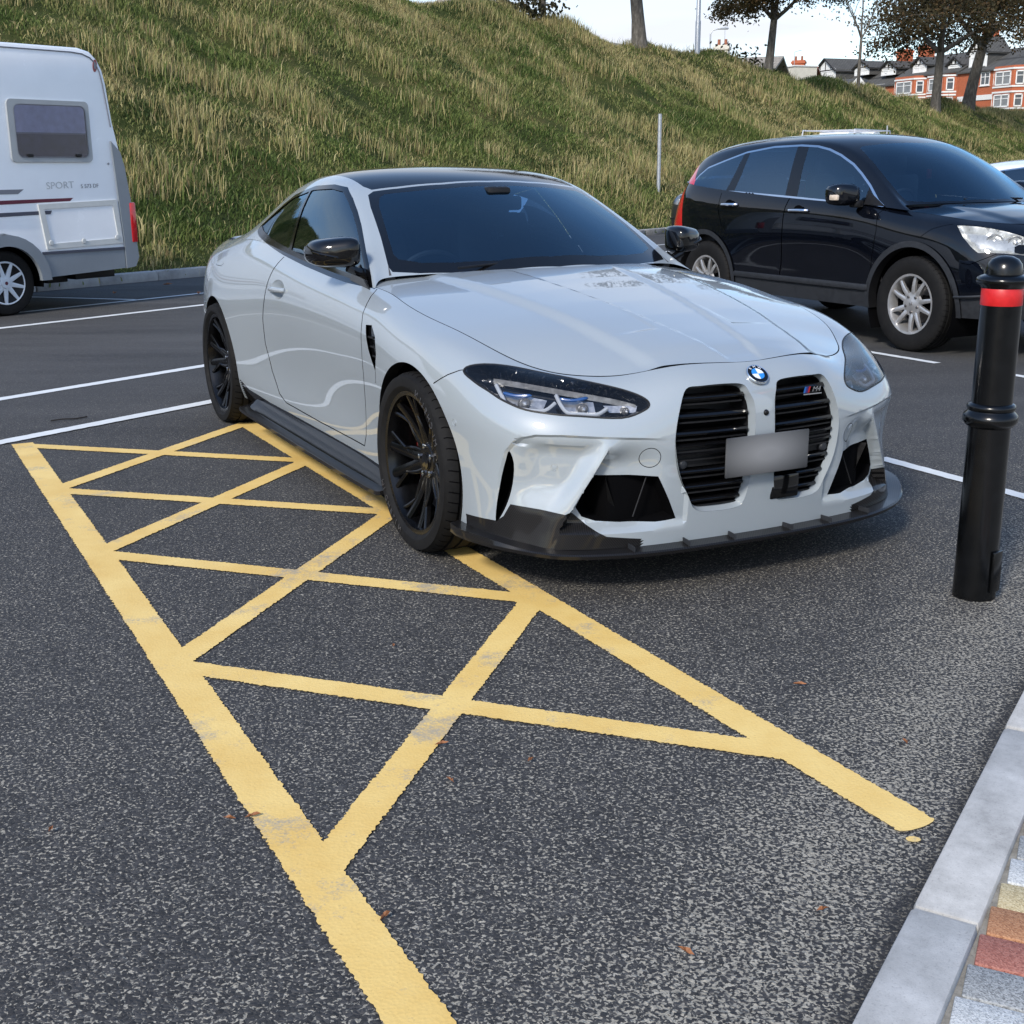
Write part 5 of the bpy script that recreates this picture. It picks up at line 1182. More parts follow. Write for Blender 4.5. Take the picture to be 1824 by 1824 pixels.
# arch lips and liners
def lip(q, depth, name='arch_lip'):
    P = shA.base(q[:, 0], q[:, 1])
    V = np.concatenate([P, P + np.array([0, -.012, 0]) , P + np.array([0, -depth, 0])]); n = len(P)
    c = V[:n, [0, 2]].mean(0)
    F = [(r * n + i, r * n + i + 1, (r + 1) * n + i + 1, (r + 1) * n + i) for r in (0, 1) for i in range(n - 1)]
    put(name, (V, F, np.zeros_like(V)), M_PLASTIC, car, exact=False)
lip(Q_fa, .05); lip(Q_ra, .05)
for cx in (0.0, -2.857):
    for s in (1, -1):
        m = MB(); m.lathe([(.385, .865), (.385, .52), (.05, .52)], 40, 'y', R(-30), R(210))
        V = [(x + cx, y * s, z + .338) for x, y, z in m.V]
        mesh_obj('arch_liner', V, m.F, M_VOID, car)
# ---- hood
ek = np.linspace(0, 14.1, 120); EP = shA.base(ek, np.full(120, 8.0))
exs, eys, ezs = EP[::-1, 0], EP[::-1, 1], EP[::-1, 2]
def cowl_x(y): return -.55 - .29 * (np.abs(y) / .74) ** 2.3
def hood_z(x, y):
    ya = np.abs(y); ye = np.interp(x, exs, eys); ze = np.interp(x, exs, ezs)
    zc = np.interp(x, [-.95,-.75,-.5,-.3,-.1,.1,.3,.5,.65,.74,.785], [.995,.985,.966,.946,.921,.891,.857,.818,.786,.763,.745])
    k = np.clip(ya / np.maximum(ye, 1e-4), 0, 1)
    z = ze + (np.maximum(zc, ze) - ze) * (1 - k ** 2.3)
    yo = np.interp(x, [-.6, .72], [.52, .315]); yi = np.interp(x, [-.55, .1, .78], [.24, .16, .055])
    fade = sstep(.79, .60, x) * sstep(-.95, -.35, x)
    z = z + .017 * (1 - sstep(yo - .012, yo + .05, ya)) * (.3 + .7 * fade) * sstep(.785, .70, x) - .012 * (1 - sstep(yi - .006, yi + .020, ya)) * sstep(-.62, -.2, x) * sstep(.79, .70, x)
    # embossed L-shaped steps either side of the centre channel
    bx = sstep(.10, .42, x) * sstep(.472, .460, x) * sstep(.158, .170, ya) * sstep(.40, .20, ya)
    return z - .0032 * bx
_bd = [(x - .003, max(y - .003, 0)) for x, y, z in EP if x > -.80]
_rear = [(cowl_x(y), y) for y in np.linspace(min(_bd[-1][1], .74), 0, 26)]
hood_poly = np.array(_bd + _rear)
gx, gy = np.meshgrid(np.arange(-.85, .80, .016), np.arange(0, .86, .014), indexing='ij'); Lh = np.stack([gx.ravel(), gy.ravel()], 1)
Lh = Lh[inside(hood_poly, Lh)]
dd = np.concatenate([((Lh[i:i + 500, None] - hood_poly[None]) ** 2).sum(2).min(1) for i in range(0, len(Lh), 500)]); Lh = Lh[dd > .005 ** 2]
X = np.concatenate([Lh, hood_poly]); n0 = len(Lh); m0 = len(hood_poly)
r = delaunay_2d_cdt([Vector(p) for p in X.tolist()], [(n0 + i, n0 + (i + 1) % m0) for i in range(m0)], [], 0, 1e-5)
XY = np.array([v[:] for v in r[0]]); F = np.array([f for f in r[2] if len(f) == 3]); F = F[inside(hood_poly, XY[F].mean(1))]
fn = np.cross(XY[F[:, 1]] - XY[F[:, 0]], XY[F[:, 2]] - XY[F[:, 0]]); F[fn < 0] = F[fn < 0][:, ::-1]
e = .004; Z = hood_z(XY[:, 0], XY[:, 1])
zx = (hood_z(XY[:, 0] + e, XY[:, 1]) - hood_z(XY[:, 0] - e, XY[:, 1])) / (2 * e); zy = (hood_z(XY[:, 0], XY[:, 1] + e) - hood_z(XY[:, 0], XY[:, 1] - e)) / (2 * e)
zx = np.clip(zx, -.45, .1)
Nh = np.stack([-zx, -zy, np.ones(len(Z))], 1); Nh[XY[:, 1] < .002, 1] = 0; Nh /= np.linalg.norm(Nh, axis=1, keepdims=True)
put_one('hood', (np.column_stack([XY, Z]), F, Nh), M_PAINT, car)
# dark channel under the hood edge and the cowl
V = np.concatenate([EP + [0, 0, -.001], EP + [-.012, -.014, -.014]]); nE = len(EP)
put('hood_gap', (V, [(i, i + 1, nE + i + 1, nE + i) for i in range(nE - 1)], np.zeros_like(V)), M_VOID, car, exact=False)
ys = np.linspace(-.80, .80, 41); cw = []
for y in ys:
    x = cowl_x(y); z = float(hood_z(np.array([min(max(x, -.80), .7)]), np.array([y]))[0])
    cw += [(x + .01, y, z - .018), (x - .06, y, z - .022), (x - .16, y, z - .012)]
mesh_obj('cowl_panel', cw, [(i * 3 + k, i * 3 + k + 1, i * 3 + 4 + k, i * 3 + 3 + k) for i in range(40) for k in (0, 1)], M_PLASTIC, car)
# ---- greenhouse
DLOi = shrink_poly(DLO, .020); DLOi[:8, 1] += .012
def clip_belt(l):
    return l
SIDE_V = 2.62
def side_loop(poly, step=.03):
    return shC.inv(xz(dense(poly, step, True)), SD, vr=(0, SIDE_V))
L_dlo = side_loop(DLO); L_dloi = side_loop(DLOi)
# lower edge reaches the sheet border: push it slightly outside
def push(l): l = l.copy(); l[l[:, 1] < .02, 1] = -.3; return l
L_dlo = push(L_dlo)
BP = [(-1.79,1.0),(-1.84,1.10),(-1.90,1.20),(-1.945,1.30),(-1.972,1.30),(-1.93,1.20),(-1.875,1.10),(-1.825,1.0)]
L_bp = side_loop(BP)
WS = [(-.545,0),(-.57,.25),(-.635,.45),(-.70,.58),(-.765,.678),(-.80,.682),(-.985,.640),(-1.225,.592),(-1.33,.562),(-1.345,.53),(-1.30,.42),(-1.245,.22),(-1.225,0)]
def top_loop(poly, step=.03): return shC.inv([(a, b, 0) for a, b in dense(poly, step, False)], (1, 1, 0), vr=(2.5, 7))
ws_uv = top_loop(WS); ws_uv[0][1] = 7; ws_uv[-1][1] = 7
ws_poly = np.concatenate([ws_uv, [[ws_uv[-1][0], 7.4], [ws_uv[0][0], 7.4]]])
WSi = [(-.61,0),(-.63,.25),(-.69,.43),(-.75,.55),(-.82,.628),(-.86,.634),(-.99,.607),(-1.20,.560),(-1.27,.530),(-1.285,.50),(-1.245,.40),(-1.195,.22),(-1.175,0)]
wsi_uv = top_loop(WSi); wsi_uv[0][1] = 7; wsi_uv[-1][1] = 7
wsi_poly = np.concatenate([wsi_uv, [[wsi_uv[-1][0], 7.4], [wsi_uv[0][0], 7.4]]])
RF = [(-1.245,0),(-1.265,.22),(-1.32,.42),(-1.365,.53),(-1.43,.548),(-1.70,.548),(-2.0,.545),(-2.25,.53),(-2.47,.50),(-2.50,.46),(-2.51,.2),(-2.515,0)]
rf_uv = top_loop(RF); rf_uv[0][1] = 7; rf_uv[-1][1] = 7
rf_poly = np.concatenate([rf_uv, [[rf_uv[-1][0], 7.4], [rf_uv[0][0], 7.4]]])
RW = [(-2.54,0),(-2.54,.25),(-2.55,.46),(-2.60,.49),(-2.95,.46),(-3.22,.42),(-3.27,.38),(-3.30,.2),(-3.31,0)]
rw_uv = top_loop(RW); rw_uv[0][1] = 7; rw_uv[-1][1] = 7
rw_poly = np.concatenate([rw_uv, [[rw_uv[-1][0], 7.4], [rw_uv[0][0], 7.4]]])
us = np.linspace(0, 10, 121); vs = np.linspace(0, 7, 78)
pc = shC.build(us, vs, [L_dlo, L_dloi, L_bp], [ws_uv, wsi_uv, rf_uv, rw_uv],
    [('wsglass', wsi_poly), ('frit', ws_poly), ('roof', rf_poly), ('rearglass', rw_poly), ('bpillar', L_bp), ('sideglass', L_dloi), ('trim', L_dlo)])
put_one('roof_frame', pc['body'], M_PAINT, car)
put_one('roof_panel', pc['roof'], M_GLOSSBLACK, car)
put_one('windscreen', pc['wsglass'], M_GLASS, car)
put_one('windscreen_border', pc['frit'], M_GLOSSBLACK, car)
put_one('rear_window', pc['rearglass'], M_GLASS2, car)
Vs, Fs, Ns, _ = pc['sideglass']; put('side_window', (Vs - Ns * .004, Fs, Ns), M_GLASS3, car)
put('window_frame', pc['trim'], M_GLOSSBLACK, car)
put('window_pillar', pc['bpillar'], M_GLOSSBLACK, car)
# trunk deck
A8 = shA.base(np.linspace(22.2, 28, 30), np.full(30, 8.0)); C10 = shC.base(np.full(30, 10.0), np.linspace(0, 7, 30))
V = np.concatenate([C10 + (A8 - C10) * t + np.array([0, 0, .012 * math.sin(PI * t)]) for t in np.linspace(0, 1, 6)])
put_one('boot_lid', (V, [(k * 30 + i, (k + 1) * 30 + i, (k + 1) * 30 + i + 1, k * 30 + i + 1) for k in range(5) for i in range(29)], np.zeros_like(V)), M_PAINT, car, exact=False)
# ---- headlights
Vl, Fl, Nl, UVl = pa['lamp']
lensL, lensR = put('headlight', (Vl + Nl * .001, Fl, Nl), M_LENS, car)
cl = UVl.mean(0)
loop3 = shA.base(L_lamp[:, 0], L_lamp[:, 1]); loopN = shA.nrm(L_lamp[:, 0], L_lamp[:, 1])
def lamp_pt(p, off):
    uv = shA.inv(p); P = shA.base(uv[:, 0], uv[:, 1]); N = shA.nrm(uv[:, 0], uv[:, 1]); return P - N * off
dist_e = np.array([np.sqrt(((Vl - loop3[i]) ** 2).sum(1)) for i in range(len(loop3))]).min(0)
for s, par in ((1, lensL), (-1, lensR)):
    k = np.array([1, s, 1.0])
    dep = .006 + .05 * sstep(0, .035, dist_e)
    mesh_obj('lamp_housing', (Vl - Nl * dep[:, None]) * k, Fl if s > 0 else [tuple(f)[::-1] for f in Fl], M_GLOSSBLACK, par)
    # rubber seal round the lens
    MB().tube([tuple(p * k) for p in list(loop3 - loopN * .002) + [loop3[0] - loopN[0] * .002]], .0045, 6, cap=False).build('lamp_seal', M_PLASTIC, par)
    for pts in ([(.472,.811,.699),(.526,.814,.661),(.558,.81,.638),(.612,.769,.631),(.652,.722,.631),(.654,.682,.654)], [(.633,.667,.677),(.669,.669,.649),(.698,.658,.625),(.721,.623,.621),(.745,.574,.619),(.747,.537,.637)]):
        q = lamp_pt(catmull(pts, 5), .016) * k
        MB().tube([tuple(p) for p in q], .0072, 8).build('daylight_tube', M_LAMPGUIDE, par)
    for pts in ([(.51,.806,.680),(.549,.778,.674),(.584,.734,.677)], [(.646,.664,.670),(.675,.625,.665),(.69,.577,.672)]):
        q = lamp_pt(catmull(pts, 5), .020) * k
        MB().tube([tuple(p) for p in q], [.002] + [.0062] * (len(q) - 2) + [.002], 8).build('blue_accent', M_LAMPBLUE, par)
    for (c, r_) in (((.585,.765,.655), .017), ((.715,.61,.648), .016), ((.775,.485,.632), .011)):
        p = lamp_pt([c], .030)[0]; uv = shA.inv([c]); nn = shA.nrm(uv[:, 0], uv[:, 1])[0]
        d = (nn * .35 + np.array([.94, 0, 0])); d /= np.linalg.norm(d)
        mm = MB(); mm.lathe([(r_ * 1.25, -.012), (r_ * 1.2, .004), (r_, .002), (r_ * .9, .008), (r_ * .6, .016), (.0005, .020)], 20, 'x')
        a = math.atan2(d[1], d[0]); V = [tuple((p + np.array([math.cos(a) * x - math.sin(a) * y, math.sin(a) * x + math.cos(a) * y, z])) * k) for x, y, z in mm.V]
        mesh_obj('projector_lens', V, mm.F, M_LAMPSILVER, par)
    q = lamp_pt(catmull([(.43,.80,.715),(.53,.70,.705),(.64,.60,.69),(.73,.51,.672),(.785,.45,.648)], 6), .034) * k
    w = MB()
    for i in range(len(q) - 1):
        w.add([q[i] + [0, 0, .007], q[i + 1] + [0, 0, .007], q[i + 1] - [0, 0, .012], q[i] - [0, 0, .012]], [(0, 1, 2, 3)])
    w.build('reflector_strip', M_LAMPSILVER, par, fix=False)
    for quad in ([(.49,.80,.688),(.545,.806,.650),(.640,.725,.640),(.625,.70,.682)], [(.640,.655,.676),(.69,.655,.638),(.742,.575,.630),(.705,.565,.670)], [(.735,.545,.664),(.752,.530,.630),(.795,.455,.628),(.785,.445,.652)]):
        pq = dense(quad, .012, True); qq = lamp_pt(pq, .036) * k; cc = qq.mean(0); nq = len(qq)
        mesh_obj('reflector_plate', np.concatenate([qq, [cc]]), [(i, (i + 1) % nq, nq) for i in range(nq)], M_LAMPSILVER, par)
# ---- grilles
gz = lambda y, z: float(shA.base(*shA.inv([(0, abs(y), z)], FR, ur=(0, 4)).T)[0][0])
gl3 = shA.base(L_gr[:, 0], L_gr[:, 1])
def span(z):
    p = catmull(GRILLE, 4, True); ysx = []
    for i in range(len(p)):
        a, b = p[i], p[(i + 1) % len(p)]
        if (a[1] - z) * (b[1] - z) < 0: ysx.append(a[0] + (b[0] - a[0]) * (z - a[1]) / (b[1] - a[1]))
    return (min(ysx), max(ysx)) if len(ysx) >= 2 else None
for s in (1, -1):
    k = np.array([1, s, 1.0])
    fr = loop_wall('kidney_grille', (gl3 + np.array([.001, 0, 0])) * k, (-.030, 0, 0), M_PAINT, car, 2, .945)
    inn = (gl3.mean(0) + (gl3 - gl3.mean(0)) * .945 + np.array([-.030, 0, 0])) * k
    loop_wall('grille_liner', inn, (-.09, 0, 0), M_PLASTIC, fr, 1, .97, cap=True)
    for i, z in enumerate((.652, .594, .537, .497, .468, .408, .354, .305)):
        y0, y1 = span(z); cy = (y0 + y1) / 2; hw = (y1 - y0) / 2 * .90
        m = MB(); nsg = 10; h = .013 if i not in (3, 4) else .010
        V = []; 
        for j in range(nsg + 1):
            y = cy - hw + 2 * hw * j / nsg; x = gz(y, z) - .030
            for dx, dz in ((.010, h * .15), (.012, 0), (.010, -h * .5), (-.03, -h * .62), (-.03, h * .62), (.004, h * .5)): V.append((x + dx, y * s, z + dz))
        F = [(j * 6 + a, j * 6 + (a + 1) % 6, (j + 1) * 6 + (a + 1) % 6, (j + 1) * 6 + a) for j in range(nsg) for a in range(6)] + [tuple(range(6)), tuple(nsg * 6 + a for a in range(6))]
        m.add(V, F); sl = m.build('slat', M_GLOSSBLACK, fr, angle=30)
        m = MB(); V = []
        for j in range(nsg + 1):
            y = cy - hw * .97 + 2 * hw * .97 * j / nsg; x = gz(y, z) - .036
            for dx, dz in ((.010, -.019), (.010, -.024), (-.02, -.024), (-.02, -.019)): V.append((x + dx, y * s, z + dz))
        F = [(j * 4 + a, j * 4 + (a + 1) % 4, (j + 1) * 4 + (a + 1) % 4, (j + 1) * 4 + a) for j in range(nsg) for a in range(4)]
        m.add(V, F); m.build('slat_rib', M_PLASTIC, sl)
    # solid band and sensor in the middle of the grille
    V = []
    for j in range(9):
        y = .075 + (.325 - .075) * j / 8
        for z in (.49, .42): V.append((gz(y, z) - .040, y * s, z))
    mesh_obj('grille_band', V, [(j * 2, j * 2 + 1, j * 2 + 3, j * 2 + 2) for j in range(8)], M_PLASTIC, fr)
    MB().lathe([(.0, .012), (.012, .010), (.017, .004), (.018, -.01)], 20, 'x', o=(gz(.30, .432) - .034, s * .298, .432)).build('parking_sensor', M_GREYPLASTIC, fr)
# radar panel low in the left grille
MB().bbox((.862, .105, .318), (.03, .125, .085), .008).build('radar_panel', M_GLOSSBLACK, car)
# intakes, slits: dark ducts
for s in (1, -1):
    k = np.array([1, s, 1.0])
    P = fascia_disp(shA.base(L_in[:, 0], L_in[:, 1]), shA.nrm(L_in[:, 0], L_in[:, 1]), L_in)
    duct = loop_wall('air_intake', P * k, np.array([-.13, -.03 * s, .0]), M_VOID, car, 3, .82, cap=True)
    MB().add([(.775, s * .56, .405), (.76, s * .50, .262), (.74, s * .52, .256), (.70, s * .50, .40)], [(0, 1, 2, 3)]).build('intake_vane', M_PLASTIC, duct, fix=False)
    MB().tube([(.80, s * .415, .40), (.805, s * .47, .268)], .0025, 6).build('intake_strut', M_PLASTIC, duct)
    P = fascia_disp(shA.base(L_sl[:, 0], L_sl[:, 1]), shA.nrm(L_sl[:, 0], L_sl[:, 1]), L_sl)
    loop_wall('air_curtain_slot', P * k, np.array([-.10, -.05 * s, 0]), M_VOID, car, 1, .9, cap=True)
    # parking sensors
    for c in ((.714, .724, .438), (.353, .910, .551)):
        uv = shA.inv([c]); p = fascia_disp(shA.base(uv[:, 0], uv[:, 1]), shA.nrm(uv[:, 0], uv[:, 1]), uv)[0]; nn = shA.nrm(uv[:, 0], uv[:, 1])[0]
        a = math.atan2(nn[1], nn[0]); mm = MB().lathe([(.0, .0015), (.0075, .001), (.0085, -.0015), (.0105, -.0015), (.0115, .0012), (.0125, -.001)], 20, 'x')
        mesh_obj('parking_sensor', [tuple((p + np.array([math.cos(a) * x - math.sin(a) * y, math.sin(a) * x + math.cos(a) * y, z])) * k) for x, y, z in mm.V], mm.F, M_PAINT, car)
# ---- splitter with upturned tips
SP = [(.915, 0), (.91, .2), (.895, .4), (.86, .56), (.80, .70), (.72, .81), (.62, .89), (.52, .93), (.44, .945), (.37, .94)]
sp = catmull(SP, 5); inner = np.array([[max(p[0] - .14, .28), p[1] * .86] for p in sp])
zt = .158 + .0 * sp[:, 0] + .022 * sstep(.70, .95, sp[:, 1])
V = []; nS = len(sp)
for i in range(nS):
    V += [(sp[i][0], sp[i][1], zt[i] + .002), (sp[i][0] - .006, sp[i][1] - .002, zt[i] + .007 + .014 * sstep(.80, .94, sp[i][1])), (inner[i][0], inner[i][1], .178 + .012 * sstep(.7, .93, sp[i][1])), (inner[i][0], inner[i][1], .150), (sp[i][0] - .004, sp[i][1], zt[i] - .010)]
F = [(i * 5 + a, i * 5 + (a + 1) % 5, (i + 1) * 5 + (a + 1) % 5, (i + 1) * 5 + a) for i in range(nS - 1) for a in range(5)]
spl = put_one('front_splitter', (np.array(V), F, np.zeros((len(V), 3))), M_CARBON, car, exact=False)
for y in (.12, .30, .50):
    for s in (1, -1):
        x = float(np.interp(y, sp[:, 1], sp[:, 0]))
        MB().box((x - .028, s * y, .176), (.05, .004, .016), rz=s * .12).build('splitter_fin', M_GREYPLASTIC, spl)
for s in (1, -1):   # side blades
    pts = [(-2.36, .945, .165), (-2.30, .958, .155), (-1.6, .955, .148), (-.9, .955, .146), (-.40, .955, .150), (-.30, .945, .158)]
    q = catmull(pts, 5); V = []
    for p in q: V += [(p[0], s * p[1], p[2] + .006), (p[0], s * (p[1] - .058), p[2] + .016), (p[0], s * (p[1] - .14), p[2] - .005), (p[0], s * p[1], p[2] - .010)]
    m = MB(); m.add(V, [(i * 4 + a, i * 4 + (a + 1) % 4, (i + 1) * 4 + (a + 1) % 4, (i + 1) * 4 + a) for i in range(len(q) - 1) for a in range(4)] + [(0, 1, 2, 3), tuple(len(V) - 4 + a for a in range(4))])
    m.build('skirt_blade', M_CARBON, car)
    V = []
    for j, p in enumerate(q[3:-1]):
        k_ = min(1, (j + .15) / 3, (len(q) - 5 - j + .15) / 3); V += [(p[0], s * (p[1] - .045), p[2] + .012), (p[0], s * (p[1] - .058), p[2] + .012 + .038 * k_), (p[0], s * (p[1] - .075), p[2] + .012 + .073 * k_)]
    mesh_obj('skirt_ledge', V, [(i * 3 + a, i * 3 + a + 1, i * 3 + a + 4, i * 3 + a + 3) for i in range(len(q) - 5) for a in (0, 1)], M_GLOSSBLACK, car)
# ---- badge, nose camera, plate
uv = shA.inv([(.806, .001, .709)], ur=(0, 1)); bp = np.array([gz(0, .707), 0, .707]); 
nb = shA.nrm(uv[:, 0], uv[:, 1])[0]; nb[1] = 0; nb /= np.linalg.norm(nb)
zd = Vector((-nb[2], 0, nb[0])); Mb = frame_matrix(tuple(bp + nb * .0065), (0, 1, 0), zd)
def disc(r0, r1, a0, a1, z, n=24): 
    m = MB(); V = []
    for i in range(n + 1):
        a = a0 + (a1 - a0) * i / n
        V += [(r0 * math.cos(a), r0 * math.sin(a), z), (r1 * math.cos(a), r1 * math.sin(a), z)]
    m.add(V, [(2 * i, 2 * i + 1, 2 * i + 3, 2 * i + 2) for i in range(n)]); return m
M_EBLUE = simple('enamel_blue', (0.02, 0.22, 0.62), 0.2, var=0.0, coat=1.0); M_EWHITE = simple('enamel_white', (0.75, 0.77, 0.8), 0.2, var=0.0, coat=1.0)
def place(m, name, mat, M, parent):
    return mesh_obj(name, [tuple(M @ Vector(v)) for v in m.V], m.F, mat, parent)
em = place(MB().lathe([(.041, -.006), (.041, .001), (.0395, .003), (.037, .0015), (.0005, .0015)], 40), 'round_emblem', M_CHROME, Mb, car)
place(disc(.0245, .0368, 0, 2 * PI, .0022, 40), 'emblem_ring', M_GLOSSBLACK, Mb, em)
for q4 in range(4):
    place(disc(.0005, .0238, q4 * PI / 2, (q4 + 1) * PI / 2, .0026, 10), 'emblem_quarter', M_EBLUE if q4 in (1, 3) else M_EWHITE, Mb, em)
for ch, a in (('B', 128), ('M', 90), ('W', 52)):
    text_mesh('emblem_letter', ch, .0135, M_EWHITE, em, Mb @ Matrix.Translation((.0305 * math.cos(R(a)), .0305 * math.sin(R(a)), .003)) @ Matrix.Rotation(R(a - 90), 4, 'Z'), .0002)
MB().lathe([(.0, .006), (.007, .005), (.010, .002), (.011, -.004)], 20, 'x', o=(gz(0, .588) + .001, 0.004, .588)).build('nose_camera', M_GLOSSBLACK, car)
def _plate():
    m, t, b = nt('plate_grey'); setp(b, rough=0.45)
    g = node(t, 'ShaderNodeTexGradient', _gradient_type='SPHERICAL'); mp = node(t, 'ShaderNodeMapping'); mp.inputs['Scale'].default_value = (1, 4.4, 10.0)
    t.links.new(coords(t, 'Object'), mp.inputs[0]); t.links.new(mp.outputs[0], g.inputs[0])
    r = ramp(t, g.outputs['Fac'], [(0.0, (0.035, 0.036, 0.039)), (0.30, (0.10, 0.102, 0.106)), (0.8, (0.215, 0.218, 0.224))]); t.links.new(r.outputs[0], b.inputs['Base Color']); return m
M_PLATE = _plate()
MB().bbox((0, 0, 0), (.010, .345, .136), .004).build('number_plate', M_PLATE, car, loc=(.915, -.008, .455))
# grille badge M4
Mg = frame_matrix((gz(.235, .642) - .016, .232, .642), (0, 1, 0), (0, 0, 1))
gb = text_mesh('grille_badge', 'M4', .025, M_CHROME, car, Mg @ Matrix.Translation((.014, 0, 0)), .002, xscale=1.15, shear=.3)
for i, c in enumerate(((0.02, 0.11, 0.35), (0.04, 0.025, 0.14), (0.32, 0.015, 0.02))):
    mm = MB().add([(-.040 + i * .009, -.011, 0), (-.032 + i * .009, -.011, 0), (-.026 + i * .009, .011, 0), (-.034 + i * .009, .011, 0)], [(0, 1, 2, 3)])
    place(mm, 'badge_stripe', simple('badge_stripe_%d' % i, c, .3, var=0), Mg, gb)
place(MB().box((.0, -.0155, 0), (.08, .004, .003)), 'badge_underline', M_CHROME, Mg, gb)
# ---- door mirrors
for s in (1, -1):
    mr = empty('wing_mirror'); mr.parent = car
    # head as stacked rings along x
    V = []; rings = [(-.80, .62), (-.785, .86), (-.80, .97), (-.86, 1.0), (-.915, .98), (-.93, .94)]
    xs_ = [-.768, -.775, -.795, -.83, -.88, -.915, -.925]; sc_ = [.35, .70, .90, 1.0, 1.0, .97, .90]
    n = 28
    for x, q in zip(xs_, sc_):
        for i in range(n):
            a = 2 * PI * i / n; c, w = math.cos(a), math.sin(a)
            yy = math.copysign(abs(c) ** .55, c) * .096 * q; zz = math.copysign(abs(w) ** .6, w) * .060 * q
            zz += -.012 * (yy / .09) * (1 if w > 0 else -.3)      # top falls away outboard
            V.append((x - .06 - .045 * (yy / .09) ** 1 , s * (.885 + yy), 1.055 + zz))
    F = [(k * n + i, k * n + (i + 1) % n, (k + 1) * n + (i + 1) % n, (k + 1) * n + i) for k in range(len(xs_) - 1) for i in range(n)]
    F += [tuple(range(n)), tuple((len(xs_) - 1) * n + i for i in range(n))[::-1]]
    MB().add(V, F).build('mirror_housing', M_GLOSSBLACK, mr, angle=50)
    V = []
    for i in range(n):
        a = 2 * PI * i / n; c, w = math.cos(a), math.sin(a); yy = math.copysign(abs(c) ** .55, c) * .082; zz = math.copysign(abs(w) ** .6, w) * .050
        V.append((-.988 - .045 * (yy / .09), s * (.885 + yy), 1.055 + zz - .012 * (yy / .09) * .4))
    mesh_obj('mirror_glass', V, [tuple(range(n))], M_MIRROR, mr, smooth=False)
    MB().tube([(-.86, s * .84, .995), (-.86, s * .80, .975), (-.86, s * .77, .968)], [.020, .018, .022], 10).build('mirror_arm', M_GLOSSBLACK, mr)
    # black sail at the corner of the window
    MB().add([(-.695, s * .807, .912), (-.94, s * .806, .935), (-.93, s * .795, .975), (-.88, s * .775, 1.005), (-.80, s * .782, .965)], [(0, 1, 2, 3, 4)]).build('mirror_sail', M_GLOSSBLACK, mr, fix=False)
    # two raised blades on the outer face
    q = [(-.905, s * .977, 1.062), (-.86, s * .952, 1.052), (-.835, s * .90, 1.040), (-.832, s * .84, 1.035)]
    MB().tube(q, [.002, .005, .005, .003], 6).build('mirror_blade', M_GLOSSBLACK, mr)
# ---- wheels
def coupe_wheel(Ro, Rb, W):
    w = empty('wheel'); 
    ty = tyre_mesh('tyre', Ro, Rb, W, True, w)
    rim_barrel(Rb, W, M_RIMBLACK, w)
    h = W / 2 * .86
    sp = MB()
    for i in range(5):
        a = 2 * PI * i / 5 + .2
        for sg in (1, -1):
            spoke(sp, a + sg * .10, .045, h - .062, .046, a + sg * .17, .125, h - .048, .036, .034, .028, 0, 3)
            spoke(sp, a + sg * .17, .120, h - .049, .036, a + sg * .22, Rb - .014, h - .008, .034, .030, .022, -.004)
            spoke(sp, a + sg * .52, .070, h - .060, .020, a + sg * .27, .172, h - .035, .012, .024, .016, 0, 3)
            spoke(sp, a + sg * .20, .135, h - .046, .014, a + sg * .44, Rb - .014, h - .010, .020, .022, .018, -.003)
    so = sp.build('spokes', M_RIMBLACK, w, angle=35)
    MB().lathe([(.088, h - .075), (.082, h - .062), (.066, h - .060), (.062, h - .056), (.036, h - .056), (.034, h - .052), (.0005, h - .050)], 36, 'y').build('hub', M_RIMBLACK, w)
    cap = MB().lathe([(.030, h - .052), (.029, h - .0485), (.0005, h - .0475)], 30, 'y').build('centre_cap', M_GLOSSBLACK, w)
    for i in range(5):
        a = 2 * PI * i / 5 + .5
        MB().lathe([(.0105, h - .062), (.0105, h - .048), (.007, h - .046), (.0005, h - .046)], 8, 'y', o=(.056 * math.cos(a), 0, .056 * math.sin(a))).build('wheel_bolt', M_CHROME, w)
    MB().lathe([(.19, .02), (.19, -.012), (.08, -.012), (.08, .02), (.19, .02)], 48, 'y').build('brake_disc', M_DISC, w)
    MB().tube([(-Rb * .80, h - .04, -.07), (-Rb * .77, h - .015, -.10)], .004, 6).build('tyre_valve', M_CHROME, w)
    return w, ty
def caliper(cx, s):
    m = MB(); V = []
    for i in range(9):
        a = R(-32 + 64 * i / 8) + (0 if cx < 0 else PI)
        for r_, y in ((.195, .045), (.195, .075), (.14, .075), (.14, .045)): V.append((cx + r_ * math.cos(a), s * (.795 + y - .045), .338 + r_ * math.sin(a)))
    m.add(V, [(i * 4 + q, i * 4 + (q + 1) % 4, (i + 1) * 4 + (q + 1) % 4, (i + 1) * 4 + q) for i in range(8) for q in range(4)] + [(0, 1, 2, 3), (32, 33, 34, 35)])
    m.build('brake_caliper', M_CALIPER, car)
fw, fty = coupe_wheel(.338, .264, .275)
rw, rty = coupe_wheel(.340, .273, .285)
for wh, cx, yc in ((fw, 0.0, .806), (rw, -2.857, .801)):
    wl_ = copy_tree(wh)
    wh.parent = car; wh.location = (cx, -yc, .338); wh.rotation_euler = (0, .35 if cx == 0 else .1, PI)
    wl_.parent = car; wl_.location = (cx, yc, .338); wl_.rotation_euler = (0, .2, 0)
    for s in (1, -1): caliper(cx, s)
# sidewall lettering on the near front tyre
M_LETTER = simple('sidewall_letters', (0.055, 0.055, 0.06), 0.45, var=0)
fy = .1385
for i, ch in enumerate('MICHELIN'):
    for base in (-6, 174):
        a = R(base - i * 6.2 + (1.4 if ch == 'I' else 0))
        M = frame_matrix((.292 * math.cos(a), fy, .292 * math.sin(a)), (math.sin(a), 0, -math.cos(a)), (math.cos(a), 0, math.sin(a)))
        text_mesh('sidewall_letter', ch, .034, M_LETTER, fty, M, .0008)
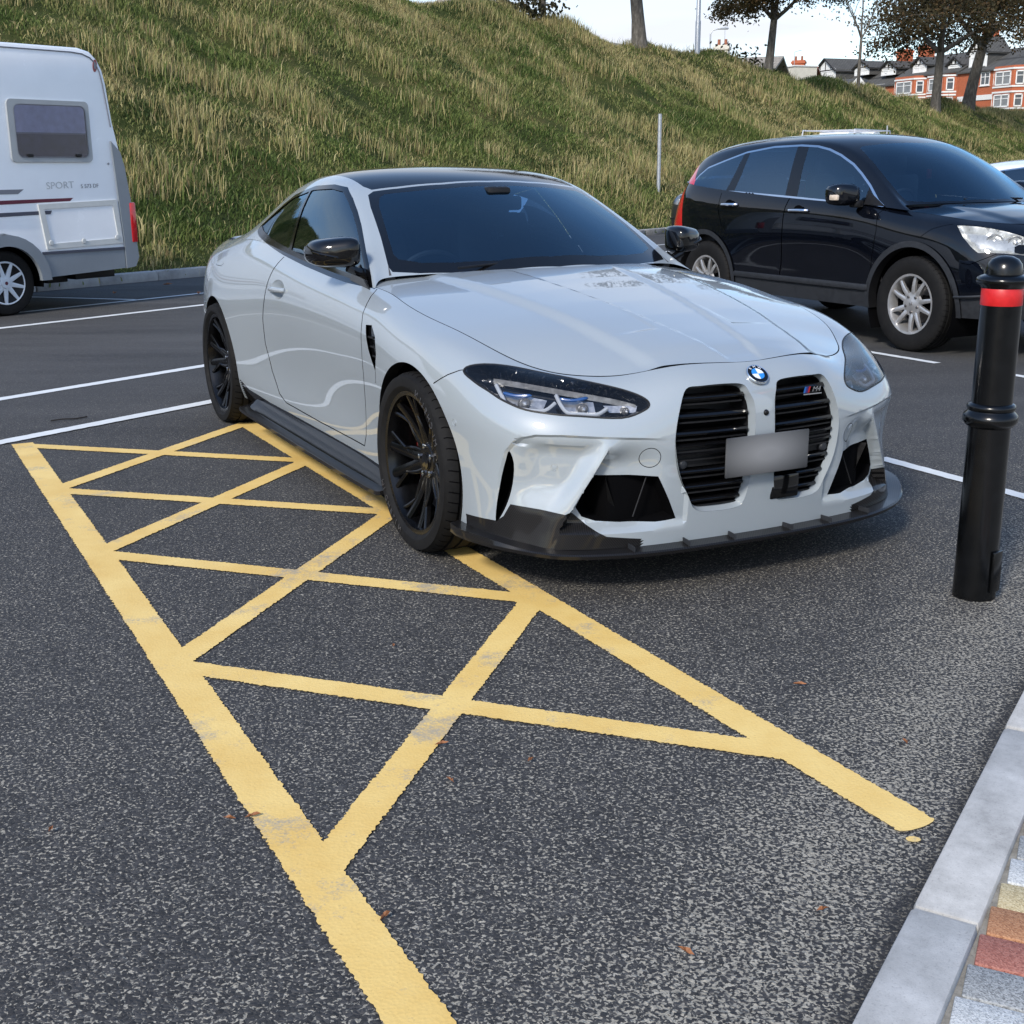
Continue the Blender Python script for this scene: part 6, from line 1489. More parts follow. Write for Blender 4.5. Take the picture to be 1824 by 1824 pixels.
# ---- underside and cabin
MB().bbox((-1.62, 0, .21), (3.95, 1.62, .10), .03).build('underbody', M_VOID, car)
MB().bbox((.62, 0, .40), (.30, 1.1, .40), .05).build('engine_bay', M_VOID, car)
V = []
dash = [(-.58, .93), (-.72, .955), (-.92, .95), (-1.02, .90), (-1.05, .80), (-1.02, .55)]
for y in np.linspace(-.70, .70, 15):
    for x, z in dash: V.append((x - .10 * (abs(y) / .7) ** 2, y, z - .015 * (abs(y) / .7) ** 2 - (0 if x > -1 else .02)))
mesh_obj('dashboard', V, [(i * 6 + j, i * 6 + j + 1, (i + 1) * 6 + j + 1, (i + 1) * 6 + j) for i in range(14) for j in range(5)], M_TRIM, car)
# steering wheel on the right-hand side
st = MB(); ring = []
for i in range(33):
    a = 2 * PI * i / 32; ring.append((-1.10 + .06 * math.sin(a), -.37 + .178 * math.cos(a), .865 + .165 * math.sin(a)))
st.tube(ring, .014, 8, cap=False); st.bbox((-1.095, -.37, .855), (.04, .12, .10), .015); st.box((-1.10, -.37, .855), (.02, .33, .03))
st.build('steering_wheel', M_TRIM, car)
def seat(sy, x0=-1.78):
    s_ = MB(); 
    s_.bbox((x0 + .20, sy, .50), (.52, .50, .16), .05)
    # backrest: tapered curved shell
    V = []; nz = 10; ny = 10
    for i in range(nz + 1):
        t = i / nz; z = .50 + .66 * t; hw = .25 - .05 * t ** 2; xx = x0 - .02 - .20 * t
        for j in range(ny + 1):
            u = -1 + 2 * j / ny; V.append((xx + .075 * abs(u) ** 2.2 * (1 - .5 * t), sy + u * hw, z))
    n1 = len(V)
    V2 = [(x - .09, y, z) for x, y, z in V]
    F = [(i * (ny + 1) + j, i * (ny + 1) + j + 1, (i + 1) * (ny + 1) + j + 1, (i + 1) * (ny + 1) + j) for i in range(nz) for j in range(ny)]
    s_.add(V + V2, F + [tuple(q + n1 for q in f[::-1]) for f in F])
    s_.bbox((x0 - .245, sy, 1.19), (.09, .26, .17), .04)
    so = s_.build('seat', M_SEAT, car, angle=50)
    M = frame_matrix((x0 - .115, sy, 1.045), (0, 1, 0), (-.25, 0, 1))
    text_mesh('seat_badge', 'M4', .055, M_LAMPGUIDE, so, M, .002)
for sy in (-.37, .37): seat(sy)
MB().bbox((-2.62, 0, .85), (.16, 1.1, .52), .05).build('rear_seat', M_SEAT, car)
MB().bbox((-3.02, 0, .955), (.70, 1.2, .03), .01).build('parcel_shelf', M_TRIM, car)
MB().bbox((-1.9, 0, .33), (2.2, 1.5, .1), .02).build('cabin_floor', M_TRIM, car)
rm = MB().bbox((-1.13, .0, 1.235), (.03, .24, .065), .015).build('interior_mirror', M_GLOSSBLACK, car)
MB().bbox((-1.16, .0, 1.285), (.10, .12, .05), .015).build('sensor_pod', M_PLASTIC, car)
for s in (1, -1):
    V = []
    for x, z in ((-.62, .55), (-.62, .90), (-1.2, .925), (-1.9, .985), (-2.4, 1.03), (-2.4, .55)): V += [(x, s * .735, z)]
    mesh_obj('door_card', V, [tuple(range(6))], M_TRIM, car, smooth=False)
    # inner pillar covers
    MB().tube([(-.76, s * .69, .945), (-1.0, s * .635, 1.09), (-1.24, s * .585, 1.205), (-1.5, s * .56, 1.29), (-1.95, s * .55, 1.325), (-2.4, s * .53, 1.285)], .022, 8).build('pillar_cover', M_HEADLINER, car)
V = []; hs = np.linspace(3.1, 7.2, 12)
for u in hs:
    P = shC.base(np.full(9, u), np.linspace(3.3, 7, 9)); V += [tuple(p - np.array([0, 0, .03])) for p in P]
pl = (np.array(V), [(i * 9 + j, i * 9 + j + 1, (i + 1) * 9 + j + 1, (i + 1) * 9 + j) for i in range(11) for j in range(8)], np.zeros((len(V), 3)))
put_one('headliner', pl, M_HEADLINER, car, exact=False)
# wiper
MB().tube([(-.60, -.45, .992), (-.64, -.1, 1.008), (-.62, .25, 1.002)], .006, 6).build('wiper', M_PLASTIC, car)
# ---------------------------------------------------------------- black SUV: control nets
SUV_A = [
 [(.86,0,.30),(.90,0,.42),(.90,0,.55),(.885,0,.68),(.87,0,.78),(.83,0,.86),(.77,0,.92),(.70,0,.955)],
 [(.85,.3,.30),(.89,.3,.42),(.89,.3,.55),(.875,.3,.68),(.86,.3,.78),(.815,.3,.865),(.75,.3,.925),(.68,.3,.96)],
 [(.79,.56,.3),(.83,.57,.42),(.83,.57,.55),(.81,.57,.68),(.79,.57,.78),(.74,.56,.87),(.67,.54,.93),(.60,.52,.97)],
 [(.68,.74,.3),(.71,.76,.42),(.71,.77,.55),(.69,.77,.68),(.66,.77,.78),(.60,.75,.88),(.53,.71,.945),(.46,.66,.985)],
 [(.52,.83,.3),(.54,.86,.42),(.54,.865,.55),(.53,.865,.68),(.50,.86,.79),(.45,.84,.89),(.38,.80,.96),(.31,.73,1.0)],
 _st(.25,[(.87,.3),(.90,.42),(.905,.55),(.905,.68),(.90,.80),(.885,.90),(.84,.975),(.76,1.015)]),
 _st(0,[(.88,.3),(.905,.42),(.91,.55),(.91,.69),(.905,.81),(.89,.915),(.85,.995),(.77,1.035)]),
 _st(-.3,[(.88,.3),(.90,.42),(.905,.56),(.905,.70),(.903,.82),(.892,.925),(.866,1.01),(.80,1.06)]),
 _st(-.6,[(.88,.3),(.895,.42),(.893,.56),(.898,.70),(.903,.83),(.899,.94),(.882,1.03),(.843,1.095)]),
 _st(-1.2,[(.88,.3),(.893,.42),(.890,.56),(.896,.70),(.904,.83),(.902,.95),(.886,1.045),(.852,1.115)]),
 _st(-1.8,[(.88,.3),(.895,.42),(.893,.56),(.900,.70),(.907,.835),(.904,.96),(.887,1.06),(.852,1.145)]),
 _st(-2.3,[(.885,.3),(.905,.42),(.908,.56),(.91,.70),(.912,.84),(.906,.97),(.886,1.08),(.845,1.175)]),
 _st(-2.62,[(.885,.32),(.91,.43),(.912,.56),(.914,.70),(.913,.84),(.905,.98),(.88,1.10),(.83,1.20)]),
 _st(-2.95,[(.86,.34),(.885,.44),(.895,.57),(.895,.71),(.893,.85),(.885,.99),(.855,1.12),(.80,1.23)]),
 [(-3.18,.80,.36),(-3.22,.83,.46),(-3.24,.84,.58),(-3.235,.84,.72),(-3.22,.835,.86),(-3.19,.82,1.0),(-3.15,.79,1.14),(-3.09,.74,1.25)],
 [(-3.36,.56,.38),(-3.42,.58,.48),(-3.44,.59,.6),(-3.42,.59,.73),(-3.39,.58,.87),(-3.36,.57,1.01),(-3.33,.56,1.15),(-3.29,.53,1.27)],
 [(-3.42,.28,.38),(-3.48,.29,.48),(-3.50,.29,.6),(-3.48,.29,.73),(-3.45,.29,.87),(-3.42,.28,1.01),(-3.40,.27,1.15),(-3.37,.26,1.28)],
 [(-3.43,0,.38),(-3.49,0,.48),(-3.51,0,.6),(-3.49,0,.73),(-3.46,0,.87),(-3.43,0,1.01),(-3.41,0,1.15),(-3.385,0,1.28)],
]
SUV_C = [
 [(-.12,.82,1.055),(-.18,.80,1.075),(-.24,.77,1.09),(-.27,.73,1.095),(-.20,.55,1.10),(-.10,.30,1.105),(-.07,0,1.108)],
 [(-.40,.845,1.08),(-.48,.80,1.17),(-.54,.74,1.27),(-.56,.70,1.285),(-.48,.53,1.30),(-.38,.29,1.31),(-.35,0,1.315)],
 [(-.70,.85,1.098),(-.76,.785,1.26),(-.82,.69,1.43),(-.84,.65,1.46),(-.78,.49,1.485),(-.70,.27,1.50),(-.67,0,1.505)],
 [(-1.05,.852,1.11),(-1.08,.775,1.32),(-1.12,.665,1.535),(-1.13,.615,1.575),(-1.10,.46,1.61),(-1.05,.26,1.625),(-1.03,0,1.63)],
 [(-1.5,.853,1.13),(-1.5,.77,1.34),(-1.5,.66,1.57),(-1.5,.61,1.615),(-1.5,.46,1.65),(-1.5,.25,1.668),(-1.5,0,1.673)],
 [(-2.0,.85,1.155),(-2.02,.77,1.345),(-2.03,.66,1.56),(-2.03,.61,1.605),(-2.03,.46,1.645),(-2.03,.25,1.665),(-2.03,0,1.67)],
 [(-2.4,.843,1.18),(-2.45,.765,1.34),(-2.5,.65,1.53),(-2.5,.60,1.575),(-2.5,.45,1.62),(-2.5,.25,1.64),(-2.5,0,1.645)],
 [(-2.75,.82,1.21),(-2.82,.745,1.33),(-2.9,.63,1.47),(-2.92,.58,1.52),(-2.93,.44,1.57),(-2.94,.25,1.595),(-2.95,0,1.60)],
 [(-2.98,.79,1.235),(-3.06,.71,1.31),(-3.15,.60,1.40),(-3.18,.55,1.43),(-3.2,.42,1.47),(-3.22,.24,1.49),(-3.24,0,1.495)],
 [(-3.09,.74,1.25),(-3.17,.67,1.265),(-3.24,.58,1.285),(-3.28,.52,1.29),(-3.32,.4,1.30),(-3.36,.22,1.305),(-3.38,0,1.31)],
]

SUV_A = [[(x - .075 * min(1, max(0, (-2.5 - x) / .6)), y, z) for x, y, z in st_] for st_ in SUV_A]
SUV_C = [[(x - .075 * min(1, max(0, (-2.5 - x) / .6)), y, z + (.012 if (x < -2.3 and z > 1.45) else 0)) for x, y, z in st_] for st_ in SUV_C]
suv = empty('suv', (3.85, 10.03, 0), R(-62.4), 'black five-door SUV with chrome window line and silver wheels behind the grey coupe', 'car')
sA = Sheet(SUV_A, ulo='mirror', uhi='mirror', su=0.25, sv=0.12); sC = Sheet(SUV_C, vhi='mirror', su=0.35, sv=0.14)
def s_arch(cx, r_, ur):
    q = sA.inv(arc(cx, .362, r_, -14, 194, 48), SD, ur=ur); return np.concatenate([q, [[q[-1][0], -.6], [q[0][0], -.6]]]), q
fa_o, _ = s_arch(0, .475, (3.5, 8)); fa_i, fq = s_arch(0, .43, (3.5, 8)); ra_o, _ = s_arch(-2.62, .47, (10, 13.9)); ra_i, rq = s_arch(-2.62, .425, (10, 13.9))
LMP = [(.327,.804,.964),(.42,.75,.962),(.498,.699,.952),(.64,.597,.917),(.735,.50,.87),(.80,.44,.80),(.80,.52,.755),(.766,.591,.76),(.665,.734,.775),(.56,.82,.775),(.50,.835,.82),(.42,.835,.885)]
l_lmp = sA.inv(dense(LMP, .03, True))
def sgap(pts, w=.0024, ur=(5, 14), metric=SD): return sA.strip(sA.inv(dense(pts, .04), metric, ur=ur), w)
g1 = sgap(xz([(-.40,1.065),(-.425,1.03),(-.40,.90),(-.44,.51),(-.455,.46)])); g2 = sgap(xz([(-1.50,1.13),(-1.518,1.05),(-1.522,.576),(-1.545,.46)])); g3 = sgap(xz([(-2.46,1.16),(-2.45,1.03),(-2.41,.94),(-2.30,.80)]))
g4 = sgap([(.30,.81,.97),(.15,.87,.93),(.05,.90,.86)], metric=(1,1,1), ur=(3, 8)); g5 = sgap([(.45,.865,.70),(.52,.86,.69),(.62,.81,.74),(.66,.735,.77)], metric=(1,1,1), ur=(2, 7))
TL = [(-3.02,.80),(-3.12,.78),(-3.30,.79),(-3.30,1.20),(-3.17,1.24),(-3.09,1.10),(-3.05,.95)]
l_tl = sA.inv(xz(dense(TL, .03, True)), SD, ur=(12.5, 15.2))
us = np.unique(np.concatenate([np.arange(0, 17.01, 1 / 6)])); vs = np.linspace(0, 7, 43)
def clad(c): P_ = sA.base(c[:, 0], c[:, 1]); return P_[:, 2] < .462
l_cl = sA.inv([(x, 0, .462) for x in np.arange(-3.1, .6, .05)], SD, ur=(4, 14)); l_cl2 = sA.inv([(0, y, .462) for y in np.arange(.02, .86, .04)], (0, 1, 1), ur=(0, 4.4))
ps = sA.build(us, vs, [fa_o, fa_i, ra_o, ra_i, l_lmp, g1, g2, g3, g4, g5, l_tl], [l_cl, l_cl2],
    [('void', fa_i), ('void', ra_i), ('archtrim', fa_o), ('archtrim', ra_o), ('lamp', l_lmp), ('gap', g1), ('gap', g2), ('gap', g3), ('gap', g4), ('gap', g5), ('tail', l_tl), ('clad', clad),
     ('fdoor', lambda c: (lambda P_: (P_[:, 0] < np.interp(P_[:, 2], [.46, .51, .90, 1.03, 1.07], [-.455, -.44, -.40, -.425, -.40])) & (P_[:, 0] > np.interp(P_[:, 2], [.46, .576, 1.05, 1.13], [-1.545, -1.522, -1.518, -1.50])))(sA.base(c[:, 0], c[:, 1]))),
     ('rdoor', lambda c: (lambda P_: (P_[:, 0] < np.interp(P_[:, 2], [.46, .576, 1.05, 1.13], [-1.545, -1.522, -1.518, -1.50])) & (P_[:, 0] > np.interp(P_[:, 2], [.46, .80, .94, 1.03, 1.16], [-2.2, -2.30, -2.41, -2.45, -2.46])))(sA.base(c[:, 0], c[:, 1])))])
put_split('body_panel', *both(ps['body']), M_BLACKP, suv); fd = put('front_door', ps['fdoor'], M_BLACKP, suv); rd_ = put('rear_door', ps['rdoor'], M_BLACKP, suv)
put_split('lower_cladding', *both(ps['clad']), M_GREYPLASTIC, suv)
V_, F_, N_, _ = ps['archtrim']; put_split('arch_trim', *both((V_ + N_ * .012, F_, N_)), M_GREYPLASTIC, suv)
V_, F_, N_, _ = ps['gap']; put_split('panel_gap', *both((V_ - N_ * .008, F_, N_)), M_VOID, suv)
put('tail_lamp', ps['tail'], M_REDLENS, suv)
for q in (fq, rq):
    P_ = sA.base(q[:, 0], q[:, 1]); n = len(P_); V = np.concatenate([P_ + [0, .012, 0], P_ + [0, -.07, 0]])
    put('arch_edge', (V, [(i, i + 1, n + i + 1, n + i) for i in range(n - 1)], np.zeros_like(V)), M_PLASTIC, suv, exact=False)
for cx in (0.0, -2.62):
    for s in (1, -1):
        m = MB(); m.lathe([(.44, .895), (.44, .50), (.05, .50)], 36, 'y', R(-30), R(210)); mesh_obj('arch_liner', [(x + cx, y * s, z + .362) for x, y, z in m.V], m.F, M_VOID, suv)
# hood
ek = np.linspace(0, 7.35, 80); E2 = sA.base(ek, np.full(80, 7.0)); hx_, hy_, hz_ = E2[::-1, 0], E2[::-1, 1], E2[::-1, 2]
def suv_hood(x, y):
    ya = np.abs(y); ye = np.interp(x, hx_, hy_); ze = np.interp(x, hx_, hz_); zc = np.interp(x, [-.4, -.1, .1, .3, .5, .62, .70], [1.12, 1.095, 1.075, 1.05, 1.015, .985, .955])
    k = np.clip(ya / np.maximum(ye, 1e-4), 0, 1); z = ze + (np.maximum(zc, ze) - ze) * (1 - k ** 2.6)
    return z + .010 * (1 - sstep(.42, .52, ya)) * sstep(.7, .5, x)
bd_ = [(x - .004, max(y - .004, 0)) for x, y, z in E2 if x > -.36]; rr_ = [(-.055 - .26 * (y / .75) ** 2.2, y) for y in np.linspace(bd_[-1][1] - .01, 0, 20)]
hp = np.array(bd_ + rr_); gx, gy = np.meshgrid(np.arange(-.4, .72, .03), np.arange(0, .84, .03), indexing='ij'); Lh = np.stack([gx.ravel(), gy.ravel()], 1); Lh = Lh[inside(hp, Lh)]
dd = ((Lh[:, None] - hp[None]) ** 2).sum(2).min(1); Lh = Lh[dd > .008 ** 2]; X = np.concatenate([Lh, hp]); n0 = len(Lh); m0 = len(hp)
r = delaunay_2d_cdt([Vector(p) for p in X.tolist()], [(n0 + i, n0 + (i + 1) % m0) for i in range(m0)], [], 0, 1e-5)
XY = np.array([v[:] for v in r[0]]); F = np.array([f for f in r[2] if len(f) == 3]); F = F[inside(hp, XY[F].mean(1))]
fn = np.cross(XY[F[:, 1]] - XY[F[:, 0]], XY[F[:, 2]] - XY[F[:, 0]]); F[fn < 0] = F[fn < 0][:, ::-1]
put_one('hood', (np.column_stack([XY, suv_hood(XY[:, 0], XY[:, 1])]), F, np.zeros((len(XY), 3))), M_BLACKP, suv, exact=False, angle=50)
cw = []
for y in np.linspace(-.80, .80, 21):
    x = -.055 - .26 * (abs(y) / .75) ** 2.2; z = float(suv_hood(np.array([x]), np.array([y]))[0]); cw += [(x + .02, y, z - .02), (x - .12, y, z - .02)]
mesh_obj('cowl_panel', cw, [(i * 2, i * 2 + 1, i * 2 + 3, i * 2 + 2) for i in range(20)], M_PLASTIC, suv)
# greenhouse
SDLO = [(-.36,1.075),(-.60,1.085),(-.855,1.097),(-1.53,1.131),(-2.30,1.164),(-2.70,1.170),(-2.87,1.185),(-2.985,1.215),(-3.02,1.262),(-2.98,1.325),(-2.89,1.392),(-2.66,1.45),(-2.35,1.525),(-1.98,1.566),(-1.62,1.572),(-1.40,1.560),(-1.24,1.532),(-1.08,1.485),(-.894,1.41),(-.76,1.335),(-.62,1.245),(-.47,1.13)]
def s_side(p, st_=.04): return sC.inv(xz(dense(p, st_, True)), SD, vr=(0, 2.7))
o1 = s_side(SDLO); i1 = s_side(shrink_poly(SDLO, .016)); o1[o1[:, 1] < .02, 1] = -.3
PW = [[(-1.56,1.10),(-1.60,1.315),(-1.665,1.60),(-1.52,1.60),(-1.455,1.315),(-1.40,1.10)], [(-2.42,1.13),(-2.385,1.315),(-2.365,1.56),(-2.295,1.56),(-2.275,1.315),(-2.29,1.13)], [(-.62,1.06),(-.62,1.26),(-.58,1.26),(-.575,1.06)]]
pw = [s_side(p) for p in PW]
def s_top(p): q = sC.inv([(a, b, 0) for a, b in dense(p, .05)], (1, 1, 0), vr=(2.5, 6)); q[0][1] = 6; q[-1][1] = 6; return q, np.concatenate([q, [[q[-1][0], 6.4], [q[0][0], 6.4]]])
w1, w1p = s_top([(-.10,0),(-.13,.30),(-.22,.55),(-.30,.70),(-.36,.705),(-.56,.675),(-.84,.615),(-.98,.575),(-.995,.54),(-.95,.40),(-.90,.2),(-.885,0)])
w2, w2p = s_top([(-3.10,0),(-3.09,.25),(-3.07,.43),(-3.10,.47),(-3.25,.45),(-3.34,.40),(-3.38,.2),(-3.39,0)])
us = np.linspace(0, 9, 82); vs = np.linspace(0, 6, 49)
pc2 = sC.build(us, vs, [o1, i1] + pw, [w1, w2], [('ws', w1p), ('rw', w2p), ('pil', lambda c: (inside(pw[0] * [.35, .14], c * [.35, .14]) | inside(pw[1] * [.35, .14], c * [.35, .14]) | inside(pw[2] * [.35, .14], c * [.35, .14])) & inside(i1 * [.35, .14], c * [.35, .14])),
    ('tail', lambda c: (c[:, 0] > 7.75) & (c[:, 0] < 8.45) & (c[:, 1] < 2.4)),
    ('glassf', lambda c: inside(i1 * [.35, .14], c * [.35, .14]) & (sC.base(c[:, 0], c[:, 1])[:, 0] > -1.5)), ('glassr', lambda c: inside(i1 * [.35, .14], c * [.35, .14]) & (sC.base(c[:, 0], c[:, 1])[:, 0] > -2.33)), ('glassq', i1), ('chrome', o1)])
put_one('roof', pc2['body'], M_BLACKP, suv); put_one('windscreen', pc2['ws'], M_GLASS, suv); put_one('rear_window', pc2['rw'], M_GLASS2, suv); put('window_chrome', pc2['chrome'], M_CHROME, suv); put_split('window_pillar', *both(pc2['pil']), M_GLOSSBLACK, suv)
M_GLASSF = glassy('front_side_glass', (0.50, 0.66, 0.80), 0.0, (0.66, 0.87, 1.0), 2.2)
put('front_window', pc2['glassf'], M_GLASSF, suv); put('rear_door_window', pc2['glassr'], M_GLASS2, suv); put('quarter_window', pc2['glassq'], M_GLASS2, suv)
if 'tail' in pc2: put('pillar_lamp', pc2['tail'], M_REDLENS, suv)
# headlamps
Vl, Fl, Nl, UVl = ps['lamp']; lens = put('headlamp', (Vl + Nl * .001, Fl, Nl), M_LENS, suv)
M_LAMPBACK = simple('lamp_back', (0.55, 0.56, 0.54), 0.3, metal=0.5, var=0.2, scale=20)
lp3 = sA.base(l_lmp[:, 0], l_lmp[:, 1]); de = np.array([np.sqrt(((Vl - q) ** 2).sum(1)) for q in lp3]).min(0)
for s, par in ((1, lens[0]), (-1, lens[1])):
    k = np.array([1, s, 1.0]); mesh_obj('lamp_housing', (Vl - Nl * (.005 + .045 * sstep(0, .04, de))[:, None]) * k, Fl if s > 0 else [tuple(f)[::-1] for f in Fl], M_LAMPBACK, par)
    for c, rr in (((.60, .70, .845), .062), ((.70, .60, .84), .052)):
        mm = MB().lathe([(rr, .0), (rr * .95, .008), (rr * .85, .0), (rr * .55, -.03), (rr * .45, -.01), (rr * .3, .008), (.0005, .014)], 24, 'x'); a = .75
        mesh_obj('lamp_bowl', [tuple((np.array(c) - np.array([.03, .03, 0]) + np.array([math.cos(a) * x - math.sin(a) * y, math.sin(a) * x + math.cos(a) * y, z])) * k) for x, y, z in mm.V], mm.F, M_LAMPSILVER, par)
# handles, mirrors
for s in (1, -1):
    j = 0 if s > 0 else 1
    for x0, x1, z, par in ((-1.455, -1.215, 1.03, fd[j]), (-2.40, -2.17, 1.06, rd_[j])):
        h = MB().tube(catmull([(x0, s * .886, z), (x0 + .03, s * .915, z), ((x0 + x1) / 2, s * .922, z + .002), (x1 - .03, s * .914, z + .002), (x1, s * .884, z + .002)], 4), [.008] + [.014] * 15 + [.008], 8).build('door_handle', M_CHROME, par)
        mm = MB().lathe([(.06, .002), (.04, -.0), (.0005, -.0)], 20, 'y'); mesh_obj('handle_cup', [((x0 + x1) / 2 + x * 1.1, s * (.8885 + y), z + w * .75) for x, y, w in mm.V], mm.F, M_VOID, h)
    mr = empty('wing_mirror'); mr.parent = suv; n = 24; V = []
    xs_ = [-.60, -.615, -.65, -.70, -.745, -.755]; sc_ = [.5, .85, 1.0, 1.0, .96, .88]
    for x, q in zip(xs_, sc_):
        for i in range(n):
            a = 2 * PI * i / n; c, w = math.cos(a), math.sin(a); V.append((x - .02 * c, s * (1.0 + math.copysign(abs(c) ** .6, c) * .115 * q), 1.17 + math.copysign(abs(w) ** .65, w) * .085 * q))
    F = [(k * n + i, k * n + (i + 1) % n, (k + 1) * n + (i + 1) % n, (k + 1) * n + i) for k in range(5) for i in range(n)] + [tuple(range(n)), tuple(5 * n + i for i in range(n))[::-1]]
    MB().add(V, F).build('mirror_housing', M_BLACKP, mr, angle=50); MB().bbox((-.665, s * 1.105, 1.15), (.09, .03, .045), .01).build('mirror_indicator', M_AMBER, mr)
    MB().bbox((-.64, s * .895, 1.10), (.09, .08, .06), .015).build('mirror_foot', M_PLASTIC, mr); MB().add([(-.38, s * .84, 1.085), (-.60, s * .853, 1.095), (-.60, s * .81, 1.20)], [(0, 1, 2)]).build('mirror_sail', M_PLASTIC, mr, fix=False)
    mesh_obj('mirror_glass', [(-.759 - .02 * math.cos(2 * PI * i / n), s * (1.0 + math.copysign(abs(math.cos(2 * PI * i / n)) ** .6, math.cos(2 * PI * i / n)) * .095), 1.17 + math.copysign(abs(math.sin(2 * PI * i / n)) ** .65, math.sin(2 * PI * i / n)) * .068) for i in range(n)], [tuple(range(n))], M_MIRROR, mr, smooth=False)
# grille and bumper opening at the nose
MB().bbox((.885, 0, .74), (.05, .95, .09), .015).build('grille', M_PLASTIC, suv); MB().bbox((.90, 0, .77), (.03, 1.0, .025), .008).build('grille_bar', M_CHROME, suv); MB().bbox((.895, 0, .45), (.05, .9, .12), .02).build('lower_grille', M_PLASTIC, suv)
MB().tube(catmull([(.43, .885, .452), (.55, .87, .462), (.68, .79, .475), (.80, .64, .485)], 4), .010, 6).build('bumper_moulding', M_GREYPLASTIC, suv); MB().tube(catmull([(.43, -.885, .452), (.55, -.87, .462), (.68, -.79, .475), (.80, -.64, .485)], 4), .010, 6).build('bumper_moulding', M_GREYPLASTIC, suv)
for s in (1, -1): MB().bbox((-1.30, s * .905, .455), (1.72, .03, .05), .012).build('sill_moulding', M_GREYPLASTIC, suv)
# wheels
def suv_wheel():
    w = empty('wheel'); Ro, Rb, Wd = .362, .226, .228; tyre_mesh('tyre', Ro, Rb, Wd, True, w, 60); rim_barrel(Rb, Wd, M_ALU, w); h = Wd / 2 * .86; s_ = MB()
    for i in range(10):
        a = 2 * PI * i / 10 + (.06 if i % 2 else -.06); spoke(s_, a, .06, h - .022, .040, a + .03, Rb - .012, h - .012, .026, .03, .022, .008)
    s_.build('spokes', M_ALU, w); MB().lathe([(.095, h - .035), (.088, h - .020), (.05, h - .018), (.032, h - .012), (.0005, h - .010)], 36, 'y').build('hub', M_ALU, w)
    for i in range(5):
        a = 2 * PI * i / 5; MB().lathe([(.011, h - .03), (.011, h - .012), (.008, h - .010), (.0005, h - .011)], 8, 'y', o=(.062 * math.cos(a), 0, .062 * math.sin(a))).build('wheel_nut', M_DISC, w)
    text_mesh('hub_letter', 'H', .036, M_DISC, w, frame_matrix((0, h - .009, 0), (-1, 0, 0), (0, 0, 1)), .001)
    MB().lathe([(.15, .02), (.15, -.01), (.07, -.01), (.07, .02)], 40, 'y').build('brake_disc', M_DISC, w); return w
w0 = suv_wheel()
for x, s in ((0, -1), (0, 1), (-2.62, -1), (-2.62, 1)):
    w = w0 if (x == 0 and s < 0) else copy_tree(w0); w.parent = suv; w.location = (x, s * .785, .362); w.rotation_euler = (0, .3 + x, PI if s < 0 else 0)
# cabin
MB().bbox((-1.35, 0, .36), (3.3, 1.62, .14), .04).build('underbody', M_VOID, suv); MB().bbox((.45, 0, .62), (.6, 1.2, .42), .05).build('engine_bay', M_VOID, suv)
V = []
for y in np.linspace(-.74, .74, 11):
    for x, z in ((-.16, 1.075), (-.40, 1.09), (-.62, 1.07), (-.70, .98), (-.68, .6)): V.append((x - .10 * (abs(y) / .7) ** 2, y, z))
mesh_obj('dashboard', V, [(i * 5 + j, i * 5 + j + 1, (i + 1) * 5 + j + 1, (i + 1) * 5 + j) for i in range(10) for j in range(4)], M_TRIM, suv)
for x in (-1.25, -2.15):
    for y in ((-.38, .38)): m = MB(); m.bbox((x, y, .72), (.5, .5, .2), .06); m.bbox((x - .28, y, 1.02), (.14, .48, .62), .06); m.bbox((x - .32, y, 1.40), (.10, .26, .18), .04); m.build('seat', M_SEAT, suv)
MB().bbox((-1.5, 0, .5), (2.6, 1.5, .1), .02).build('cabin_floor', M_TRIM, suv)
ring = [(-.72 + .07 * math.sin(2 * PI * i / 24), -.38 + .185 * math.cos(2 * PI * i / 24), 1.03 + .17 * math.sin(2 * PI * i / 24)) for i in range(25)]; MB().tube(ring, .014, 8, cap=False).build('steering_wheel', M_TRIM, suv)
MB().bbox((-.80, 0, 1.46), (.03, .24, .06), .015).build('interior_mirror', M_PLASTIC, suv); MB().tube([(-.77, .0, 1.42), (-.77, .0, 1.36)], .002, 4).build('hanging_cord', M_PLASTIC, suv); MB().bbox((-.77, 0, 1.32), (.02, .05, .08), .008).build('hanging_tag', M_REDLENS, suv)
MB().tube([(-.14, .40, 1.125), (-.17, .10, 1.135), (-.14, -.25, 1.13)], .008, 6).build('wiper', M_PLASTIC, suv)
for s in (1, -1): mesh_obj('door_card', [(-.4, s * .80, .5), (-.4, s * .80, 1.07), (-1.5, s * .80, 1.11), (-2.9, s * .78, 1.17), (-2.9, s * .78, .5)], [(0, 1, 2, 3, 4)], M_TRIM, suv, smooth=False)
# ---------------------------------------------------------------- other parked cars: same bodywork family, other colours, only glimpsed
def recolour(o, swap):
    for c in [o] + list(o.children_recursive):
        if c.type == 'MESH' and c.data.materials and c.data.materials[0] in swap:
            c.material_slots[0].link = 'OBJECT'; c.material_slots[0].material = swap[c.data.materials[0]]
wc = copy_tree(suv); wc.name = 'hatchback'; wc.location = (6.95, 12.45, 0); wc.rotation_euler = (0, 0, R(-62.4)); wc.scale = (.92, .96, .875)
recolour(wc, {M_BLACKP: M_WHITEP}); wc['label'] = 'white hatchback half hidden behind the black SUV at the right edge'; wc['category'] = 'car'
dc = copy_tree(suv); dc.name = 'hatchback'; dc.location = (4.2, 25.55, 0); dc.rotation_euler = (0, 0, RD + PI); dc.scale = (.95, .95, .90)
recolour(dc, {M_BLACKP: M_DARKP}); dc['label'] = 'dark car by the bank, mostly hidden behind the tail of the black SUV'; dc['category'] = 'car'
